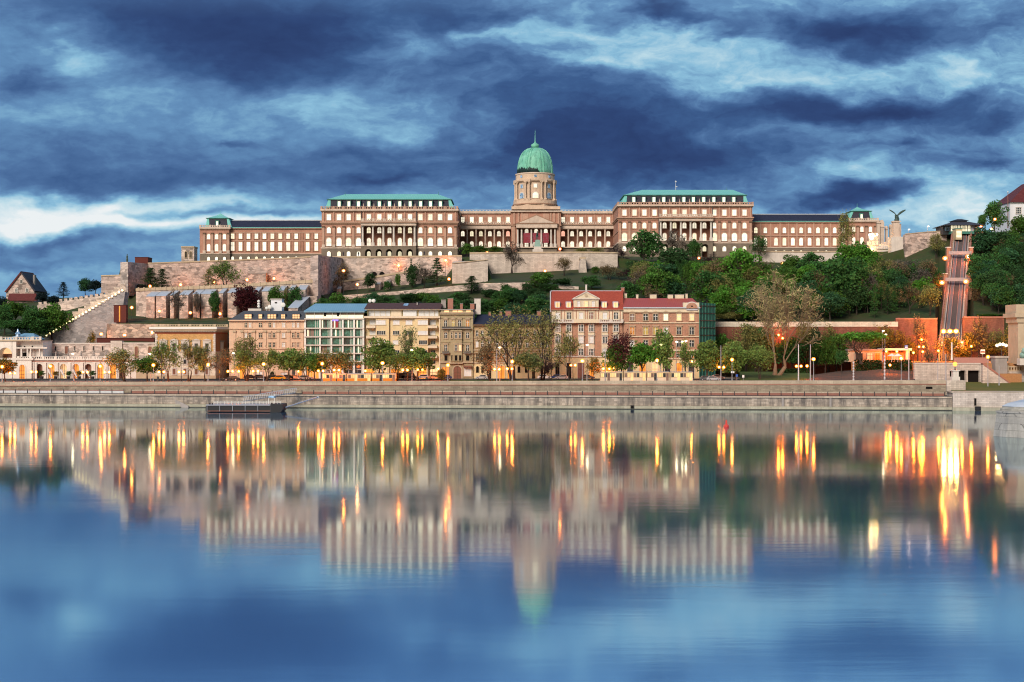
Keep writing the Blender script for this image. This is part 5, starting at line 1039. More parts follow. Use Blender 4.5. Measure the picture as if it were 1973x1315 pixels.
for px, py, dd in ((520, 592, .7), (545.5, 588, .8), (514, 594, .5)):
    q = MB(); x, z = X(px, 437), Z(py, 437); q.lathe((x, 437), [(.1, z - 1.4), (.1, z - .2)], 6, 'pale_metal'); q.blob((x, 436.8, z), (dd, .25, dd), 'white_paint', 10); part('satellite_dish', q, b.r)
b.chimney(478, 503, 595, 601, 5, 'white_stone', rf)
q = MB(); q.tube((X(498.5, 437), 437, Z(600, 437)), (X(498.5, 437), 437, Z(578, 437)), .18, .15, 6, 'white_paint'); 
for y in (581, 586, 591): q.blob((X(498.5, 437), 437, Z(y, 437)), (.5, .5, .45), 'white_paint', 8)
part('antenna', q, b.r)
for ri, (a, c) in enumerate(((622.2, 631.4), (642, 651), (660.4, 669.4), (679, 688))):
    for px, w in ((473.7, 4.6), (482, 4.6), (501.8, 6), (520, 4.8), (528, 4.8), (546.5, 6), (565.3, 4.6), (574.2, 4.6)):
        b.win(px, w, a, c, dk() if ri else rb.choice(['white_blind', 'dark_glass', 'white_blind']), sw=.2, sur='pink_stucco', bars=(1, 1), bar='cream_pale', hood='flat' if ri == 1 else None)
for p in (452, 466.5, 489.5, 511, 536.5, 556.5, 582): b.boxes('pilaster', [(p - 2.4, p + 2.4, 641, 672, -.22, .05, 'pink_stucco'), (p - 3, p + 3, 637, 641, -.5, .05, 'tan_stone')])
for px, w, a, m in ((467, 9, 706, 'amber_lit'), (484, 8, 706, 'warm_lit'), (500, 11, 716, 'white_blind'), (547.5, 11.6, 718, 'white_blind'), (566, 6, 706, 'dark_glass'), (578, 7, 706, 'amber_lit')):
    b.win(px, w, a, b.yb - .4, m, sur='pink_stucco', sw=.25, bars=(1, 0), bar='wood', sill=False, name='shop_window')
b.win(524.6, 8, 716.5, b.yb - .3, 'void', arch=True, sur='tan_stone', sw=.35, bars=(0, 0), sill=False, name='doorway')
# ---- glass fronted block
b = Bld('glass_block', 'modern block of green glass bays between white slabs under a blue metal roof', 'building', 430, 587, 702)
f = b.f; b.body(588, 700, 603, d0=1.2, m='cream_stucco')
b.roof(586, 706, 599.6, 607.4, 717, 585.4, 16, 'blue_metal', -.9, 7)
fl = [614.8, 633, 649.5, 665.5, 681.4, 697]
b.boxes('slab', [(586.6, 702, y - 1.2, y + 1.2, -.45, 1.6, 'white_stone') for y in fl] + [(586.2, 703, 599.8, 602.4, -.9, 1.6, 'blue_metal')])
cs = [588, 616.6, 638.5, 660.4, 682.3, 700]
for px in cs:
    mb = MB(); f.box(mb, px - 1.7, px + 1.7, 616.1, b.yb, -.2, 1.3, 'white_paint'); part('mullion_column', mb, b.r)
for i in range(5):
    for j in range(5):
        p0, p1 = cs[i] + 1.8, cs[i + 1] - 1.8; y0, y1 = fl[j] + 1.3, fl[j + 1] - 1.3; q = MB(); s_ = p0 + (p1 - p0) * (.62 if i else .6)
        pane = rb.choice(['green_glass'] * 4 + ['curtain', 'dark_glass']) if (i, j) != (2, 0) else 'red_blind'
        f.box(q, p0, s_, y0, y1, .5, 1.1, pane); f.box(q, s_, p1, y0, y1, .42, 1.1, 'green_slat')
        for t in (.3, .62): xx = s_ + (p1 - s_) * t; f.box(q, xx - .35, xx + .35, y0, y1, .3, .5, 'white_paint')
        xx = p0 + (s_ - p0) * .55; f.box(q, xx - .3, xx + .3, y0, y1, .42, .52, 'green_slat')
        if rb.random() < .35: xx = p0 + (s_ - p0) * rb.uniform(.1, .7); f.box(q, xx, xx + 2.6, y0 + 1.5, y1, .4, .6, 'palace_dim')
        if (i, j) == (2, 0): f.box(q, p0, s_, y0, y0 + 3, .4, .6, 'purple_lit')
        part('window', q, b.r)
b.boxes('loggia', [(589, 699.5, 607, 613.6, .4, .6, 'palace_dim'), (589, 699.5, 602.5, 607, 1.0, 1.25, 'curtain')] + [(p, p + .8, 602.4, 613.6, .2, .7, 'white_paint') for p in (605, 622, 640, 655, 668, 683)] + [(p, p + 4, 603, 610, .3, .8, 'void') for p in (624, 649)])
for p0, p1, m in ((592, 614, 'amber_lit'), (620, 636, 'curtain'), (642, 658, 'amber_lit'), (664, 696, 'dark_glass')): b.win((p0 + p1) / 2, p1 - p0, 702, b.yb - .5, m, d=1.15, sw=.15, bars=(3, 1), sill=False, name='shop_window')
for px in (713, 720):
    q = MB(); x, z = X(px, 437), Z(580, 437); q.lathe((x, 437.3), [(.12, z - 1.6), (.1, z)], 6, 'pale_metal'); q.blob((x, 437, z), (.62, .3, .62), 'white_paint', 10)
    solo('satellite_dish', q, 'white satellite dish on the ridge between blue and brown roofs, ' + ('nearer the blue roof' if px < 716 else 'nearer the brown roof'), 'dish')
# ---- cream modernist block
b = Bld('apartment_block', 'cream modernist apartment block with white blinds and curved corner balconies', 'building', 430, 702.4, 848)
f = b.f; b.body(703, 847.3, 612.4, d0=1.5, m='cream_stucco')
for q_ in ((724.4, 749.8, 613.4, b.yb, -.5, 1.6, 'cream_stucco'), (799, 824.8, 613.4, b.yb, -.5, 1.6, 'cream_stucco'), (749.9, 798.9, 613.5, b.yb, .3, 1.6, 'cream_stucco'), (846, 848.4, 612, b.yb, -.6, 3, 'cream_pale')): b.boxes('bay', [q_])
b.boxes('cornice', [(702, 848, 609.6, 613.4, -1.1, 1.8, 'cream_pale'), (703, 848.5, 595.6, 597.4, .2, 14, 'cream_pale')])
b.boxes('attic', [(706, 846, 597.4, 609.8, 2.0, 14, 'cream_stucco'), (709, 751, 599, 609, 1.85, 2.1, 'white_blind'), (753, 773, 597.8, 609.6, 1.3, 2.1, 'cream_pale'), (776, 802, 598, 609.5, 1.3, 2.1, 'white_blind'), (806, 844, 598.6, 609, 1.85, 2.1, 'white_blind')] + [(p, p + .5, 599, 609, 1.7, 2.0, 'cream_stucco') for p in (720, 731, 742, 788, 816, 826, 836)])
rf = b.roof(701.5, 849, 595.6, 708.8, 853, 584.2, 14, 'brown_tile', -.2, 7)
g = Face(433.4); q = MB(); q.hull8([(g.x(775), 432.6, g.z(592.4)), (g.x(784), 432.6, g.z(592.4)), (g.x(784), 433.2, g.z(592.4)), (g.x(775), 433.2, g.z(592.4))], [(g.x(778), 435.2, g.z(585)), (g.x(787), 435.2, g.z(585)), (g.x(787), 435.8, g.z(585)), (g.x(778), 435.8, g.z(585))], 'blue_glass'); part('skylight', q, rf)
b.chimney(803, 804.4, 584, 590, 4.5, 'white_stone', rf)
rows = [(617.6, 625.8), (638, 645.2), (656.4, 664), (675.4, 682), (694.6, 701.8)]
spec = [[(718, 11, 'w'), (733.6, 18, 'w'), (763.5, 12, 'w'), (788, 12.4, 'w'), (814.6, 18.8, 'w'), (834, 10.6, 'w')],
        [(718, 11, 'w'), (734.4, 16.4, 'd'), (763.2, 12, 'd'), (788, 12, 'd'), (814.6, 18.8, 'w'), (833.6, 10.2, 'w')],
        [(718, 11, 'd'), (734.4, 16.4, 'w'), (762, 10, 'w'), (788, 12, 'd'), (815, 15.6, 'd'), (834.4, 8.4, 'd')],
        [(718, 11, 'd'), (734.4, 16, 'd'), (763.5, 11.4, 'd'), (788, 12, 'w'), (817, 12, 'd'), (834.4, 8.4, 'd')],
        [(734.4, 16, 'd'), (763.5, 11.4, 'd'), (788, 12, 'd'), (815, 14, 'd'), (835, 8, 'd')]]
for (a, c), L in zip(rows, spec):
    for px, w, t in L:
        d = 1.5 if px < 724 or px > 825 else -.5 if (px < 750 or px > 799) else .3
        b.win(px, w, a, c, 'white_blind' if t == 'w' else 'dark_glass', d=d, sw=.12, sur='cream_pale', proud=.1, bars=(3 if w > 13 else 2 if w > 9 else 1, 0), bar='white_paint')
for y in (627.6, 647.4, 666, 684.6):
    for c in (715, 833.6):
        q = MB(); f.box(q, c - 9, c + 9, y, y + 4.6, -.9, -.65, 'cream_pale'); f.box(q, c - 9, c + 9, y + 4.6, y + 5.4, -.95, 1.5, 'tan_stone'); f.box(q, c - 9, c - 8.2, y, y + 4.6, -.65, 1.5, 'cream_pale'); f.box(q, c + 8.2, c + 9, y, y + 4.6, -.65, 1.5, 'cream_pale'); part('balcony', q, b.r)
for p0, p1, m in ((706, 722, 'amber_lit'), (728, 746, 'warm_lit'), (753, 772, 'amber_lit'), (777, 796, 'dark_glass'), (803, 822, 'amber_lit'), (829, 843, 'warm_lit')): b.win((p0 + p1) / 2, p1 - p0, 711, b.yb - .5, m, d=-.5 if (724 < p0 < 750 or 799 < p0 < 824) else .3 if 750 < p0 < 799 else 1.5, sw=.15, sur='cream_pale', bars=(2, 1), bar='wood', sill=False, name='shop_window')
# ---- narrow ornate house
b = Bld('town_house', 'narrow olive grey house with iron balconies and an arched doorway', 'building', 429.6, 848, 914)
f = b.f; b.body(848.5, 911.4, 604, m='olive_stucco', d1=14)
q = MB(); q.plan([(f.x(911.4) + .02, 429.7), (X(915, 436), 436), (X(915, 446), 446), (f.x(911.4) + .02, 443.5)], f.z(b.yb), f.z(596), 'grey_stone'); part('gable_wall', q, b.r)
b.boxes('attic', [(849, 911, 597.4, 603, .6, 13, 'olive_stucco'), (848.4, 911.6, 596, 597.6, .2, 13.4, 'grey_stone')] + [(p, p + 9, 598.6, 602, .5, .7, 'warm_lit') for p in (856, 872, 882, 898)])
b.boxes('cornice', [(847.6, 912.4, 602.6, 604.8, -.9, .2, 'tan_stone'), (848, 912, 605.6, 607.6, -.5, .1, 'olive_stucco'), (848, 912, 612, 613, -.3, .1, 'olive_stucco'), (848, 912, 634, 635.4, -.3, .1, 'olive_stucco'), (848, 912, 659, 660.4, -.3, .1, 'olive_stucco'), (848, 912, 679.4, 681, -.3, .1, 'olive_stucco'), (848, 912, 697, 699.4, -.6, .1, 'tan_stone')])
b.boxes('bay', [(868.4, 890, 636, 699, -.7, .05, 'olive_stucco'), (866, 892, 699.4, 701, -1.0, .05, 'tan_stone')])
for px, m in ((858.6, 'dark_glass'), (873, 'yellow_blind'), (885.6, 'dark_glass'), (901, 'orange_blind')): b.win(px, 5.6, 617.6, 630, m, sw=.25, sur='tan_stone', hood='tri')
for px, w in ((859, 5.8), (870.4, 2), (878.6, 4.4), (886.6, 4.4), (901, 5.6)): b.win(px, w, 641, 652, d=-.7 if 868 < px < 890 else 0, sw=.22, sur='tan_stone', bars=(1 if w > 3 else 0, 1), hood='flat')
for px, w in ((859, 5.8), (878.6, 4.4), (886.6, 4.4), (901, 5.6)): b.win(px, w, 665, 676.4, 'warm_lit' if px == 886.6 else 'dark_glass', d=-.7 if 868 < px < 890 else 0, sw=.22, sur='tan_stone', hood='flat')
for px, w in ((859.4, 6), (870.6, 2), (878.6, 5), (886.8, 4.4), (901, 6.4)): b.win(px, w, 685, 695.4, 'void', d=-.7 if 868 < px < 890 else 0, sw=.15, sur='olive_stucco', bars=(0, 0))
def iron_balcony(b, p0, p1, y):
    q = MB(); f = b.f; f.box(q, p0, p1, y + 3.6, y + 4.6, -1.3, .1, 'grey_stone'); f.box(q, p0, p1, y - .1, y + .35, -1.3, -1.18, 'iron'); n = int((p1 - p0) / 1.3)
    for i in range(n + 1): x = p0 + (p1 - p0) * i / n; f.box(q, x - .22, x + .22, y, y + 3.6, -1.28, -1.2, 'iron')
    f.box(q, p0, p1, y + 1.4, y + 2.9, -1.26, -1.22, 'iron'); part('balcony', q, b.r)
iron_balcony(b, 852, 907, 629.4); iron_balcony(b, 852.4, 865.6, 676.6); iron_balcony(b, 893.8, 907, 676.6)
b.win(881.3, 15, 705.6, b.yb - .4, 'brown_blind', arch=True, sw=.45, sur='tan_stone', bars=(1, 2), bar='wood', sill=False, name='doorway')
b.win(858.5, 13, 708, 725, 'amber_lit', sw=.2, sur='tan_stone', bars=(1, 0), bar='wood', name='shop_window'); b.win(901, 14, 708.5, 725, 'white_blind', sw=.2, sur='tan_stone', bars=(2, 0), name='shop_window')
q = MB(); f.box(q, 893, 909, 704.8, 708, -1.5, .05, 'brown_blind'); part('awning', q, b.r)
for p0, p1, yt, yb2, m in ((850, 859, 578.5, 594, 'grey_stone'), (862.6, 873, 575.8, 596, 'terracotta'), (886.5, 891.6, 586, 597, 'terracotta'), (906, 917, 586, 597, 'terracotta'), (914, 926, 576, 606, 'white_stone')): b.chimney(p0, p1, yt, yb2, 6, m)
# ---- low ochre house with a dark slate roof
b = Bld('tenement_house', 'low ochre tenement with a dark slate roof behind the bare willow', 'building', 430.4, 912, 1062)
f = b.f; b.body(911.8, 1062, 627.4, m='ochre_stucco', d1=14)
rf = b.roof(912, 1063, 626.4, 919.5, 1063, 606.4, 15, 'slate_blue', -.6, 7)
b.boxes('cornice', [(911, 1063, 625.2, 628.6, -.9, .2, 'wood'), (911.8, 1062.4, 650.8, 652.4, -.3, .1, 'tan_stone'), (911.8, 1062.4, 673.6, 676, -.4, .1, 'tan_stone'), (911.8, 1062.4, 698, 701, -.5, .1, 'tan_stone')])
cw = [919.3, 929.4, 943, 957.4, 971.5, 988, 1000.5, 1016, 1030.6, 1043.4, 1054.4]
for a, c, hd in ((637, 647.8, None), (658, 669.6, 'flat'), (682.6, 694.4, 'flat')):
    for i, px in enumerate(cw): b.win(px, 4.6, a, c, 'white_blind' if (i == 0 and a == 658) else 'dark_glass', arch=(a == 637), sw=.25, sur='tan_stone', hood=hd)
b.boxes('ground_floor', [(911.8, 1062, 701, b.yb, -.25, .1, 'cream_stucco')])
for px, t in ((920, 'a'), (930, 'a'), (944, 'd'), (966, 'l'), (984, 'l'), (1000, 'a'), (1014, 'a'), (1028, 'd'), (1044, 'd'), (1055, 'a')):
    b.win(px, 5.4 if t != 'l' else 12, 706, 718.6 if t == 'a' else b.yb - .4, 'amber_lit' if t == 'l' else 'void', d=-.25, arch=t == 'a', sw=.2, sur='cream_stucco', bars=(0, 0) if t == 'a' else (1, 1), bar='wood', sill=False, name='window' if t == 'a' else 'doorway')
for p0, p1, yt in ((941.4, 946, 602), (962.6, 967.4, 601.6), (974, 985, 600), (1034.6, 1042.6, 600.4)): b.chimney(p0, p1, yt, 609, 6, 'terracotta', rf)
# ---- red gabled apartment house
b = Bld('gabled_house', 'tall cream and brick house with a red tiled roof and white gable', 'building', 430, 1062.6, 1200)
f = b.f; b.body(1063, 1199.6, 598, m='orange_brick')
rf = b.roof(1062, 1201, 597.4, 1063, 1200.6, 559.8, 17, 'red_tile', -.8, 8.5)
b.boxes('verge', [(1061, 1063, 560, 600, 8, 9, 'zinc'), (1062.6, 1201, 558.4, 560.2, 8, 9, 'zinc'), (1062, 1201, 597, 598.4, -.9, -.2, 'cornice_dark')], rf)
b.boxes('top_storey', [(1063.2, 1199.4, 598.4, 616, -.3, .1, 'cream_pale')] + [(p, p + 1.4, 598.4, 616, -.45, .05, 'orange_brick') for p in (1081, 1087, 1103, 1109.5, 1127.5, 1131, 1147, 1152, 1173, 1179, 1194)])
g = Face(429.2); mb = MB(); g.box(mb, 1105.4, 1153.4, 577, 597.2, 0, 6, 'ivory'); g.box(mb, 1103.4, 1155.6, 575.4, 577.2, -.6, 6, 'white_stone'); g.poly(mb, [(1104, 575.5), (1155, 575.5), (1129, 562)], -.2, 5.5, 'ivory'); g.poly(mb, [(1103, 575.4), (1106, 575.4), (1129.4, 563.6), (1129.4, 561.4)], -.5, 5.4, 'white_stone'); g.poly(mb, [(1155.8, 575.4), (1129.4, 561.4), (1129.4, 563.6), (1153, 575.4)], -.5, 5.4, 'white_stone'); g.box(mb, 1105, 1154, 592.4, 594, -.6, .1, 'red_tile')
gb = part('gable', mb, b.r)
q = MB(); q.tube((g.x(1129), g.Y - .45, g.z(569.6)), (g.x(1129), g.Y - .1, g.z(569.6)), .5, .5, 12, 'tan_stone'); part('medallion', q, gb)
for c in (1115, 1129, 1143): window(g, gb, c, 6.6 if c == 1129 else 5.4, 580.6, 591.4, 'warm_lit' if c == 1129 else 'white_blind', sw=.15, sur='cream_pale', bars=(1, 1))
for c in (1074, 1095.3, 1164.3, 1186):
    h = Face(430.4); q = MB(); h.box(q, c - 5.2, c + 5.2, 581.4, 595.6, 0, 5, 'zinc'); h.box(q, c - 3.4, c + 4.2, 583.4, 592.6, -.1, .1, 'warm_lit'); h.box(q, c + .2, c + .9, 583.4, 592.6, -.16, .05, 'wood'); h.box(q, c - 4.4, c + 4.6, 592.6, 594.6, -.3, .1, 'grey_metal'); part('dormer', q, rf)
cc = [1074.5, 1096, 1119.7, 1139.3, 1165.4, 1186.7]
for c in cc: b.win(c, 8, 602.4, 615, 'brown_blind' if c == 1139.3 else rb.choice(['white_blind', 'dark_glass']), d=-.3, sw=.25, sur='ivory', bars=(2, 1))
mb = MB(); add_balustrade(mb, f, 1063.6, 1105, 616.4, 621, -1.5, 'white_stone', .55, [1064, 1084, 1104]); add_balustrade(mb, f, 1153.6, 1199, 616.4, 621, -1.5, 'white_stone', .55, [1154, 1176, 1198]); f.box(mb, 1063, 1199.6, 621, 623, -1.6, .1, 'white_stone'); f.box(mb, 1105, 1153.6, 615.8, 622.6, -1.7, -.2, 'ivory'); part('balcony', mb, b.r)
for p in (1068.5, 1090, 1113.4, 1133, 1159, 1180.4): b.boxes('bay', [(p, p + 12.2, 624, 700, -.35, .05, 'ivory')])
for a, c, hd in ((626.2, 638.6, None), (649, 661, 'flat'), (673, 684.4, None)):
    for px in cc: b.win(px, 8, a, c, dk(), d=-.35, sw=.22, sur='white_stone', bars=(2, 1), hood=hd)
b.boxes('ground_floor', [(1063, 1199.6, 688, b.yb, -.55, .1, 'cream_stucco'), (1062.6, 1200, 686.4, 688.6, -.9, .1, 'white_stone')])
for px, w, m in ((1074, 8, 'void'), (1096, 9, 'void'), (1119, 12, 'rail_red'), (1140, 9, 'amber_lit'), (1165, 9, 'amber_lit'), (1187, 9, 'warm_lit')): b.win(px, w, 700, b.yb - .4, m, d=-.55, sw=.2, sur='cream_pale', bars=(1, 1), bar='wood', sill=False, name='shop_window')
b.chimney(1128, 1131, 549, 562, 8.2, 'white_stone', rf); b.chimney(1197, 1203, 555, 566, 9, 'terracotta', rf)
# ---- second red roofed house with the netted scaffold
b = Bld('corner_house', 'brick house with cream frieze and hipped red metal roof', 'building', 429.6, 1201, 1348)
f = b.f; b.body(1201.4, 1347, 601, m='orange_brick', d1=18)
zr = Z(575, 438); mb = MB(); z0 = f.z(592.6); mb.hull8([(f.x(1200.6), 429, z0), (f.x(1352), 429, z0), (f.x(1352), 447.6, z0), (f.x(1200.6), 447.6, z0)], [(X(1201, 438), 437.9, zr), (X(1334, 438), 437.9, zr), (X(1334, 438), 438.1, zr), (X(1201, 438), 438.1, zr)], 'red_metal'); rf = part('roof', mb, b.r)
b.boxes('frieze', [(1201, 1347.6, 594.6, 601.2, -.35, .1, 'ivory'), (1200.6, 1348.4, 592.4, 594.6, -.9, .1, 'zinc'), (1201, 1347.4, 601.2, 602.6, -.6, .1, 'tan_stone'), (1201, 1347.4, 621.6, 623.4, -.4, .1, 'ivory'), (1201, 1347.4, 648, 650, -.4, .1, 'ivory'), (1201, 1347.4, 674, 677, -.5, .1, 'ivory')])
mb = MB(); f.box(mb, 1316, 1347, 583.6, 594.6, -.7, 1, 'ivory'); mb.prism(arc(f.x(1332.4), f.z(594.6), f.x(11) - f.x(0), 0, 180, 10), 428.6, 429, 'orange_brick'); mb.prism(arc(f.x(1332.4), f.z(594.6), f.x(13) - f.x(0), 0, 180, 10), 428.75, 429.2, 'white_stone'); f.box(mb, 1331, 1334, 589.4, 592, -1.05, -.5, 'void'); f.box(mb, 1322, 1343.6, 595.4, 598.4, -.7, -.2, 'zinc'); part('gable', mb, b.r)
for a, c, hd in ((605.6, 618, 'tri'), (631, 645, 'flat'), (656, 668.6, None), (682, 690, None)):
    for i, px in enumerate((1218, 1243.9, 1262.9, 1282.7, 1308.2, 1332.6)):
        m = dk()
        if a == 605.6 and i in (3, 4, 5): m = 'palace_dim' if i == 3 else 'warm_lit'
        if a == 631 and i in (0, 1, 2): m = 'orange_blind' if i == 0 else 'yellow_blind'
        b.win(px, 8.4, a, c, m, sw=.25, sur='tan_stone', bars=(1, 1), hood=hd)
b.boxes('ground_floor', [(1201.4, 1347, 692, b.yb, -.4, .1, 'cream_stucco'), (1201, 1347.4, 690.6, 692.6, -.8, .1, 'ivory')])
for px, w, m in ((1214, 11, 'dark_glass'), (1238, 12, 'amber_lit'), (1262, 12, 'warm_lit'), (1286, 10, 'dark_glass'), (1308, 11, 'amber_lit'), (1332, 11, 'dark_glass')): b.win(px, w, 700, b.yb - .4, m, d=-.4, sw=.2, sur='cream_pale', bars=(1, 1), bar='wood', sill=False, name='shop_window')
for p0, p1, yt, d in ((1203, 1208, 566, 9), (1226, 1230, 568, 8), (1252.6, 1265, 568, 8), (1287, 1297, 568.6, 8), (1301, 1318, 568.4, 8), (1321, 1325, 567, 8)): b.chimney(p0, p1, yt, 578, d, 'ivory', rf)
r = thing('netted_scaffold', 'scaffold wrapped in dark green netting at the end of the brick house', 'scaffold', (X(1362, 430), 430, ZS))
mb = MB(); L = [(X(1347.6, 429), 429), (X(1377.5, 436), 436), (X(1377.5, 447), 447), (X(1347.6, 447.8), 447.8)]; mb.plan(L, 7.0, [Z(583, 429), Z(586, 436), Z(586, 447), Z(583, 447)], 'net'); part('netting', mb, r)
mb = MB()
for y in (590, 604, 618, 632, 646, 660, 674, 690):
    za = Z(y, 432); mb.tube((L[0][0], 428.85, za), (L[1][0] + .05, 435.85, za), .14, .14, 5, 'iron')
for t in (0, .2, .4, .6, .8, 1.0):
    x = L[0][0] * (1 - t) + L[1][0] * t; y = 428.85 + 7 * t; mb.tube((x, y, 7.0), (x, y, Z(584, 430)), .1, .1, 5, 'copper_dark')
part('frame', mb, r)
# ---- far background houses and the structures by the funicular
r = thing('old_house', 'old stone house with a steep red gable above the dark trees', 'house', (X(38, 560), 560, 34)); f = Face(560)
mb = MB(); f.box(mb, 12, 66, 561, 600, 0, 14, 'bastion'); f.poly(mb, [(12, 561), (66, 561), (41, 525)], 0, 3, 'bastion'); part('wall', mb, r)
mb = MB(); f.poly(mb, [(9, 563), (41, 523), (42.6, 525), (12.6, 564)], -.5, 14, 'maroon_tile'); f.poly(mb, [(41, 523), (69, 561), (66.6, 563), (39.6, 525)], -.5, 14, 'slate'); mb.hull8([(f.x(16), 558.6, f.z(580)), (f.x(73), 558.6, f.z(580)), (f.x(73), 560, f.z(580)), (f.x(16), 560, f.z(580))], [(f.x(18), 559.9, f.z(566)), (f.x(70), 559.9, f.z(566)), (f.x(70), 560, f.z(566)), (f.x(18), 560, f.z(566))], 'maroon_tile'); rf = part('roof', mb, r)
mb = MB(); f.box(mb, 57, 60, 529, 552, 4, 6, 'grey_stone'); part('chimney', mb, rf)
for px in (32, 52): window(f, r, px, 4, 556, 563, 'dark_glass', arch=True, sur='white_stone', sw=.3, bars=(1, 0))
for px in (41,): window(f, r, px, 3, 540, 546, 'dark_glass', sur='white_stone', sw=.25, bars=(0, 0))
r = thing('chapel_tower', 'small pale stone tower with pointed windows behind the bastion', 'tower', (X(361, 575), 575, 50)); f = Face(575)
mb = MB(); f.box(mb, 349.5, 374, 477, 520, 0, 6, 'bastion_pale'); part('wall', mb, r); mb = MB(); f.box(mb, 349, 374.6, 475, 477.6, -.4, 6.4, 'tan_stone'); part('parapet', mb, r)
for px in (358.6, 367.4): window(f, r, px, 4, 485, 497, 'void', arch=True, sur='tan_stone', sw=.25, bars=(1, 0), bar='tan_stone')
r = thing('sentry_statue', 'dark weathered statue standing on the point of the corner bastion', 'statue', (X(245, 506), 506, Z(505, 506))); q = MB(); x, z = X(245, 506), Z(506, 506)
q.blob((x, 506, z + .9), (.42, .4, 1.1), 'bronze', 10); q.blob((x, 506, z + 2.1), (.38, .3, .6), 'bronze', 10); q.blob((x, 506, z + 2.95), (.2, .22, .27), 'bronze', 10); o = part('figure', q, r); voxel(o, .12)
# white hill house with maroon roof
r = thing('white_house', 'white house with a maroon hipped roof cut by the picture edge', 'house', (X(1975, 585), 585, 58)); f = Face(585)
mb = MB(); f.box(mb, 1946, 2060, 390, 470, 0, 22, 'white_wall'); part('wall', mb, r); mb = MB(); frustum(mb, f.x(1944), f.x(2062), 584, 608, f.z(390.6), X(1985, 590), X(2030, 590), 592, 600, Z(352, 592), 'maroon_tile'); part('roof', mb, r)
window(f, r, 1962.4, 9, 400.5, 412, 'dark_glass', sur='white_stone', sw=.3, bars=(2, 2)); window(f, r, 1962.4, 9, 424, 436, 'dark_glass', sur='white_stone', sw=.3, bars=(2, 2))
mb = MB(); f.box(mb, 1945.5, 2060, 390.4, 392.6, -.4, .1, 'white_paint'); part('cornice', mb, r)
q = MB(); q.tube((X(1942, 580), 580, Z(440, 580)), (X(1942, 580), 580, Z(371, 580)), .22, .14, 6, 'rail_red'); q.blob((X(1942, 580), 580, Z(370.4, 580)), (.3, .3, .3), 'white_paint', 6); solo('flagpole', q, 'tall red and white flagpole beside the white hill house', 'pole')
# funicular: station, track, viaduct girders
r = thing('funicular_station', 'dark roofed upper funicular station with pale arched windows', 'station', (X(1851, 556), 556, 60)); f = Face(556)
mb = MB(); f.box(mb, 1818, 1886, 435, 452, 1, 10, 'iron'); f.box(mb, 1830, 1872, 432.6, 447, -2.4, 1, 'grey_metal'); f.box(mb, 1829, 1873, 447, 452, -2.6, 1, 'copper_dark'); part('body', mb, r)
for i in range(6): q = MB(); add_window(q, Face(556 - 2.42), 1834.6 + i * 6.5, 5.2, 434.4, 446, 'palace_dim', True, 'iron', .06, (1, 1), 'iron', False, None, .1); part('window', q, r)
for px in (1822, 1827, 1876, 1881): q = MB(); Face(557).box(q, px - 1.6, px + 1.6, 437, 445, -.1, .1, 'blue_glass'); part('window', q, r)
mb = MB(); frustum(mb, f.x(1814), f.x(1890), 551.6, 568, f.z(435.4), f.x(1838), f.x(1866), 556, 563, f.z(427.5), 'slate'); f.box(mb, 1840, 1864, 425.4, 427.6, .6, 6.5, 'iron'); frustum(mb, f.x(1837), f.x(1867), 555.6, 563.6, f.z(425.4), f.x(1848), f.x(1856), 558, 561, f.z(421.6), 'slate'); f.box(mb, 1814, 1890, 435.4, 436.2, -4.4, 12, 'iron'); part('roof', mb, r)
r = thing('funicular_track', 'steep brick edged funicular track with two pairs of rails', 'railway', (X(1835, 452), 452, 12))
T = lambda px, t: None
Yt, Yb = 555, 449; zt_, zb_ = Z(456, Yt), Z(672, Yb)
def tp(a, t, h=0.0):
    """point across the track (a in 0..1) at t from foot to head"""
    x0, x1 = X(1808, Yb), X(1858, Yb); X0, X1 = X(1834, Yt), X(1872, Yt)
    xb, xt = x0 + (x1 - x0) * a, X0 + (X1 - X0) * a
    return (xb + (xt - xb) * t, Yb + (Yt - Yb) * t, zb_ + (zt_ - zb_) * t + h)
def ribbon(name, a0, a1, h0, h1, m, t0=0, t1=1, N=1, parent=None):
    mb = MB()
    mb.hull8([tp(a0, t0, h0), tp(a1, t0, h0), tp(a1, t1, h0), tp(a0, t1, h0)], [tp(a0, t0, h1), tp(a1, t0, h1), tp(a1, t1, h1), tp(a0, t1, h1)], m); return part(name, mb, parent or r)
ribbon('bed', .12, .88, -6, .3, 'track')
for a in (.22, .60): ribbon('sleeper_band', a, a + .17, .3, .5, 'rail_bed')
for a in (.23, .37, .61, .75): ribbon('rail', a - .012, a + .012, .5, .75, 'pink_rail')
for a in (0, .88): ribbon('side_wall', a, a + .12, -7, 1.0, 'orange_brick')
for a, da in ((.02, 0), (.98, 0)):
    mb = MB()
    for i in range(46):
        t = (i + .5) / 46; x, y, z = tp(a, t, 1.0); mb.box(x - .3, x + .3, y - .22, y + .22, z, z + 1.05, 'terracotta')
    p0, p1 = tp(a, 0, 2.05), tp(a, 1, 2.05); mb.tube(p0, p1, .16, .16, 5, 'pink_rail'); part('parapet', mb, r)
for a in (.14, .86):
    ribbon('stair_strip', a - .025, a + .025, .3, .62, 'stair_tread')
for py, w in ((513.5, (1819, 1867)), (562, (1812, 1862))):
    t = .745 if py < 540 else .49; A, B = tp(-.04, t, 2.4), tp(1.04, t, 2.4); q = MB(); q.box(A[0], B[0], A[1] - .8, A[1] + .8, A[2], A[2] + 1.3, 'grey_metal')
    for e in (A, B): q.box(e[0] - .7, e[0] + .7, e[1] - .7, e[1] + .7, e[2] - 7, e[2] + 2.6, 'orange_brick'); q.box(e[0] - .9, e[0] + .9, e[1] - .9, e[1] + .9, e[2] + 2.6, e[2] + 3.0, 'white_stone')
    solo('footbridge', q, 'grey footbridge crossing the funicular track ' + ('just below the station' if py < 540 else 'lower down, above the brick wall'), 'bridge')
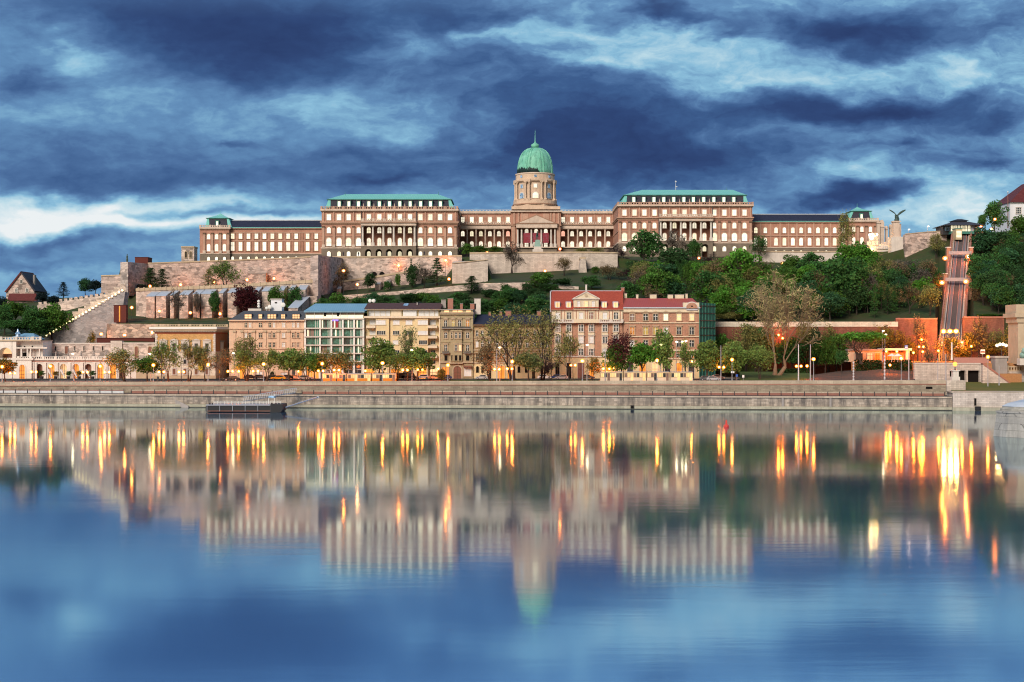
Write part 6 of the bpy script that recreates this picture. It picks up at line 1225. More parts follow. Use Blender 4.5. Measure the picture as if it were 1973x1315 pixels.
r2 = thing('funicular_car', 'cream stepped funicular car just below the upper station', 'funicular car', tp(.3, .93, .8)); q = MB(); c = tp(.305, .94, .8)
q.box(c[0] - 1.25, c[0] + 1.25, c[1] - 2, c[1] + 2, c[2], c[2] + 4.3, 'tram_cream'); part('body', q, r2); q = MB(); q.box(c[0] - 1.35, c[0] + 1.35, c[1] - 2.1, c[1] + 2.1, c[2] + 4.3, c[2] + 4.6, 'copper_dark'); part('roof', q, r2)
for z in (.9, 2.4): 
    q = MB(); q.box(c[0] - 1.0, c[0] + 1.0, c[1] - 2.05, c[1] - 1.9, c[2] + z, c[2] + z + 1.2, 'palace_dim'); part('window', q, r2)
# terrace by the bird column: balustrades, gate, lit stair
r = thing('ornamental_gate', 'carved stone gate with tall piers at the end of the palace wing', 'gate', (X(1705, 596), 596, 56)); f = Face(596)
for p0, p1, yt in ((1690, 1696, 428), (1697, 1704, 436), (1707.4, 1710.6, 440), (1715, 1718.4, 437)):
    q = MB(); f.box(q, p0, p1, yt, 480, 0, 1.6, 'palace_stone'); f.box(q, p0 - .8, p1 + .8, yt + 1, yt + 2.6, -.3, 1.9, 'palace_stone'); q.blob((f.x((p0 + p1) / 2), 596.8, f.z(yt - 1.2)), (.7, .6, .9), 'palace_stone', 8); part('pier', q, r)
q = MB(); f.box(q, 1696, 1704, 429, 436, .2, 1.4, 'palace_stone'); f.poly(q, [(1695, 429), (1704, 429), (1701, 423.5), (1697, 424.5)], .2, 1.4, 'palace_stone'); part('pediment', q, r)
r = thing('terrace_stair', 'white stone terrace and stair glowing with golden lights beside the palace corner', 'stair', (X(1690, 575), 575, 50)); f = Face(573)
mb = MB(); f.box(mb, 1671, 1716, 473, 486, 0, 10, 'white_stone'); f.box(mb, 1671, 1728, 479, 486, -1.5, 2, 'white_stone'); f.poly(mb, [(1690, 474), (1716, 463), (1716, 476), (1690, 480)], 3, 5, 'palace_stone'); part('wall', mb, r)
mb = MB(); add_balustrade(mb, f, 1671, 1690, 466.5, 473, -.3, 'white_stone', .8, [1672, 1681, 1690]); add_balustrade(mb, Face(571), 1690, 1717, 475, 480, 0, 'white_stone', .8, [1704, 1716]); part('balustrade', mb, r)
rr = random.Random(8)
for i in range(13):
    q = MB(); px, py = 1675 + rr.uniform(0, 15), 450 + rr.uniform(0, 11); q.blob((X(px, 575), 575, Z(py, 575)), (.42, .42, .5), 'white_lamp', 6); part('lamp_glow_globe', q, r)
mb = MB(); f2 = Face(577); f2.box(mb, 1674, 1692, 449, 474, 0, 1, 'palace_stone'); part('niche_wall', mb, r)
for px, py in ((1678, 455), (1688, 458), (1680, 478)):
    l = bpy.data.lights.new('lamp_light', 'POINT'); l.energy = 170; l.color = (1.0, .5, .14); l.shadow_soft_size = .3; o = bpy.data.objects.new('lamp_light', l); COL.objects.link(o); o.parent = r; o.location = Vector((X(px, 571), 571, Z(py, 571))) - Vector(r.location)
r = thing('bird_column', 'great bronze bird with raised wings on a square stone column', 'monument', (X(1728, 566), 566, 52)); f = Face(566)
mb = MB(); f.box(mb, 1716, 1739, 457, 487, -1.2, 4, 'white_stone'); f.box(mb, 1721.6, 1733.4, 428, 457.4, 0, 2.8, 'palace_stone'); f.box(mb, 1720.4, 1734.8, 426, 428.2, -.4, 3.2, 'palace_stone'); f.box(mb, 1735, 1738, 431, 457, 1.2, 2.2, 'palace_stone'); f.box(mb, 1720, 1735, 455, 458, -.5, 3.4, 'palace_stone'); part('column', mb, r)
q = MB(); c = (X(1728, 567), 567.2); q.blob((c[0], c[1], Z(419, 567)), (.85, .9, 1.15), 'bronze', 10); q.blob((c[0] - .55, c[1] - .5, Z(415.4, 567)), (.42, .5, .42), 'bronze', 10); q.tube((c[0] - .7, c[1] - .6, Z(415.6, 567)), (c[0] - 1.35, c[1] - .9, Z(416, 567)), .2, .05, 6, 'bronze'); q.blob((c[0], c[1], Z(424.4, 567)), (1.1, 1, .75), 'bronze', 10)
q.tube((c[0] + .4, c[1], Z(420, 567)), (c[0] + 1.1, c[1] + .3, Z(423, 567)), .5, .3, 6, 'bronze')
def wing_(p): 
    for (ax, ay, aw), (bx_, by_, bw) in zip(p, p[1:]): q.hull8([(X(ax, 567), 566.6, Z(ay + aw, 567)), (X(bx_, 567), 566.6, Z(by_ + bw, 567)), (X(bx_, 567), 567.2, Z(by_ + bw, 567)), (X(ax, 567), 567.2, Z(ay + aw, 567))], [(X(ax, 567), 566.6, Z(ay - aw, 567)), (X(bx_, 567), 566.6, Z(by_ - bw, 567)), (X(bx_, 567), 567.2, Z(by_ - bw, 567)), (X(ax, 567), 567.2, Z(ay - aw, 567))], 'bronze')
wing_([(1727.6, 417, 1.2), (1724, 411.5, 1.0), (1719, 408, 1.3), (1713.4, 404.8, .8)]); wing_([(1729, 415.5, 1.6), (1733.4, 411.5, 2.6), (1739, 407.8, 2.2), (1744.6, 405.2, 1.2)])
o = part('bird', q, r); voxel(o, .16)
# equestrian monument in front of the dome
r = thing('equestrian_statue', 'bronze rider on horseback on a sculpted pale pedestal before the dome', 'statue', (X(1035, 570), 570, 52))
f = Face(570); mb = MB(); f.box(mb, 1026, 1046, 481, 492, -2.2, 2.2, 'white_stone'); f.box(mb, 1028.6, 1043, 476, 481.2, -1.7, 1.7, 'white_stone'); frustum(mb, f.x(1029.5), f.x(1042), 568.6, 571.4, f.z(476), f.x(1032), f.x(1039.6), 569, 571, f.z(462.6), 'verdigris')
for s in (-1, 1): mb.blob((f.x(1035.6) + s * 1.35, 569.4, f.z(471.5)), (.55, .6, 1.1), 'white_stone', 8)
part('pedestal', mb, r)
q = MB(); x, y, z = f.x(1035), 570, f.z(462.6)
q.blob((x, y, z + 1.75), (.45, .95, .5), 'bronze', 10)
for dx, dy in ((-.25, -.7), (.25, -.7), (-.25, .65), (.25, .65)): q.tube((x + dx, y + dy, z + 1.5), (x + dx * 1.1, y + dy * 1.1, z), .2, .11, 6, 'bronze')
q.tube((x, y - .75, z + 1.9), (x - .15, y - 1.35, z + 2.75), .3, .2, 8, 'bronze'); q.blob((x - .2, y - 1.6, z + 2.7), (.18, .38, .2), 'bronze', 8)
q.blob((x + .05, y, z + 2.75), (.34, .28, .6), 'bronze', 10); q.blob((x + .05, y, z + 3.6), (.2, .21, .25), 'bronze', 8); q.tube((x + .3, y, z + 3.0), (x + .55, y - .5, z + 2.4), .12, .09, 6, 'bronze'); q.tube((x - .25, y, z + 2.3), (x - .5, y - .3, z + 1.2), .18, .1, 6, 'bronze'); q.tube((x + .3, y, z + 2.3), (x + .5, y - .3, z + 1.2), .18, .1, 6, 'bronze')
o = part('rider', q, r); voxel(o, .1)
# ================================================================== trees
def tube_arrays(V, Fc, p0, p1, r0, r1, n=4):
    d = p1 - p0; L = np.linalg.norm(d)
    if L < 1e-5: return
    d = d / L; a = np.cross(d, [0.31, 0.17, 0.93]); a /= np.linalg.norm(a) + 1e-9; b_ = np.cross(d, a); k = len(V)
    for p, r in ((p0, r0), (p1, r1)):
        for i in range(n):
            t = 2 * math.pi * i / n; V.append(tuple(p + r * (a * math.cos(t) + b_ * math.sin(t))))
    for i in range(n): Fc.append((k + i, k + (i + 1) % n, k + n + (i + 1) % n, k + n + i))
def skeleton(rng, H_, W_, levels, trunk_r, split_z, spread, nb=(3, 4), up=.25, multi=1, droop=0.0, minr=.03, lean=0):
    """branching limbs inside a crown about W_ wide and H_ tall; returns mesh lists and the twig tips"""
    V, Fc, tips = [], [], []
    def grow(p, d, L, r, lev):
        q = p; n = 3 if lev < 2 else 2
        for i in range(n):
            d = d + rng.normal(0, .12, 3); d[2] += up * .12 - droop * .12 * (lev > 1); d /= np.linalg.norm(d)
            q2 = q + d * L / n; ra, rb_ = r * (1 - .35 * i / n), r * (1 - .35 * (i + 1) / n); tube_arrays(V, Fc, q, q2, max(ra, minr), max(rb_, minr), 5 if lev < 2 else 3)
            q = q2
            if lev >= 1 and lev < levels and i < n - 1 and rng.random() < .75: branch(q, d, L * .62, r * .5, lev + 1)
        if lev < levels:
            for _ in range(rng.integers(nb[0], nb[1] + 1)): branch(q, d, L * rng.uniform(.6, .8), r * .6, lev + 1)
        else: tips.append(q)
    def branch(p, d, L, r, lev):
        s = rng.normal(0, 1, 3); s -= d * (s @ d); s /= np.linalg.norm(s) + 1e-9; a = spread * rng.uniform(.6, 1.25)
        nd = d * math.cos(a) + s * math.sin(a); grow(p, nd / np.linalg.norm(nd), L, r, lev)
    for k in range(multi):
        d = np.array([rng.normal(0, .1 + .22 * (multi > 1)) + lean, rng.normal(0, .1 + .22 * (multi > 1)), 1.0]); d /= np.linalg.norm(d); o = np.array([rng.normal(0, .12) * (multi > 1), rng.normal(0, .12) * (multi > 1), -.25])
        top = o + d * (split_z + .25); tr = trunk_r / math.sqrt(multi); tube_arrays(V, Fc, o, o + d * .7, tr * 1.5, tr * 1.05, 7); tube_arrays(V, Fc, o + d * .7, top, tr * 1.05, tr * .8, 7)
        for _ in range(nb[1] + (1 if multi == 1 else 0)): branch(top, d, (H_ - split_z) * .40, tr * .62, 1)
    V = np.array(V); z = V[:, 2]; hi = np.percentile(z, 99.5)
    ext = np.percentile(np.hypot(V[:, 0], V[:, 1])[z > split_z * .8], 97) if (z > split_z).any() else 1
    up_ = z > 0; V[up_, 2] *= H_ / hi; m = np.clip((V[:, 2] - split_z * .5) / max(split_z * .5, .1), 0, 1); k = (W_ / 2) / max(ext, .1)
    V[:, :2] *= (1 + (k - 1) * m)[:, None]
    T = np.array(tips); mt = np.ones(len(T)); T[:, 2] *= H_ / hi; T[:, :2] *= k
    return V, Fc, T
def leaf_quads(rng, C, size, aspect=.7, flat=0.0):
    """one small leaf cluster face per centre, turned at random"""
    n = len(C); a = rng.normal(0, 1, (n, 3)); a[:, 2] *= 1 - flat; a /= np.linalg.norm(a, axis=1)[:, None]
    b_ = rng.normal(0, 1, (n, 3)); b_ -= a * (a * b_).sum(1)[:, None]; b_ /= np.linalg.norm(b_, axis=1)[:, None]
    s = size * rng.uniform(.6, 1.35, n)[:, None]; a = a * s; b_ = b_ * s * aspect
    c_ = np.cross(a, b_) / (s * aspect) * .25
    V = np.stack([C - a, C - b_ * .9 + c_, C + a, C + b_], 1).reshape(-1, 3); return V, [(4 * i, 4 * i + 1, 4 * i + 2, 4 * i + 3) for i in range(n)]
def arr_mesh(name, V, Fc, mat):
    me = bpy.data.meshes.new(name); me.from_pydata(np.asarray(V).tolist(), [], Fc); me.materials.append(M(mat)); me.update(); return me
def lobes(rng, n, H_, W_, z0, fill, per, shape='round', gaps=.18):
    """leaf centres gathered in uneven lobes round the crown"""
    out = []
    for i in range(n):
        while True:
            p = rng.uniform(-1, 1, 3)
            if p @ p <= 1: break
        p = p / max(np.linalg.norm(p), .2) * rng.uniform(.3, .95)
        if shape == 'cone': w = (1 - (p[2] + 1) / 2) * .9 + .12
        elif shape == 'oval': w = 1 - .35 * max(p[2], 0) - .15 * max(-p[2], 0)
        elif shape == 'flat': w = 1.0; p[2] = p[2] * .5 + .45
        else: w = 1.0
        c = np.array([p[0] * W_ / 2 * w, p[1] * W_ / 2 * w, z0 + (p[2] + 1) / 2 * (H_ - z0)]); r = fill * W_ * rng.uniform(.14, .25)
        d = rng.normal(0, 1, (per, 3)); d /= np.linalg.norm(d, axis=1)[:, None]; rad = r * rng.uniform(.55, 1.08, per) ** .6
        q = c + d * rad[:, None] * np.array([1, 1, .78]); keep = (rng.random(per) > gaps) & (d[:, 2] > -.75 + rng.normal(0, .1, per)); out.append(q[keep])
    return np.concatenate(out)
PROTO = {}
def proto(kind, var):
    """trunk and crown meshes 10 m tall, 8 m wide"""
    if (kind, var) in PROTO: return PROTO[kind, var]
    rng = np.random.default_rng(hash_(kind) * 17 + var)
    if kind in ('leafy', 'oval', 'umbrella', 'bush'):
        z0 = dict(leafy=2.2, oval=1.8, umbrella=4.6, bush=.2)[kind]; shp = dict(leafy='round', oval='oval', umbrella='flat', bush='round')[kind]
        V, Fc, T = skeleton(rng, 8.8, 6.2, 3, .24, dict(leafy=2.4, oval=2.2, umbrella=2.6, bush=.4)[kind], .62, (2, 3), multi=1 if kind in ('leafy', 'oval') else 3)
        C = lobes(rng, 44 if kind != 'umbrella' else 28, 9.75, 7.9, z0 + .1, .88, 130, shp, .3); sz = .25
        C[:, 2] = np.maximum(C[:, 2], .15)
        L = leaf_quads(rng, C, sz)
    elif kind in ('sparse', 'willow', 'poplar', 'loose'):
        V, Fc, T = skeleton(rng, 9.8, 7.6 if kind != 'poplar' else 5.5, 4, .27, 2.2, .55 if kind != 'poplar' else .4, (2, 3), multi=2 if kind in ('sparse', 'loose') else 1, droop=.5 if kind == 'willow' else 0)
        k = 6
        C = np.repeat(T, k, 0) + rng.normal(0, .42, (len(T) * k, 3)); C = np.concatenate([C, lobes(rng, 22, 9.8, 7.2 if kind != 'poplar' else 5, 2.4, 1.0, 60, 'round' if kind != 'poplar' else 'oval')])
        if kind == 'willow': C[:, 2] -= np.abs(rng.normal(0, .8, len(C)))
        C = C[rng.permutation(len(C))[:3000 if kind != 'loose' else 5200]]; C[:, 2] = np.maximum(C[:, 2], .8); L = leaf_quads(rng, C, .24 if kind == 'sparse' else .2 if kind != 'loose' else .15, .45)
    elif kind == 'bare':
        V, Fc, T = skeleton(rng, 9.9, 7.8, 5, .26, 2.4, .55, (2, 2), multi=1 + var % 2, minr=.05)
        C = np.repeat(T, 4, 0); C = C[rng.permutation(len(C))[:2600]]; C = C + rng.normal(0, .33, C.shape); L = leaf_quads(rng, C, .38, .13)
    elif kind == 'plane':
        V, Fc, T = skeleton(rng, 10, 8.4, 6, .24, 1.4, .38, (2, 2), up=.9, multi=2, minr=.024)
        C = np.repeat(T, 4, 0); C = C[rng.permutation(len(C))[:16000]]; C = C + rng.normal(0, .3, C.shape); L = leaf_quads(rng, C, .20, .09)
    elif kind == 'conifer':
        V, Fc = [], []; tube_arrays(V, Fc, np.array([0, 0, -.3]), np.array([0, 0, 9.8]), .2, .03, 6); C = []
        for lv in range(15):
            z = 1.6 + lv * .56; R_ = 3.9 * (1 - (z / 10.4)) ** .8 * rng.uniform(.75, 1.15)
            for k in range(7):
                a = rng.uniform(0, 6.283); r = R_ * rng.uniform(.7, 1.1); e = np.array([r * math.cos(a), r * math.sin(a), z - .12 * r]); s_ = np.array([0, 0, z]); tube_arrays(V, Fc, s_, e, .05, .02, 3)
                n = 30; t = rng.uniform(.15, 1, n) ** .8; C.append(s_ + (e - s_) * t[:, None] + rng.normal(0, .17, (n, 3)) * np.array([1.3, 1.3, .7]))
        C = np.concatenate(C); L = leaf_quads(rng, C, .2, .35, .5); V = np.array(V)
    PROTO[kind, var] = (arr_mesh('trunk', V, Fc, 'bark'), arr_mesh('crown', L[0], L[1], 'leaves')); return PROTO[kind, var]
def hash_(s): return sum(ord(c) * (i + 3) for i, c in enumerate(s))
NV = dict(leafy=4, oval=2, umbrella=1, bush=4, sparse=4, willow=1, poplar=2, loose=2, bare=4, plane=1, conifer=3)
GREEN = dict(green=(.075, .155, .03), bright=(.10, .24, .035), dark=(.038, .082, .03), deep=(.055, .135, .038), olive=(.20, .195, .065), pale=(.18, .21, .08), fresh=(.15, .22, .055), red=(.075, .02, .025), purple=(.07, .04, .045), golden=(.2, .14, .03), brown=(.19, .14, .075), teal=(.04, .105, .045), blue=(.02, .035, .035), grey=(.13, .11, .09), tan=(.31, .26, .13))  # golden puts amber lamplight into the leaf colour
rt = random.Random(21)
NAME = dict(leafy='broadleaf_tree', oval='broadleaf_tree', umbrella='umbrella_tree', bush='bush', sparse='young_leaf_tree', loose='young_leaf_tree', willow='willow_tree', poplar='poplar_tree', bare='bare_tree', plane='plane_tree', conifer='conifer_tree')
CAT = dict(bush='bush')
def tree(kind, px, pyt, w, Y, col, label, z=None, group=None, var=None, barkc=(.06, .045, .035), sink=.1):
    """tree of picture width w standing on the ground at distance Y, its top at picture row pyt"""
    if z is None:
        if Y > 460 and (px > 1200 or px < 132) and kind in ('leafy', 'oval', 'bush', 'sparse'):
            while Y > 458 and Z(pyt, Y) - ter(px, Y) < w * 1.1 * Y / F * (1.12 if kind != 'bush' else .8): Y -= 2
        z = ter(px, Y) if Y > 446 else 7.0
    z -= sink; h = max(Z(pyt, Y) - z, 1.2); wd = w * Y / F; v = rt.randrange(NV[kind]) if var is None else var
    tm, cm = proto(kind, v); r = thing(NAME[kind], label, CAT.get(kind, 'tree'), (X(px, Y), Y, z), group)
    wd *= 1.28 if Y < 412 and kind not in ('loose', 'bare') else 1.1; s = (wd / 8.0, wd / 8.0 * rt.uniform(.9, 1.1), h / 10.0); a = rt.uniform(0, 6.283)
    c = GREEN[col]; j = rt.uniform(.85, 1.18)
    for n, me, cc in (('trunk', tm, barkc), ('crown', cm, sc(c, j))):
        o = bpy.data.objects.new(n, me); COL.objects.link(o); o.parent = r; o.color = (*cc, 1)
    r.scale = s; r.rotation_euler[2] = a
    return r
BK = (.045, .035, .028); TANB = (.30, .215, .135); GRB = (.10, .085, .07)
def rz(px): return 7.0
# --- along the promenade
YR = 404
for t in [
 ('leafy', 10, 688, 34, 'golden', 'lamplit golden green tree in front of the pavilion arch'), ('sparse', 243, 674, 64, 'olive', 'olive tree with forked dark trunk before the ruined slit window wall', BK), ('leafy', 284, 684, 42, 'green', 'small green tree beside the amber lamp where arcade meets palazzo'),
 ('sparse', 325, 661, 46, 'fresh', 'fresh green young tree in front of the palazzo windows'), ('bare', 362, 657, 58, 'olive', 'dark twisted bare tree in the middle of the palazzo front', BK), ('sparse', 396, 668, 40, 'olive', 'thin half leafed tree by the yellow banner on the palazzo', BK), ('bare', 429, 674, 42, 'brown', 'spreading brownish bare tree at the canted palazzo corner', BK),
 ('sparse', 474, 653, 48, 'olive', 'tall ragged olive tree at the start of the salmon house', BK), ('sparse', 476, 676, 44, 'fresh', 'low green tree under the ragged olive tree by the salmon house'), ('sparse', 513, 674, 46, 'fresh', 'small round tree before the middle of the salmon house'), ('leafy', 557, 668, 52, 'fresh', 'round green tree between salmon house and parked white car'), ('sparse', 590, 676, 40, 'fresh', 'small tree at the joint of salmon house and glass block'), ('leafy', 606, 678, 38, 'green', 'fuller green small tree beside the first columns of the glass block'), ('sparse', 640, 676, 46, 'olive', 'olive tree in front of the lower glass bays', BK), ('sparse', 668, 678, 44, 'olive', 'leafing tree by the parked orange tram before the glass block', BK),
 ('leafy', 730, 653, 58, 'fresh', 'big round many stemmed tree hiding the cream block entrance', None, 2), ('poplar', 785, 633, 44, 'pale', 'tall pale poplar in front of the cream apartment block'), ('sparse', 764, 680, 48, 'fresh', 'low leafing tree beneath the pale poplar', BK), ('leafy', 803, 666, 58, 'fresh', 'dark trunked green tree before the curved balconies'), ('bush', 851, 708, 16, 'golden', 'small lamplit bush beside the ornate narrow house'),
 ('sparse', 947, 662, 52, 'brown', 'crooked brown leafing tree at the corner of the ochre tenement', BK), ('loose', 990, 598, 112, 'olive', 'huge spreading olive tree hiding the ochre tenement', BK, 0), ('loose', 1042, 602, 78, 'olive', 'broad paler tree next to the huge olive one before the ochre tenement', BK, 1), ('leafy', 1019, 672, 46, 'pale', 'small round pale green tree on the grass strip before the huge olive tree'), ('bare', 1063, 694, 38, 'purple', 'small dark bare tree at the gabled house corner', BK), ('bare', 1097, 639, 62, 'olive', 'tall dark limbed bare tree before the gabled house', BK, 1), ('sparse', 1142, 690, 26, 'golden', 'small amber lit tree by the lamp of the gabled house', BK),
 ('sparse', 1200, 645, 56, 'red', 'dark red leaved tree between the gabled and the brick house', BK), ('leafy', 1187, 666, 42, 'green', 'green tree in front of the dark red one'), ('leafy', 1235, 652, 54, 'bright', 'dense bright green tree by the pale tram', None, 0), ('oval', 1279, 631, 44, 'fresh', 'tall oval tree in the middle of the brick house front', BK), ('poplar', 1322, 658, 32, 'fresh', 'slim thin tree near the white lamp trio', BK), ('oval', 1362, 653, 48, 'fresh', 'pointed green tree in front of the netted scaffold'),
 ('oval', 1418, 658, 50, 'fresh', 'green tree lit amber beside the scaffold and the tall mast'), ('sparse', 1462, 668, 50, 'fresh', 'low round tree at the foot of the big plane tree')]:
    tree(t[0], t[1], t[2], t[3], 411 if t[0] == 'loose' else 401 if t[1] == 1019 else YR if t[1] not in (474,) or t[0] == 'leafy' else 408, t[4], t[5], var=t[7] if len(t) > 7 else None, barkc=(t[6] if len(t) > 6 and t[6] else (.06, .045, .035)))
tree('plane', 1490, 533, 172, 418, 'tan', 'giant bare plane tree with pale brown limbs', z=8.2, barkc=TANB)
for t in [('leafy', 1590, 646, 42, 434, 'green', 'green tree beside the plane tree before the brick wall'), ('oval', 1570, 631, 30, 440, 'teal', 'bluish green tree against the white capped brick wall'), ('leafy', 1621, 671, 26, 428, 'deep', 'small dark tree near the striped mast'), ('umbrella', 1660, 640, 84, 426, 'bright', 'flat crowned umbrella tree with many stems beside the lit restaurant'),
          ('bare', 1712, 628, 70, 446, 'golden', 'amber lit leafless tree behind the restaurant', BK), ('bare', 1768, 613, 40, 448, 'brown', 'bare tree against the red lamplit wall left of the track', BK), ('sparse', 1826, 652, 54, 440, 'golden', 'golden floodlit tree at the foot of the funicular', GRB), ('bare', 1791, 676, 36, 421, 'brown', 'small forked bare tree on the bank below the plaza', BK), ('bare', 1885, 613, 46, 448, 'brown', 'bare tree against the red wall right of the track', BK), ('bare', 1938, 634, 60, 444, 'golden', 'amber lit bare tree beside the bridge tower', GRB)]:
    tree(t[0], t[1], t[2], t[3], t[4], t[5], t[6], z=7.4 if t[1] in (1590, 1570) else 9.5 if t[1] == 1621 else 12.1 if t[4] > 422 else 9.6, barkc=t[7] if len(t) > 7 else (.06, .045, .035))
for px, pyt, w, Y, k, c, l in ((1398, 652, 46, 442, 'bush', 'olive', 'olive bush against the brick wall right behind the scaffold'), (1438, 628, 66, 444, 'sparse', 'olive', 'olive brown tree hiding the brick wall behind the plane tree'), (1478, 640, 56, 444, 'leafy', 'olive', 'olive tree at the foot of the brick wall behind the plane trunk'), (1524, 646, 62, 442, 'leafy', 'deep', 'dark tree in the shade behind the plane tree'), (1550, 626, 54, 444, 'sparse', 'olive', 'loose olive tree against the brick wall near the bluish tree'), (1412, 676, 40, 436, 'bush', 'green', 'green bush behind the amber lit tree'), (1612, 640, 46, 442, 'leafy', 'green', 'green tree against the brick wall near the umbrella tree'), (1692, 634, 60, 448, 'sparse', 'golden', 'golden lit bush behind the restaurant roof'), (1752, 660, 34, 449, 'sparse', 'golden', 'golden lit bush by the blue sign'), (1853, 664, 30, 446, 'bush', 'golden', 'golden lit bush at the track foot'), (1738, 640, 40, 449, 'bare', 'golden', 'amber lit bare tree against the lamplit brick wall'), (1872, 640, 40, 449, 'sparse', 'golden', 'golden leafing tree against the brick wall beside the track'), (1925, 640, 50, 449, 'sparse', 'olive', 'olive tree against the brick wall near the bridge tower'), (1905, 604, 44, 462, 'bush', 'green', 'green bush spilling over the brick wall beside the track'), (1930, 608, 40, 462, 'bush', 'deep', 'dark bush spilling over the brick wall near the bridge tower'), (1388, 640, 44, 446, 'leafy', 'green', 'green tree filling the gap between the scaffold and the brick wall'), (1455, 618, 60, 447, 'leafy', 'deep', 'deep green tree rising above the white capped wall behind the plane tree'), (1598, 630, 44, 447, 'sparse', 'olive', 'olive tree before the white capped wall beyond the plane tree'), (1905, 660, 46, 448, 'sparse', 'golden', 'golden lit bush beside the candelabra lamp')):
    tree(k, px, pyt, w, Y, c, l, z=None if Y > 460 else 7.6 if px < 1560 else 9.0 if px < 1630 else 12.1, barkc=BK)
# --- castle terraces
for t in [('conifer', 290, 515, 58, 507, 'dark', 'black pine against the corner bastion, the one with the fuller crown'), ('conifer', 312, 517, 52, 510, 'dark', 'black pine on the terrace beside its twin, nearer the long wall'), ('conifer', 402, 518, 46, 508, 'olive', 'small brown tinged pine beside the light green tree on the terrace'), ('sparse', 438, 505, 62, 508, 'fresh', 'light green spreading tree on the terrace under the palace wing'),
          ('bare', 344, 560, 38, 478, 'grey', 'dark bare tree on the lawn before the buttresses'), ('bush', 474, 546, 54, 484, 'red', 'dark red leaved bush hiding the buttresses'), ('oval', 412, 561, 22, 484, 'deep', 'ivy dark columnar tree between two buttresses'), ('oval', 378, 563, 16, 485, 'grey', 'thin ivy clad stem between two buttresses'), ('leafy', 532, 553, 34, 484, 'green', 'green tree before the buttresses beside the red bush'), ('leafy', 567, 550, 28, 484, 'deep', 'darker green tree at the end of the buttresses'), ('poplar', 549, 556, 14, 485, 'olive', 'thin tree between two green ones at the buttresses'),
          ('bare', 659, 510, 46, 515, 'brown', 'leaning bare tree at the massive bastion corner', BK), ('leafy', 711, 524, 24, 510, 'dark', 'dark yew on the ramp'), ('conifer', 792, 496, 12, 512, 'dark', 'narrow dark conifer spire above the ramp'), ('bush', 796, 507, 30, 513, 'dark', 'dark flat yew below the conifer spire'), ('conifer', 842, 496, 50, 512, 'dark', 'ragged dark pine by the square bastion'), ('bare', 817, 512, 44, 509, 'grey', 'round bare shrub tree below the square bastion', BK), ('bush', 746, 540, 18, 509, 'deep', 'small dark bush below the ramp wall'), ('oval', 767, 527, 14, 510, 'green', 'slim green shrub below the ramp wall'), ('conifer', 908, 531, 60, 496, 'dark', 'wide dark pine in front of the square bastion'), ('bush', 894, 566, 26, 478, 'dark', 'black green shrub beneath the wide pine'),
          ('bare', 986, 466, 60, 541, 'grey', 'bare tree on the grass in front of the palace colonnade', BK), ('leafy', 1042, 523, 50, 498, 'green', 'round green tree on the slope below the dome'), ('sparse', 1086, 498, 34, 528, 'brown', 'brownish leafing tree against the garden wall', BK), ('bush', 1147, 513, 20, 533, 'green', 'small green bush beside the stone pier'), ('bare', 1191, 474, 70, 545, 'purple', 'big dark bare tree at the right hand palace block', BK), ('bare', 1216, 518, 54, 520, 'purple', 'purplish bare tree above the gabled roof', BK), ('leafy', 1206, 540, 44, 492, 'deep', 'dark green tree right behind the gabled roof chimney'), ('sparse', 1172, 512, 44, 520, 'brown', 'brown leafing tree on the grass below the end of the garden wall', BK), ('bush', 1228, 500, 46, 545, 'dark', 'dark bush under the first bays of the palace block'), ('leafy', 1140, 532, 40, 500, 'deep', 'dark green tree behind the white gable'), ('leafy', 1085, 534, 36, 500, 'dark', 'dark tree at the end of the slope wall'),
          ('oval', 900, 468, 26, 555, 'green', 'green shrub before the left colonnade, nearest the tall block'), ('bush', 925, 472, 34, 555, 'green', 'green shrub in the middle of the left colonnade'), ('bush', 955, 474, 34, 555, 'green', 'green shrub before the left colonnade, nearest the dome'), ('bush', 1118, 476, 24, 556, 'olive', 'low shrub before the right colonnade'), ('bush', 1150, 476, 24, 556, 'olive', 'low shrub near the end of the right colonnade')]:
    tree(t[0], t[1], t[2], t[3], t[4], t[5], t[6], barkc=t[7] if len(t) > 7 else BK)
# --- leafy bank right behind the riverside houses
for i in range(44):
    px = 618 + i * 10.4 + rt.uniform(-4, 4); Y = rt.choice((456, 463, 471, 480)); g = ter(px, Y); k = rt.choice(('bush', 'leafy', 'leafy'))
    tp_ = CY - (g + rt.uniform(4.5, 8.5) - H) * F / Y; tree(k, px, max(tp_, 556 if px > 925 else 562), rt.uniform(26, 44), Y, rt.choice(('deep', 'deep', 'dark', 'green', 'teal')), 'dark green shrubbery tree packed on the bank behind the riverside roofs', group='shrubs on the bank behind the riverside houses')
for i in range(12):
    px = 940 + i * 11 + rt.uniform(-3, 3); Y = rt.choice((484, 490, 495)); g = ter(px, Y); tree('bush', px, CY - (g + rt.uniform(2.5, 4.5) - H) * F / Y, rt.uniform(22, 34), Y, rt.choice(('deep', 'dark')), 'low dark shrub under the slope wall above the riverside roofs', group='shrubs under the slope wall')
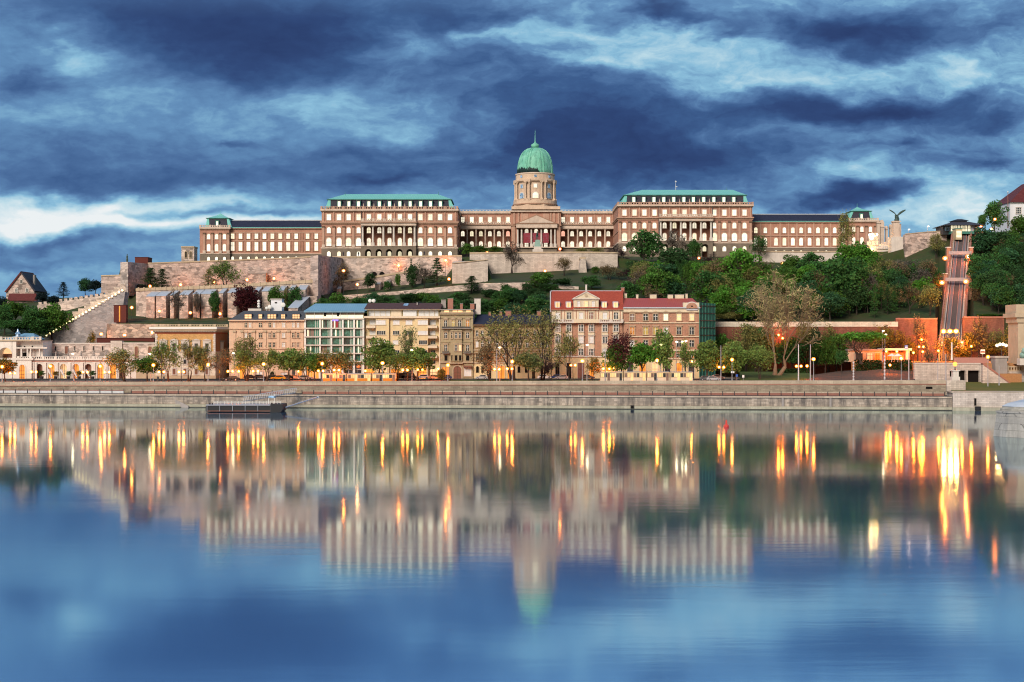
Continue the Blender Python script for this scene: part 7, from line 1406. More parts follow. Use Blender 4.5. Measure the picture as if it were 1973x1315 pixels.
# --- wooded slope: named trees, then the packed rest
for t in [('leafy', 1243, 440, 62, 556, 'deep', 'tall dark green tree covering the palace block at its portico'), ('bare', 1298, 446, 54, 556, 'grey', 'tall grey bare tree before the palace portico', BK), ('leafy', 1337, 458, 30, 556, 'deep', 'dark green tree beside the last portico arch'), ('bush', 1305, 472, 64, 548, 'dark', 'dark spreading shrub below the palace portico'), ('leafy', 1423, 476, 76, 545, 'bright', 'bright green tree at the palace block corner'), ('leafy', 1266, 509, 68, 515, 'green', 'round green tree above the gabled and brick houses'), ('leafy', 1366, 518, 64, 512, 'deep', 'deep green tree above the brick house chimneys'), ('leafy', 1398, 546, 56, 495, 'bright', 'vivid yellow green tree above the netted scaffold'), ('bare', 1355, 492, 60, 540, 'purple', 'thin bare tree below the last ground floor arch', BK),
          ('bare', 1300, 545, 40, 500, 'purple', 'purplish bare tree over the brick house chimneys', BK), ('leafy', 1385, 586, 40, 470, 'green', 'mid green tree just behind the netted scaffold'), ('leafy', 1405, 600, 44, 464, 'olive', 'olive tree between scaffold and plane tree'), ('sparse', 1630, 414, 30, 566, 'olive', 'tall thin tree in front of the palace corner pavilion', BK), ('leafy', 1645, 458, 74, 558, 'bright', 'bushy green tree under the palace corner pavilion'), ('leafy', 1634, 490, 90, 545, 'deep', 'broad dark green tree on the slope under the corner pavilion'), ('leafy', 1560, 484, 46, 552, 'deep', 'green tree by the ivory terrace wall'), ('leafy', 1522, 492, 40, 548, 'green', 'green tree at the end of the ivory terrace wall'), ('sparse', 1462, 456, 34, 566, 'deep', 'thin dark tree in the angle of the palace wing', BK), ('conifer', 1692, 556, 40, 480, 'dark', 'tall black spruce above the white capped wall'), ('leafy', 1540, 555, 46, 480, 'deep', 'green tree behind the plane tree crown'),
          ('sparse', 1804, 452, 30, 548, 'olive', 'scrubby tree under the crest wall beside the track', BK), ('leafy', 1917, 388, 44, 566, 'deep', 'dark green tree on the crest beside the white hill house'), ('leafy', 1893, 408, 18, 566, 'deep', 'small dark tree next to the funicular station'), ('leafy', 1968, 412, 44, 568, 'green', 'green tree covering the foot of the white hill house'), ('leafy', 1790, 514, 40, 520, 'deep', 'green tree beside the upper track lamp'), ('leafy', 1798, 535, 24, 512, 'golden', 'amber lit bush beside the lower track lamp')]:
    tree(t[0], t[1], t[2], t[3], t[4], t[5], t[6], barkc=t[7] if len(t) > 7 else BK)
for i in range(165):
    px = rt.uniform(1225, 1802); Y = rt.uniform(460, 552)
    if 1310 < px < 1360 and Y < 500: Y += 40
    k = rt.choice(('leafy', 'leafy', 'leafy', 'bush', 'bush', 'bare', 'sparse', 'conifer')); g = ter(px, Y); h = rt.uniform(7, 12.5); c = rt.choice(('deep', 'deep', 'dark', 'green', 'green', 'teal', 'bright')) if k not in ('bare', 'sparse') else rt.choice(('grey', 'brown', 'olive'))
    py = CY - (g + h - H) * F / Y
    lim = 500 if 1450 < px < 1570 else 494 if px < 1700 else 502
    if py < lim: py = lim + rt.uniform(0, 14)
    if 1480 < px < 1600 and py < 520 and rt.random() < .7: continue
    if px > 1700 and Y < 490 and rt.random() < .5: continue
    tree(k, px, py, rt.uniform(32, 58) if k != 'conifer' else 24, Y, c, {'bare': 'grey bare tree among the woods on the castle slope', 'sparse': 'thin leafing tree among the woods on the castle slope', 'conifer': 'dark conifer among the woods on the castle slope', 'bush': 'dark bush among the woods on the castle slope'}.get(k, 'green tree among the woods on the castle slope'), group=k + ' growth on the castle slope', barkc=BK)
for i in range(60):
    px = rt.uniform(1888, 1995); Y = rt.uniform(462, 556); g = ter(px, Y); h = rt.uniform(7, 12); k = rt.choice(('leafy', 'leafy', 'leafy', 'bush')) if i % 6 else 'bare'
    tree(k, px, max(CY - (g + h - H) * F / Y, 440), rt.uniform(34, 58), Y, rt.choice(('green', 'deep', 'deep', 'teal', 'dark')) if k != 'bare' else 'brown', 'bare tree in the wood beside the funicular' if k == 'bare' else 'leafy tree in the wood between funicular and bridge tower', group='wood beside the funicular' + (' bare' if k == 'bare' else ''), barkc=BK)
for i in range(20):
    px = 1672 + i * 6.6 + rt.uniform(-3, 3); Y = rt.choice((505, 515, 525, 535, 545)); g = ter(px, Y); k = rt.choice(('bare', 'sparse', 'sparse')); h = rt.uniform(6, 9)
    tree(k, px, max(CY - (g + h - H) * F / Y, 502 + rt.uniform(0, 8)), rt.uniform(34, 52), Y, rt.choice(('grey', 'olive', 'brown', 'deep')), 'greyish thin tree in the scrub below the crest wall', group='scrub trees below the crest wall', barkc=BK)
for i in range(10):
    px = 1640 + i * 12 + rt.uniform(-4, 4); Y = rt.choice((466, 474, 482)); g = ter(px, Y); k = rt.choice(('conifer', 'leafy', 'bush')); h = rt.uniform(7, 11)
    if px > 1738: continue
    tree(k, px, CY - (g + h - H) * F / Y, 30 if k == 'conifer' else rt.uniform(36, 50), Y, rt.choice(('dark', 'dark', 'deep')), {'conifer': 'dark conifer', 'leafy': 'dark leafy tree', 'bush': 'dark bush'}[k] + ' in the belt above the white capped wall', group=k + ' belt above the white capped wall', barkc=BK)
# --- far side of the hill
for t in [('leafy', 24, 574, 52, 530, 'green', 'dark green tree at the foot of the old gabled house'), ('leafy', 8, 590, 44, 500, 'deep', 'dark tree cut by the picture edge above the pavilion'), ('leafy', 62, 592, 50, 500, 'deep', 'dark tree between the old house and the lamplit stair'), ('leafy', 100, 580, 66, 492, 'green', 'broad green tree beside the lamplit stair'), ('leafy', 30, 612, 60, 480, 'deep', 'low dark tree above the pavilion roof'), ('leafy', 78, 612, 54, 476, 'deep', 'low dark tree at the foot of the lamplit stair'), ('conifer', 122, 543, 40, 640, 'blue', 'blue black conifer on the skyline beside the old house'), ('leafy', 165, 534, 28, 620, 'teal', 'bluish tree on the skyline by the crenellated wall'), ('leafy', 183, 536, 26, 615, 'blue', 'dark rounded tree on the skyline nearest the bastion'), ('leafy', 82, 560, 26, 660, 'blue', 'small blue dark tree on the skyline behind the old house'), ('leafy', 104, 566, 26, 660, 'blue', 'faint dark tree on the skyline between house and conifer'), ('leafy', 3, 572, 26, 640, 'blue', 'dark skyline tree at the picture edge'),
          ('sparse', 178, 640, 22, 455, 'golden', 'small amber lit tree against the grey stair wall')]:
    tree(t[0], t[1], t[2], t[3], t[4], t[5], t[6], barkc=BK)
# ================================================================== lamps
ORANGE = (1.0, 0.155, 0.006)
LM = {}
def lamp_mesh(kind):  # round the bulbs, oversized glowing shells stand in for the lens halo
    if kind in LM: return LM[kind]
    d = {}
    if kind == 'tall':
        mb = MB(); mb.lathe((0, 0), [(.18, 0), (.16, .8), (.09, 1.0), (.06, 5.2)], 8, 'grey_metal'); mb.lathe((0, 0), [(.12, 5.2), (.34, 5.35), (.05, 5.36)], 8, 'grey_metal'); d['post'] = mb
        g = MB(); g.blob((0, 0, 5.75), (.58, .58, .55), 'sodium_glow', 12); g.blob((0, 0, 5.75), (.27, .27, .27), 'bulb', 8); d['globe'] = [g]; d['light'] = [(0, 0, 5.75)]
    elif kind == 'twin':
        mb = MB(); mb.lathe((0, 0), [(.16, 0), (.14, .6), (.07, .8), (.05, 3.2)], 8, 'iron'); mb.box(-.7, .7, -.05, .05, 2.75, 2.85, 'iron'); d['post'] = mb; d['globe'] = []
        for s in (-.7, .7):
            g = MB(); g.blob((s, 0, 3.2), (.46, .46, .46), 'sodium_glow', 12); g.blob((s, 0, 3.2), (.2, .2, .2), 'bulb', 8); d['globe'].append(g)
        d['light'] = [(-.7, 0, 3.2), (.7, 0, 3.2)]
    elif kind == 'hill':
        mb = MB(); mb.lathe((0, 0), [(.12, 0), (.07, .3), (.06, 3.6)], 6, 'iron'); d['post'] = mb; g = MB(); g.blob((0, 0, 3.95), (.66, .66, .6), 'ember_glow', 12); g.blob((0, 0, 3.95), (.3, .3, .3), 'bulb', 8); d['globe'] = [g]; d['light'] = [(0, 0, 3.95)]
    elif kind == 'single':
        mb = MB(); mb.lathe((0, 0), [(.14, 0), (.06, .6), (.05, 3.0)], 8, 'iron'); d['post'] = mb; g = MB(); g.blob((0, 0, 3.3), (.48, .48, .48), 'sodium_glow', 12); g.blob((0, 0, 3.3), (.2, .2, .2), 'bulb', 8); d['globe'] = [g]; d['light'] = [(0, 0, 3.3)]
    elif kind == 'mast':
        mb = MB(); mb.lathe((0, 0), [(.16, 0), (.13, 1.0), (.07, 8.0)], 8, 'grey_metal'); mb.box(-.06, .06, -1.1, 0, 7.95, 8.05, 'grey_metal'); d['post'] = mb; g = MB(); g.blob((0, -1.1, 7.85), (.42, .4, .22), 'white_lamp', 8); d['globe'] = [g]; d['light'] = [(0, -1.1, 7.7)]
    out = dict(post=d['post'].mesh('post'), globe=[g.mesh('lamp_glow_globe') for g in d['globe']], light=d['light'])
    LM[kind] = out; return out
HEAD = dict(tall=5.75, twin=3.2, hill=3.95, single=3.3, mast=7.85)
LT = {}
def lamp(kind, px, py, Y, label, group=None, power=1.0, col=None):
    """lamp whose head shows at (px, py); its foot is put on the ground below"""
    d = lamp_mesh(kind); zh = Z(py, Y)
    zg = ter(px, Y) if Y > 446 else 12.3 if (px > 1640 and Y > 424) else 7.0
    if px > 1845 and Y < 400: zg = 5.6
    k = max((zh - zg) / HEAD[kind], .25)
    r = thing('street_lamp' if kind != 'mast' else 'light_mast', label, 'street lamp', (X(px, Y), Y, zg), group)
    def put(n, me): 
        o = bpy.data.objects.new(n, me); COL.objects.link(o); o.parent = r; return o
    p = put('post', d['post']); p.scale = (1, 1, k)
    for g in d['globe']:
        o = put('lamp_glow_globe', g); o.location.z = HEAD[kind] * (k - 1)
        if power > 2: o.scale = (1.5, 1.5, 1.5); o.location.z -= HEAD[kind] * .5      # halo shells of the track lamps, enlarged for a stronger glow
    key = (kind, power, col)
    if key not in LT:
        l = bpy.data.lights.new('lamp_light', 'POINT'); l.energy = dict(tall=620, twin=330, hill=300, single=760, mast=35)[kind] * power; l.color = col or (ORANGE if kind != 'mast' else (1.0, .8, .5)); l.shadow_soft_size = .3; LT[key] = l
    for c in d['light']:
        o = bpy.data.objects.new('lamp_light', LT[key]); COL.objects.link(o); o.parent = r; o.location = (c[0], c[1] - (0.0), c[2] + HEAD[kind] * (k - 1))
    return r
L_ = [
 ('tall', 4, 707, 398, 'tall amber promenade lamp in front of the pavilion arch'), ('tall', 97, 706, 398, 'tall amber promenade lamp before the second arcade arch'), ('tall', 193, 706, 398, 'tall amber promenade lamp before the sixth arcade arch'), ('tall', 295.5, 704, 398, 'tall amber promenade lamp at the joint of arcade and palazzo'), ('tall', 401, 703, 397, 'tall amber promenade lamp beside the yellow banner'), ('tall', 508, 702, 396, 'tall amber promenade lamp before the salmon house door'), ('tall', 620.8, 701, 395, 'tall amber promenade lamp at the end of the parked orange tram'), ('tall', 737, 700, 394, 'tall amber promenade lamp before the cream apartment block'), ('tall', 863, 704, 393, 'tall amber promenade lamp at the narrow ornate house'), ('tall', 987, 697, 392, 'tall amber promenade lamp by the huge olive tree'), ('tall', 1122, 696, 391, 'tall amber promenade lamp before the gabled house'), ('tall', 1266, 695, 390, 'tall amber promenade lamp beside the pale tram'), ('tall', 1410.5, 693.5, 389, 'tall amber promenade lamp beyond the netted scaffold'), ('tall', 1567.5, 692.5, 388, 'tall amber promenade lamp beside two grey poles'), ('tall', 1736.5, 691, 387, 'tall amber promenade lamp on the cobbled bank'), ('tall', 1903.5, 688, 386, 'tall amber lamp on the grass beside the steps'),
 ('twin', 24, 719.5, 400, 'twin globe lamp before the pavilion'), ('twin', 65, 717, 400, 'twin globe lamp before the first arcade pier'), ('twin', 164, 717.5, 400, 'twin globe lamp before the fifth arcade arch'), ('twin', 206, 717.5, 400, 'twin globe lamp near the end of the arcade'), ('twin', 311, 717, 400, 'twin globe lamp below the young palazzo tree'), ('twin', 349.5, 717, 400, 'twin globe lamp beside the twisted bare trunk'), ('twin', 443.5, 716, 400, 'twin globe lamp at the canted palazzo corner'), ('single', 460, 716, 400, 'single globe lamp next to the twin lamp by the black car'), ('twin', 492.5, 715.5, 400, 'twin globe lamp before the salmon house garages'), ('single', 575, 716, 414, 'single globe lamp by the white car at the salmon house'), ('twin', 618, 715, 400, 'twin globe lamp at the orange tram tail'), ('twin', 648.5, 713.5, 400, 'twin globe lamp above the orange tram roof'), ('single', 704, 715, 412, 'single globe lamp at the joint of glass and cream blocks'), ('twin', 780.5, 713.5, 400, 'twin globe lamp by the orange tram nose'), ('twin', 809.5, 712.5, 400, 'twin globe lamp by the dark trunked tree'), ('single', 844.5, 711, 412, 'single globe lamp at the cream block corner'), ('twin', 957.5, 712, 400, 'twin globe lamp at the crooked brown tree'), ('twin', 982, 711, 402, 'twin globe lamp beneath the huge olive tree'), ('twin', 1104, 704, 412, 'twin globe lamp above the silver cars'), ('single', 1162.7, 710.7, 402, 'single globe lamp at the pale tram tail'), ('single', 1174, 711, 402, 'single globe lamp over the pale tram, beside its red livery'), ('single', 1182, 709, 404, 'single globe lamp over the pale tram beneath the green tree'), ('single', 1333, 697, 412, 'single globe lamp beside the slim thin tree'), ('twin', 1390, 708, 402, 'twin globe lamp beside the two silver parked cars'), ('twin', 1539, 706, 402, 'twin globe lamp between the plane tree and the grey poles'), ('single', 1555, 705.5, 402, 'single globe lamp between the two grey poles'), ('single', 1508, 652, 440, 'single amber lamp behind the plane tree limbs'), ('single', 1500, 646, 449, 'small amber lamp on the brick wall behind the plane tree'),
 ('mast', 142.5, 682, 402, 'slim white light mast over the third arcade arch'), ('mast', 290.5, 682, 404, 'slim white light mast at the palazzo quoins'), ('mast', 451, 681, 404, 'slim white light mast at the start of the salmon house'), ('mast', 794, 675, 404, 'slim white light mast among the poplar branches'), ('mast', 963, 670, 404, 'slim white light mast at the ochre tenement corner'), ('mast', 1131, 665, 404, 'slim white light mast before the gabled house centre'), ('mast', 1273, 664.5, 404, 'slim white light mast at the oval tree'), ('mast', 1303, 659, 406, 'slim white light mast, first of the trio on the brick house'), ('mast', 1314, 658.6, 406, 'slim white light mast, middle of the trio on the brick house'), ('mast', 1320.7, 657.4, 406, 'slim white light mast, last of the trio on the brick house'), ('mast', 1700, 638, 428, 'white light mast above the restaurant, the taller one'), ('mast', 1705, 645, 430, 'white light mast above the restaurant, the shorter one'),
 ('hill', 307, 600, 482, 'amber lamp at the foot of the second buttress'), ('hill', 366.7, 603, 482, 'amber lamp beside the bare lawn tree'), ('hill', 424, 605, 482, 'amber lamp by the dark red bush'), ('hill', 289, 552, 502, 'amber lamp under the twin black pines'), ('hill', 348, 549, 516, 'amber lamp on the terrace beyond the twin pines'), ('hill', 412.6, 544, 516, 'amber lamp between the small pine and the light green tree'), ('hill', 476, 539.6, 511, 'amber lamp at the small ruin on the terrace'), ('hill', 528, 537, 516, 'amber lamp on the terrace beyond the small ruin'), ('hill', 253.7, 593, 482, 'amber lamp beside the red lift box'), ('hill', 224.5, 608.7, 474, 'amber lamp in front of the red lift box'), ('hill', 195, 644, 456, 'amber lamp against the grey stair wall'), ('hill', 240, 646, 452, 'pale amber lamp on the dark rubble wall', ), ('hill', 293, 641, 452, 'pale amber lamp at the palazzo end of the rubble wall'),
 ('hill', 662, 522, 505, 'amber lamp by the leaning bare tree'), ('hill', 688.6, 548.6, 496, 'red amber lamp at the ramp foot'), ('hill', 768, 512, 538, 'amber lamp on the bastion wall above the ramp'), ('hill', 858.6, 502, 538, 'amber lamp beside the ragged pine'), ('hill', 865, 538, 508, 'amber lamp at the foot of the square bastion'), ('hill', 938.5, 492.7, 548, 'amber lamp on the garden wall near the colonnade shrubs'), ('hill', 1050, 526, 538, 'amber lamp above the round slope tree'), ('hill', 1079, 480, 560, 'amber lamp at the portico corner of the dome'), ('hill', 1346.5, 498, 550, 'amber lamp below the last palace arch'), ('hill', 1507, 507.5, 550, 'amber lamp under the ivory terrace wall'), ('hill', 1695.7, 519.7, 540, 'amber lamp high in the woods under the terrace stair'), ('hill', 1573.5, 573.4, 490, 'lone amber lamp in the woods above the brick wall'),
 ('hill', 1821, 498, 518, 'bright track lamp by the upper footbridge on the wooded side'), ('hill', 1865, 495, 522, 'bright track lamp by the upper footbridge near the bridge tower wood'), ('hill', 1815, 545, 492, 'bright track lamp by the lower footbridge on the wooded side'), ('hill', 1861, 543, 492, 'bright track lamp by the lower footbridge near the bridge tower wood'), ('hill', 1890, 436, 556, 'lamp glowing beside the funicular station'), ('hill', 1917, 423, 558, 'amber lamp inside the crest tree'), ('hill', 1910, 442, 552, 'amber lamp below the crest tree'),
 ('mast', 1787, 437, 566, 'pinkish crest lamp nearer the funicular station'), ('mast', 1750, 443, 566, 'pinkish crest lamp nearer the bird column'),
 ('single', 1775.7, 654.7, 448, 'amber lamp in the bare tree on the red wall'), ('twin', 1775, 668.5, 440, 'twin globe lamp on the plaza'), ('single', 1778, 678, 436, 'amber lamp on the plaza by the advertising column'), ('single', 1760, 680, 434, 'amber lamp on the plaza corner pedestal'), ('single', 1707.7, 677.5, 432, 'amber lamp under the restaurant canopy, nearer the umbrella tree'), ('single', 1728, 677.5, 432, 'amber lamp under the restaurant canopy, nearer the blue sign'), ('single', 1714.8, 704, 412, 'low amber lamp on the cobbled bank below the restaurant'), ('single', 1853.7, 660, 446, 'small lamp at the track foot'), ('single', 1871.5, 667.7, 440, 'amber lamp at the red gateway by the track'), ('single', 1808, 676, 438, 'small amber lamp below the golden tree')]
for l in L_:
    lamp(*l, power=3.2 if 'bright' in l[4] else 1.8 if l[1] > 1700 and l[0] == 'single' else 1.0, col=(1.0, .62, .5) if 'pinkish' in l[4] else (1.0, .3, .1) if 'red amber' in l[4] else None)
# floodlight row at the foot of the track
r = thing('floodlight_row', 'three dazzling golden floodlights on a frame at the foot of the track', 'floodlight', (X(1830, 446), 446, 12.3))
mb = MB(); 
for px in (1812, 1848): mb.tube((X(px, 446), 446, 12.3), (X(px, 446), 446, Z(640, 446)), .14, .1, 6, 'iron')
mb.tube((X(1811, 446), 446, Z(641.5, 446)), (X(1849, 446), 446, Z(641.5, 446)), .12, .12, 6, 'iron'); part('frame', mb, r)
fl_ = bpy.data.lights.new('flood_light', 'POINT'); fl_.energy = 2800; fl_.color = (1.0, .45, .09); fl_.shadow_soft_size = .5
for px in (1818, 1830.5, 1842):
    q = MB(); q.blob((X(px, 445.6), 445.6, Z(638.6, 445.6)), (.95, .7, .8), 'sodium_glow', 12); q.blob((X(px, 445.6), 445.6, Z(638.6, 445.6)), (.5, .4, .45), 'bulb', 8); part('lamp_glow_globe', q, r)
    o = bpy.data.objects.new('flood_light', fl_); COL.objects.link(o); o.parent = r; o.location = Vector((X(px, 445), 444.6, Z(638.6, 445))) - Vector(r.location)
# candelabra globes by the bridge tower
def cluster(px, py, Y, n, label, zg, spread=1.0):
    r = thing('candelabra_lamp', label, 'street lamp', (X(px, Y), Y, zg)); x, z = X(px, Y), Z(py, Y)
    mb = MB(); mb.lathe((x, Y), [(.3, zg), (.14, zg + .8), (.09, z - .9), (.12, z - .5)], 8, 'iron'); mb.box(x - spread, x + spread, Y - .06, Y + .06, z - .6, z - .48, 'iron'); part('post', mb, r)
    l = bpy.data.lights.new('lamp_light', 'POINT'); l.energy = 480; l.color = (1.0, .5, .14); l.shadow_soft_size = .35
    for i in range(n):
        dx = (i / (n - 1) - .5) * 2 * spread if n > 1 else 0; q = MB(); q.blob((x + dx, Y, z + (.35 if 0 < i < n - 1 else 0)), (.45, .45, .5), 'white_lamp' if n > 3 else 'sodium_glow', 8); part('lamp_glow_globe', q, r)
        o = bpy.data.objects.new('lamp_light', l); COL.objects.link(o); o.parent = r; o.location = Vector((x + dx, Y, z + .2)) - Vector(r.location)
cluster(1929.7, 666, 420, 4, 'four globe candelabra lamp on the stone pier by the steps', 13.0, 1.4)
cluster(1960, 636, 408, 3, 'three globe candelabra lamp in front of the bridge tower', 12.3, 1.3)
r = thing('pedestal_lamp', 'bright globe lamp on a stepped stone pedestal at the end of the parapet', 'street lamp', (*Q(1857, 10), 3.8)); a = Q(1857, 9.4); x, y = a
mb = MB(); mb.box(x - 2.6, x + 2.6, y - .9, y + 2, 3.8, 8.0, 'ashlar_pale'); mb.box(x - 1.1, x + 1.1, y - .7, y + 1.2, 8.0, 9.0, 'white_stone'); mb.box(x - .8, x + .8, y - .5, y + 1.0, 9.0, 10.6, 'white_stone'); mb.box(x - 1.15, x + 1.15, y - .75, y + 1.25, 10.6, 10.9, 'white_stone'); mb.lathe((x, y + .2), [(.3, 10.9), (.16, 11.3), (.1, 12.0)], 8, 'iron'); part('pedestal', mb, r)
q = MB(); q.blob((x, y + .2, Z(702, y)), (.62, .62, .68), 'sodium_glow', 8); part('lamp_glow_globe', q, r); o = bpy.data.objects.new('lamp_light', LT[('tall', 1.0, None)]); COL.objects.link(o); o.parent = r; o.location = Vector((x, y + .2, Z(702, y))) - Vector(r.location)
for p0, p1, Y, l in ((1648, 1700, 429.5, 'clipped dark hedge along the restaurant terrace edge'), (1706, 1758, 429.5, 'clipped dark hedge between restaurant pillar and tunnel wall'), (1500, 1560, 425, 'low dark hedge behind the giant plane tree foot')):
    r = thing('hedge', l, 'hedge', (X(p0, Y), Y, 10)); rng = np.random.default_rng(int(p0)); n = 1500; zt = 13.2 if p0 > 1600 else 10.4
    C = np.stack([rng.uniform(0, X(p1, Y) - X(p0, Y), n), rng.uniform(0, 1.4, n), rng.uniform(-2.2, zt - 10 - .2, n)], 1); V_, F_ = leaf_quads(rng, C, .28); o = bpy.data.objects.new('foliage', arr_mesh('foliage', V_, F_, 'leaves')); COL.objects.link(o); o.parent = r; o.color = (.03, .06, .02, 1)
# ================================================================== poles and signs
def pole(px, pyt, pyb, Y, label, m='grey_metal', w=.14, name='pole', band=None):
    z0, z1 = Z(pyb, Y), Z(pyt, Y); x = X(px, Y); r = thing(name, label, 'pole', (x, Y, z0)); mb = MB(); mb.lathe((x, Y), [(w * 1.3, z0), (w, z0 + 1), (w * .6, z1)], 8, m); part('shaft', mb, r)
    if band:
        for i in range(7):
            mb = MB(); zz = z0 + (z1 - z0) * (i + .3) / 7; mb.lathe((x, Y), [(w * 1.35, zz), (w * 1.3, zz + (z1 - z0) / 16)], 8, band); part('band', mb, r)
    return r
pole(1372 + 17, 666, 735, 398, 'tall grey tram pole between the scaffold and the lamp'); pole(1538.5, 664, 735, 394, 'tall grey pole beside the plane tree, the whiter one', 'pale_metal', .2); pole(1561.5, 664, 735, 394, 'tall grey pole nearer the amber promenade lamp', w=.2)
pole(1644.5, 697, 734, 393, 'short banded pole on the gravel bank', 'grey_metal', .2, band='pale_metal'); pole(1704.5, 684, 732, 392, 'banded pole at the cobbled bank', 'grey_metal', .2, band='pale_metal'); pole(1751, 672, 732, 392, 'grey pole with a blue sign near the plaza', w=.2)
pole(1807, 690, 732, 394, 'thin grey pole below the plaza, nearer the tree', w=.12); pole(1822.5, 682, 733, 394, 'grey pole at the tunnel mouth', w=.18); pole(1834, 660, 694, 420, 'white poster pole on the plaza', 'white_paint', .28); pole(1818, 664, 694, 422, 'slim orange lit pole on the plaza', 'terracotta', .14)
pole(1925, 706, 743, 386, 'grey signal pole on the grass', w=.14); pole(957.3, 674, 735, 396, 'slim grey tram pole at the tenement corner'); pole(982, 690, 735, 396, 'slim dark tram pole under the olive tree', 'iron'); pole(1166, 670, 735, 396, 'slim grey tram pole before the gabled house'); pole(311, 681, 735, 398, 'slim dark pole in front of the palazzo', 'iron', .1); pole(349, 690, 735, 398, 'slim dark pole beside the twisted bare tree', 'iron', .1); pole(66, 690, 735, 399, 'slim dark pole at the pavilion corner', 'iron', .1); pole(164, 686, 735, 399, 'slim dark pole in the middle of the arcade', 'iron', .1); pole(206, 684, 735, 399, 'slim dark pole near the end of the arcade', 'iron', .1)
def sign(px, py, w, h, Y, m, label, foot=None, extra=None):
    r = thing('sign', label, 'sign', (X(px, Y), Y, foot if foot else Z(py + h, Y))); f = Face(Y); mb = MB(); f.box(mb, px - w / 2, px + w / 2, py - h / 2, py + h / 2, -.12, -.04, m); part('panel', mb, r)
    if foot: mb = MB(); mb.tube((X(px, Y), Y, foot), (X(px, Y), Y, Z(py - h / 2, Y)), .06, .06, 6, 'grey_metal'); part('post', mb, r)
    if extra: extra(f, r)
def noentry(f, r): 
    mb = MB(); f.box(mb, 1889.6, 1897, 676.8, 680, -.2, -.13, 'rail_red'); part('emblem', mb, r)
def tramsign(f, r):
    mb = MB(); f.box(mb, 1744, 1748.4, 666.6, 667.8, -.2, -.13, 'sign_white'); f.box(mb, 1743.6, 1748.6, 668.6, 671, -.2, -.13, 'sign_white'); part('emblem', mb, r)
sign(1746, 669, 6, 6.6, 391.5, 'sign_blue', 'blue square sign with white mark above the plaza corner', None, tramsign); sign(1893.4, 678, 8.4, 8.2, 430, 'sign_white', 'white square sign with a red bar on the plaza', 12.3, noentry); sign(1419.8, 724, 4.2, 4.6, 396, 'sign_blue', 'small round blue sign beyond the silver cars', 6.9); sign(1411.5, 717.5, 6.4, 3.6, 389.8, 'sign_white', 'small white plate on the lamp post beyond the scaffold'); sign(1432, 725.5, 4, 5, 396, 'sign_white', 'small pale sign near the dark litter bin', 6.9); sign(423, 716, 2.8, 7, 410, 'yellow_cloth', 'narrow yellow light sign at the canted palazzo corner', 7.0)
# ================================================================== arcade furniture
def feather(px, label, tilt):
    r = thing('parasol', label, 'parasol', (X(px, 424), 424, 7.1), None); mb = MB(); x = X(px, 424); mb.lathe((x + .3, 424), [(.25, 7.1), (.06, 7.3), (.05, 9.9)], 6, 'white_paint'); part('pole', mb, r)
    mb = MB(); mb.tube((x + .3, 423.9, 7.6), (x - .9 * tilt, 423.9, 10.0), .16, .42, 7, 'white_cloth'); part('canopy', mb, r)
for i, px in enumerate((98.5, 123, 146.5, 171, 199.5, 224)): feather(px, 'folded leaning white parasol before arcade arch, the ' + ('first', 'second', 'third', 'fourth', 'fifth', 'sixth')[i] + ' from the pavilion', 1 if i < 4 else -.4)
for i, px in enumerate((80.5, 107.5, 131.5, 152.5, 178.5)):
    r = thing('potted_shrub', 'dark potted shrub between folded parasols, the ' + ('first', 'second', 'third', 'fourth', 'fifth')[i] + ' from the pavilion', 'potted plant', (X(px, 423), 423, 7.1)); mb = MB(); mb.lathe((X(px, 423), 423), [(.5, 7.1), (.65, 7.9), (.62, 7.9)], 10, 'iron'); part('pot', mb, r)
    me = proto('bush', i % 4)[1]; o = bpy.data.objects.new('foliage', me); COL.objects.link(o); o.parent = r; o.location = (0, 0, .7); o.scale = (.26, .26, .2); o.color = (*GREEN[('green', 'golden', 'deep', 'golden', 'deep')[i]], 1)
for i, px in enumerate((304.5, 315.5)):
    mb = MB(); x = X(px, 400); mb.box(x - .25, x + .25, 399.8, 400.2, 7.0, 8.3, 'iron'); mb.box(x - .3, x + .3, 399.75, 400.25, 8.3, 8.45, 'iron'); solo('litter_bin', mb, 'dark bollard shaped bin before the palazzo, ' + ('nearer the arcade' if i == 0 else 'nearer the young tree'), 'bin')
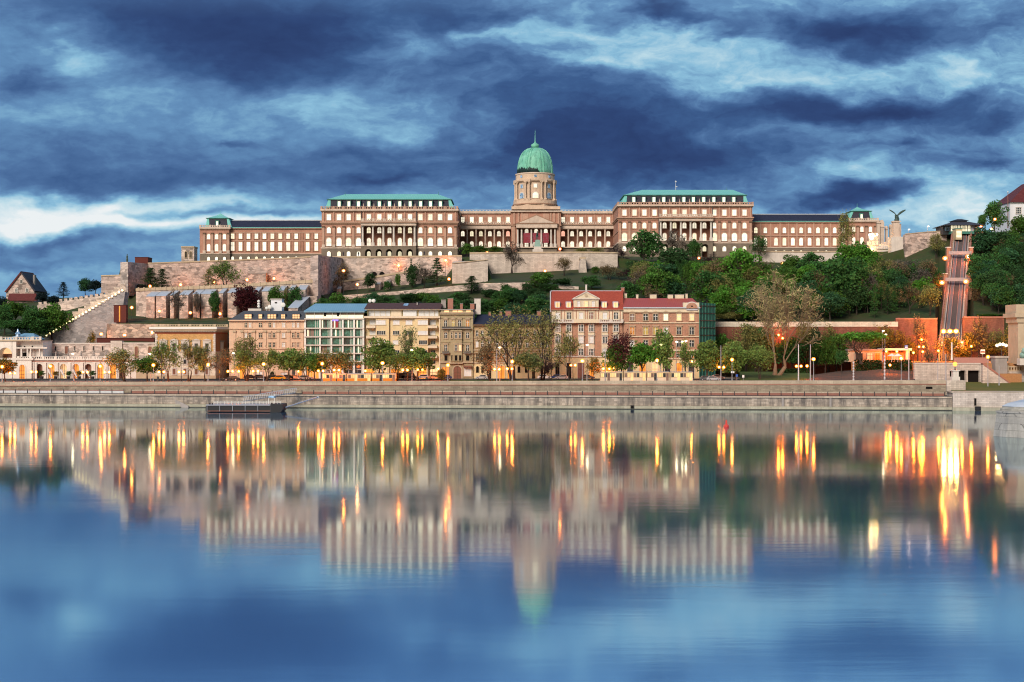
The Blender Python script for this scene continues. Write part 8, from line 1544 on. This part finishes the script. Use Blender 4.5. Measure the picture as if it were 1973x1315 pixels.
# ================================================================== cars and trams
def car(px, Y, m, label, L=4.2, h=1.45, z=7.12, van=False, flip=False, open_top=False):
    r = thing('parked_car' if not van else 'parked_van', label, 'car' if not van else 'van', (X(px, Y), Y, z)); s = -1 if flip else 1
    def part_(n, mb): return part(n, mb, None) 
    def mk(n, mb):
        me = mb.mesh(n); o = bpy.data.objects.new(n, me); COL.objects.link(o); o.parent = r; return o
    a = L / 2; w = .86; mb = MB()
    low = [(-a, .32), (a, .32), (a, .62), (a - .12, .8), (a * .52, .92), (-a + .1, .92), (-a, .75)] if not van else [(-a, .32), (a, .32), (a, .8), (a - .2, 1.0), (-a, 1.0)]
    mb.prism([(s * x, zz) for x, zz in low], -w, w, m)
    if not open_top:
        cab = [(-a * .86, .9), (a * .5, .9), (a * .16, h), (-a * .6, h)] if not van else [(-a + .02, .98), (a * .84, .98), (a * .6, h + .5), (-a + .06, h + .5)]
        mb.hull8([(s * x, -w + .05, zz) for x, zz in cab], [(s * x, w - .05, zz) for x, zz in cab], m)
    mk('body', mb); mb = MB()
    if not open_top:
        g = [(-a * .78, .95), (a * .42, .95), (a * .13, h - .1), (-a * .56, h - .1)] if not van else [(-a * .1, 1.1), (a * .78, 1.1), (a * .56, h + .35), (-a * .1, h + .35)]
        mb.prism([(s * x, zz) for x, zz in g], -w + .02, w - .02, 'dark_glass'); mk('window', mb)
    else: mb.box(-a * .5, a * .1, -w + .2, w - .2, .8, .95, 'black'); mk('seat', mb)
    for x in (-a * .62, a * .62):
        for y in (-w + .08, w - .08):
            q = MB(); q.tube((x, y - .12, .33), (x, y + .12, .33), .34, .34, 12, 'rubber'); q.tube((x, y - .14, .33), (x, y + .14, .33), .19, .19, 8, 'grey_metal'); mk('wheel', q)
    for y in (-.55, .55): q = MB(); q.box(s * a - .06, s * a + .02, y - .16, y + .16, .58, .74, 'white_paint'); mk('headlight', q)
    return r
for a in [(446, 402, 'carpaint_black', 'black car parked by the canted palazzo corner', 4.6), (483, 418, 'carpaint_black', 'dark low car before the salmon house garages', 4.2), (501.7, 418, 'carpaint_grey', 'grey estate car at the white garage door', 4.4), (522.7, 418, 'carpaint_black', 'dark car half hidden before the arched doorway', 4.0), (536.4, 410, 'carpaint_yellow', 'yellow taxi beside the arched doorway', 4.4), (552, 416, 'carpaint_grey', 'dark grey car behind the yellow taxi', 4.4), (571, 416, 'carpaint_silver', 'pale silver car between grey and white cars', 4.4), (589, 410, 'carpaint_white', 'white estate car near the orange tram', 4.6), (814, 420, 'carpaint_white', 'white car behind the dark trunk by the cream block', 4.4), (839, 416, 'carpaint_white', 'low white car under the curved balconies', 4.6), (858.5, 416, 'carpaint_blue', 'blue car before the narrow ornate house', 4.0), (928, 416, 'carpaint_silver', 'small silver hatchback before the ochre tenement', 3.8), (1049, 418, 'carpaint_white', 'white car at the gabled house corner', 4.4), (1070, 420, 'carpaint_blue', 'dark blue car behind the silver one', 4.2), (1082.5, 415, 'carpaint_silver', 'silver car before the gabled house entrance', 4.2), (1133, 418, 'carpaint_grey', 'dark car behind the promenade lamp by the gabled house', 4.2), (1285, 420, 'carpaint_red', 'red car behind the pale tram', 4.2), (1361, 404, 'carpaint_grey', 'grey car at the netted scaffold', 4.2), (1375, 402, 'carpaint_silver', 'silver car next to the grey one at the scaffold', 4.3), (1383, 416, 'carpaint_white', 'white car behind the silver ones at the scaffold', 4.2)]:
    car(a[0], a[1], a[2], a[3], a[4], flip=a[0] % 2 < 1)
for px, m, l in ((774, 'carpaint_black', 'black van beside the orange tram nose'), (788.5, 'carpaint_black', 'black van nearer the dark trunked tree')): car(px, 416, m, l, 4.6, 1.5, van=True)
def tram(name, label, Y, p0, p1, yt, yb, cars, body, lowm, zf, group=None):
    r = thing('tram', label, 'tram', (X((p0 + p1) / 2, Y), Y, zf)); f = Face(Y); n = cars
    for i in range(n):
        a = p0 + (p1 - p0) * i / n + .8; b_ = p0 + (p1 - p0) * (i + 1) / n - .8; h = yb - yt
        q = MB(); f.box(q, a, b_, yt + h * .06, yt + h * .62, 0, 2.4, body); f.box(q, a, b_, yt + h * .62, yb - .8, -.02, 2.42, lowm); bd = part('body', q, r)
        q = MB(); f.box(q, a + .6, b_ - .6, yt, yt + h * .06, .15, 2.25, 'grey_metal'); part('roof', q, r)
        k = max(3, int((b_ - a) / 6.2))
        for j in range(k):
            x0 = a + 1.4 + (b_ - a - 2.8) * j / k; x1 = a + 1.4 + (b_ - a - 2.8) * (j + 1) / k; dr = j % 4 == 2
            q = MB(); f.box(q, x0 + .5, x1 - .5, yt + h * .16, yt + h * (.56 if not dr else .92), -.05, .05, ('tram_lit', 'dark_glass', 'warm_lit', 'curtain')[(j * 5 + i * 3 + j // 2) % 4]); f.box(q, (x0 + x1) / 2 - .18, (x0 + x1) / 2 + .18, yt + h * .16, yt + h * .56, -.09, 0, 'iron'); part('door' if dr else 'window', q, bd)
        for px in (a + (b_ - a) * .22, a + (b_ - a) * .78):
            for s in (-3, 3): q = MB(); x, z = f.x(px + s), f.z(yb - .8); q.tube((x, Y + .2, z - .05), (x, Y + .5, z - .05), .36, .36, 10, 'iron'); part('wheel', q, r)
tram('tram', 'orange and cream tram standing before the glass block', 401, 620, 764, 720, 735.6, 3, 'tram_cream', 'tram_orange', 6.9)
tram('tram', 'pale lit tram with cream sides before the brick house', 400, 1156, 1336, 716.5, 735.2, 4, 'tram_cream', 'cream_pale', 6.9)
# ================================================================== plaza, tunnel and bridge end
b = Bld('restaurant', 'glowing low restaurant pavilion with a white canopy behind the umbrella tree', 'building', 438, 1634, 1750); f = b.f
b.boxes('wall', [(1634, 1700, 676, 697.5, 0, 6, 'ivory'), (1700, 1746, 678, 697.5, 1.5, 6, 'terracotta')]); b.boxes('canopy', [(1700, 1752, 671.5, 675.5, -3, 6, 'white_stone'), (1632, 1700, 673, 676, -.6, 6.2, 'grey_stone')]); b.boxes('pillar', [(1742, 1748, 675.5, 697.5, -2.5, -1, 'white_stone')])
for px, w, d, m in ((1655, 14, 0, 'dark_glass'), (1676, 10, 0, 'warm_lit'), (1690, 10, 0, 'amber_lit'), (1710, 13, 1.5, 'amber_lit'), (1724, 12, 1.5, 'warm_lit'), (1736, 8, 1.5, 'amber_lit')): b.win(px, w, 681, 694, m, d=d, sw=.12, bars=(2, 1), bar='wood', sill=False)
for i, px in enumerate((1718, 1730)):
    r = thing('parasol', 'white terrace parasol beside the restaurant, ' + ('nearer the umbrella tree' if i == 0 else 'nearer the pillar'), 'parasol', (X(px, 428), 428, 12.3)); mb = MB(); x = X(px, 428); mb.tube((x, 428, 12.3), (x, 428, 14.9), .06, .05, 6, 'white_paint'); part('pole', mb, r); mb = MB(); mb.lathe((x, 428), [(1.5, 14.2), (.06, 15.0)], 8, 'white_cloth'); part('canopy', mb, r)
r = thing('tunnel_wall', 'stone wall with two dark tunnel mouths below the plaza', 'wall', (X(1828, 402), 402, 7)); f = Face(402); mb = MB()
for p0, p1, yt, yb in ((1762, 1830, 701.5, 738), (1830, 1893, 701.5, 714.2), (1860.5, 1865, 714.2, 738), (1887.5, 1893, 714.2, 738)): f.box(mb, p0, p1, yt, yb, 0, 1.2, 'ashlar_pale')
part('wall', mb, r); mb = MB(); f.box(mb, 1761.5, 1893.5, 699.8, 701.5, -.25, 1.4, 'white_stone'); part('coping', mb, r)
for p0, p1 in ((1830, 1860.5), (1865, 1887.5)): q = MB(); f.box(q, p0, p1, 714.2, 738, 1.25, 1.6, 'void'); part('tunnel_mouth', q, r)
r = thing('plaza_railing', 'low terracotta railing along the plaza above the tunnel mouths', 'railing', (X(1865, 404), 404, 12.3)); f = Face(404.5); mb = MB(); f.box(mb, 1838, 1906, 689, 690, 0, .15, 'terracotta'); f.box(mb, 1838, 1906, 690, 700, .05, .1, 'pink_rail'); part('panel', mb, r)
r = thing('plaza_steps', 'stone stair flight with an orange lit handrail descending to the grass', 'stair', (X(1925, 398), 398, 6)); f = Face(396); mb = MB()
f.poly(mb, [(1893.5, 702), (1897, 702), (1949, 741), (1949, 752), (1893.5, 745)], 0, 1.5, 'ashlar_pale'); part('wall', mb, r); mb = MB(); f.poly(mb, [(1893.5, 700), (1897, 700), (1950.5, 741), (1947.5, 741), (1893.5, 703)], -.2, 1.7, 'terracotta'); part('handrail', mb, r); mb = MB()
for i in range(14):
    t = i / 14; f.box(mb, 1926 + 36 * t, 1974, 721 + 24 * t, 748, 2.0 + (1 - t) * 0.2, 7 - 3 * t, 'flagstone')
part('step', mb, r)
r = thing('stair_pier', 'stout stone pier at the head of the steps', 'pier', (X(1929, 402), 402, 9)); f = Face(401); mb = MB(); f.box(mb, 1918, 1941, 690, 738, 0, 4, 'grey_stone'); f.box(mb, 1916.5, 1943, 686.5, 690, -.3, 4.3, 'ashlar_pale'); part('shaft', mb, r)
r = thing('ramp_balustrade', 'stone balustrade of the bridge ramp at the picture edge', 'balustrade', (X(1958, 403), 403, 9)); f = Face(403); mb = MB(); add_balustrade(mb, f, 1941, 2040, 706, 716, 0, 'tan_stone', .8, [1941, 1974]); f.box(mb, 1941, 2040, 716, 745, .05, 2, 'ashlar_pale'); part('rail', mb, r)
r = thing('bridge_tower', 'yellow lit stone bridge tower pier at the picture edge', 'tower', (X(1980, 402), 402, 12)); f = Face(400); mb = MB(); f.box(mb, 1961.5, 2045, 622, 702, 0, 8, 'tan_stone'); f.box(mb, 1958, 2048, 612, 622, -.5, 8.5, 'tan_stone'); f.box(mb, 1953.5, 2052, 604, 612, -1.1, 9, 'tan_stone'); f.box(mb, 1957, 2049, 587, 604, -.4, 8.4, 'tan_stone'); part('shaft', mb, r)
q = MB(); f = Face(398); x, z = f.x(1973), f.z(704); q.box(x - 1.6, x + 1.6, 397, 399.4, z, z + 2, 'white_stone'); q.blob((x, 398, z + 3), (1.3, 1.5, 1.1), 'verdigris', 10); q.blob((x - .3, 397, z + 4.3), (.8, .8, .9), 'verdigris', 10); solo('lion_statue', q, 'pale green stone lion statue partly outside the picture edge', 'statue')
# bridge pier standing in the river
r = thing('bridge_pier', 'big pale granite bridge pier with a sloping cap rising from the river', 'pier', (X(1990, 266), 266, 0)); mb = MB()
x0 = X(1913, 268)
def ring_(i, z): return [(x0 + .6 + i, 268.5, z), (x0 + 2 + i, 265.5 + i * .3, z), (x0 + 6 + i * .6, 262 + i * .4, z), (x0 + 45, 262 + i * .4, z), (x0 + 45, 275 - i * .4, z), (x0 + 8 + i * .6, 275 - i * .4, z)]
for i0, z0, i1, z1 in ((-.45, -1, -.2, 1.25), (-.15, 1.25, .0, 2.5), (.05, 2.5, .15, 3.75), (.2, 3.75, .35, 4.75), (.1, 4.75, .15, 5.1), (1.0, 5.1, 1.05, 5.6), (1.4, 5.6, 1.45, 6.0)): mb.hull8(ring_(i0, z0), ring_(i1, z1), 'pier_stone')
part('shaft', mb, r); mb = MB(); mb.hull8(ring_(1.3, 6.0), [(x, y, 6.6 + min(max(x - x0 - 3, 0), 6) * .14) for x, y, _ in ring_(2.6, 0)], 'zinc'); part('cap', mb, r)
# ================================================================== river things
Yp = 362
r = thing('pontoon', 'black floating landing pontoon with pale railings moored at the quay', 'pontoon', (X(475, Yp), Yp, 0)); f = Face(Yp); mb = MB()
f.poly(mb, [(402, 781), (404, 780), (525, 780.4), (526, 792), (404, 792.6), (401.6, 790)], -3.5, 3.5, 'black'); f.poly(mb, [(526, 777.5), (549, 778), (550, 786), (546, 793), (526, 794)], -4, 3, 'black'); f.box(mb, 403, 526, 779, 780.6, -3.8, 3.8, 'grey_metal'); part('hull', mb, r)
for i in range(6): q = MB(); px = 405 + i * 24.2; f.box(q, px - .4, px + .4, 781, 791.6, -3.75, -3.5, 'grey_metal'); part('fender', q, r)
q = MB(); f.box(q, 405, 526, 790.4, 791.6, -3.7, -3.52, 'rail_red'); part('rubbing_strip', q, r)
for d, nm in ((-3.4, 'railing'), (3.2, 'railing')):
    q = MB(); g = Face(Yp + d)
    for y in (773.2, 776): g.box(q, 412, 541, y, y + .55, 0, .08, 'white_paint')
    for i in range(20): px = 412 + 129 * i / 19; g.box(q, px - .35, px + .35, 773.2, 779.6, 0, .1, 'white_paint')
    part(nm, q, r)
q = MB(); g = Face(Yp - 1); g.box(q, 517, 530, 763, 767.6, 0, 1.2, 'blue_glass'); g.box(q, 517, 518, 767, 779, 0, .1, 'white_paint'); g.box(q, 528, 529, 760, 779, 0, .1, 'white_paint'); part('shelter', q, r)
for px in (404, 409, 523): q = MB(); g = Face(Yp - 3); g.box(q, px - 1, px + 1, 776.6, 780, 0, .5, 'black'); part('bollard', q, r)
r = thing('gangway', 'grey railed gangway rising from the pontoon to the quay', 'gangway', (X(540, 370), 370, 2)); mb = MB()
A, B = Vector((X(470, 367), 367, 2.4)), Vector((X(567, 378), 379, 4.3)); sd_ = Vector((0, 1.2, 0))
mb.hull8([A - sd_, B - sd_, B + sd_, A + sd_], [A - sd_ + Vector((0, 0, .25)), B - sd_ + Vector((0, 0, .25)), B + sd_ + Vector((0, 0, .25)), A + sd_ + Vector((0, 0, .25))], 'grey_metal'); part('deck', mb, r)
for s in (-1, 1):
    mb = MB(); mb.tube(A + sd_ * s + Vector((0, 0, 1.4)), B + sd_ * s + Vector((0, 0, 1.4)), .07, .07, 5, 'pale_metal'); n = 22
    for i in range(n + 1):
        p = A.lerp(B, i / n) + sd_ * s; mb.tube(p, p + Vector((.35, 0, 1.4)), .06, .06, 4, 'pale_metal')
    part('railing', mb, r)
q = MB(); q.tube((X(550, 361), 361, 1.2), (X(612, 376), 377, 3.3), .16, .16, 6, 'pale_metal'); q.box(X(612, 376) - .3, X(612, 376) + .3, 376.6, 377.3, 3.0, 3.6, 'grey_metal'); solo('mooring_boom', q, 'thin grey mooring boom from the pontoon to the river wall', 'boom')
q = MB(); q.hull8([(X(325, 386), 384.6, 3.2), (X(331, 386), 384.6, 3.2), (X(331, 386), 386, 3.2), (X(325, 386), 386, 3.2)], [(X(325, 386), 384.6, 3.6), (X(331, 386), 384.6, 3.6), (X(331, 386), 386, 3.6), (X(325, 386), 386, 3.6)], 'grey_stone')
q.plan([(X(322, 385), 385.6), (X(362, 383), 383.6), (X(362, 383), 386), (X(322, 385), 387)], [-.4] * 4, [3.3, .5, .5, 3.3], 'grey_stone'); solo('landing_steps', q, 'worn stone landing steps slanting down the river wall', 'stair')
r = thing('buoy', 'small red buoy floating in the river', 'buoy', (X(1399.5, 297), 297, 0)); x = X(1399.5, 297); mb = MB(); mb.lathe((x, 297), [(.55, -.2), (.6, .35), (.25, .6), (.16, 1.5), (.02, 1.6)], 12, 'buoy_red'); part('float', mb, r)
# ================================================================== people on the castle terraces
def person(px, Y, z, label, c='cloth_dark'):
    r = thing('person', label, 'person', (X(px, Y), Y, z)); q = MB(); x = X(px, Y); q.tube((x - .09, Y, z), (x - .09, Y, z + .85), .08, .12, 6, c); q.tube((x + .09, Y, z), (x + .1, Y, z + .85), .08, .12, 6, c); q.blob((x, Y, z + 1.15), (.23, .16, .4), c, 8); q.blob((x, Y, z + 1.63), (.1, .11, .14), 'skin_stone', 8); q.tube((x - .22, Y, z + 1.4), (x - .28, Y - .1, z + .85), .06, .05, 6, c); q.tube((x + .22, Y, z + 1.4), (x + .28, Y - .1, z + .85), .06, .05, 6, c); o = part('figure', q, r); voxel(o, .05)
for px, py, l in ((661.5, 494.8, 'person in dark clothes standing on the terrace by the first block windows'), (690.8, 494.8, 'person in dark clothes standing beside the first palace arch'), (745.5, 494.8, 'person in dark clothes standing between two palace arches'), (817.5, 493.4, 'person in dark clothes standing past the last palace arch')): person(px, 542, Z(py, 540) + .4, l)
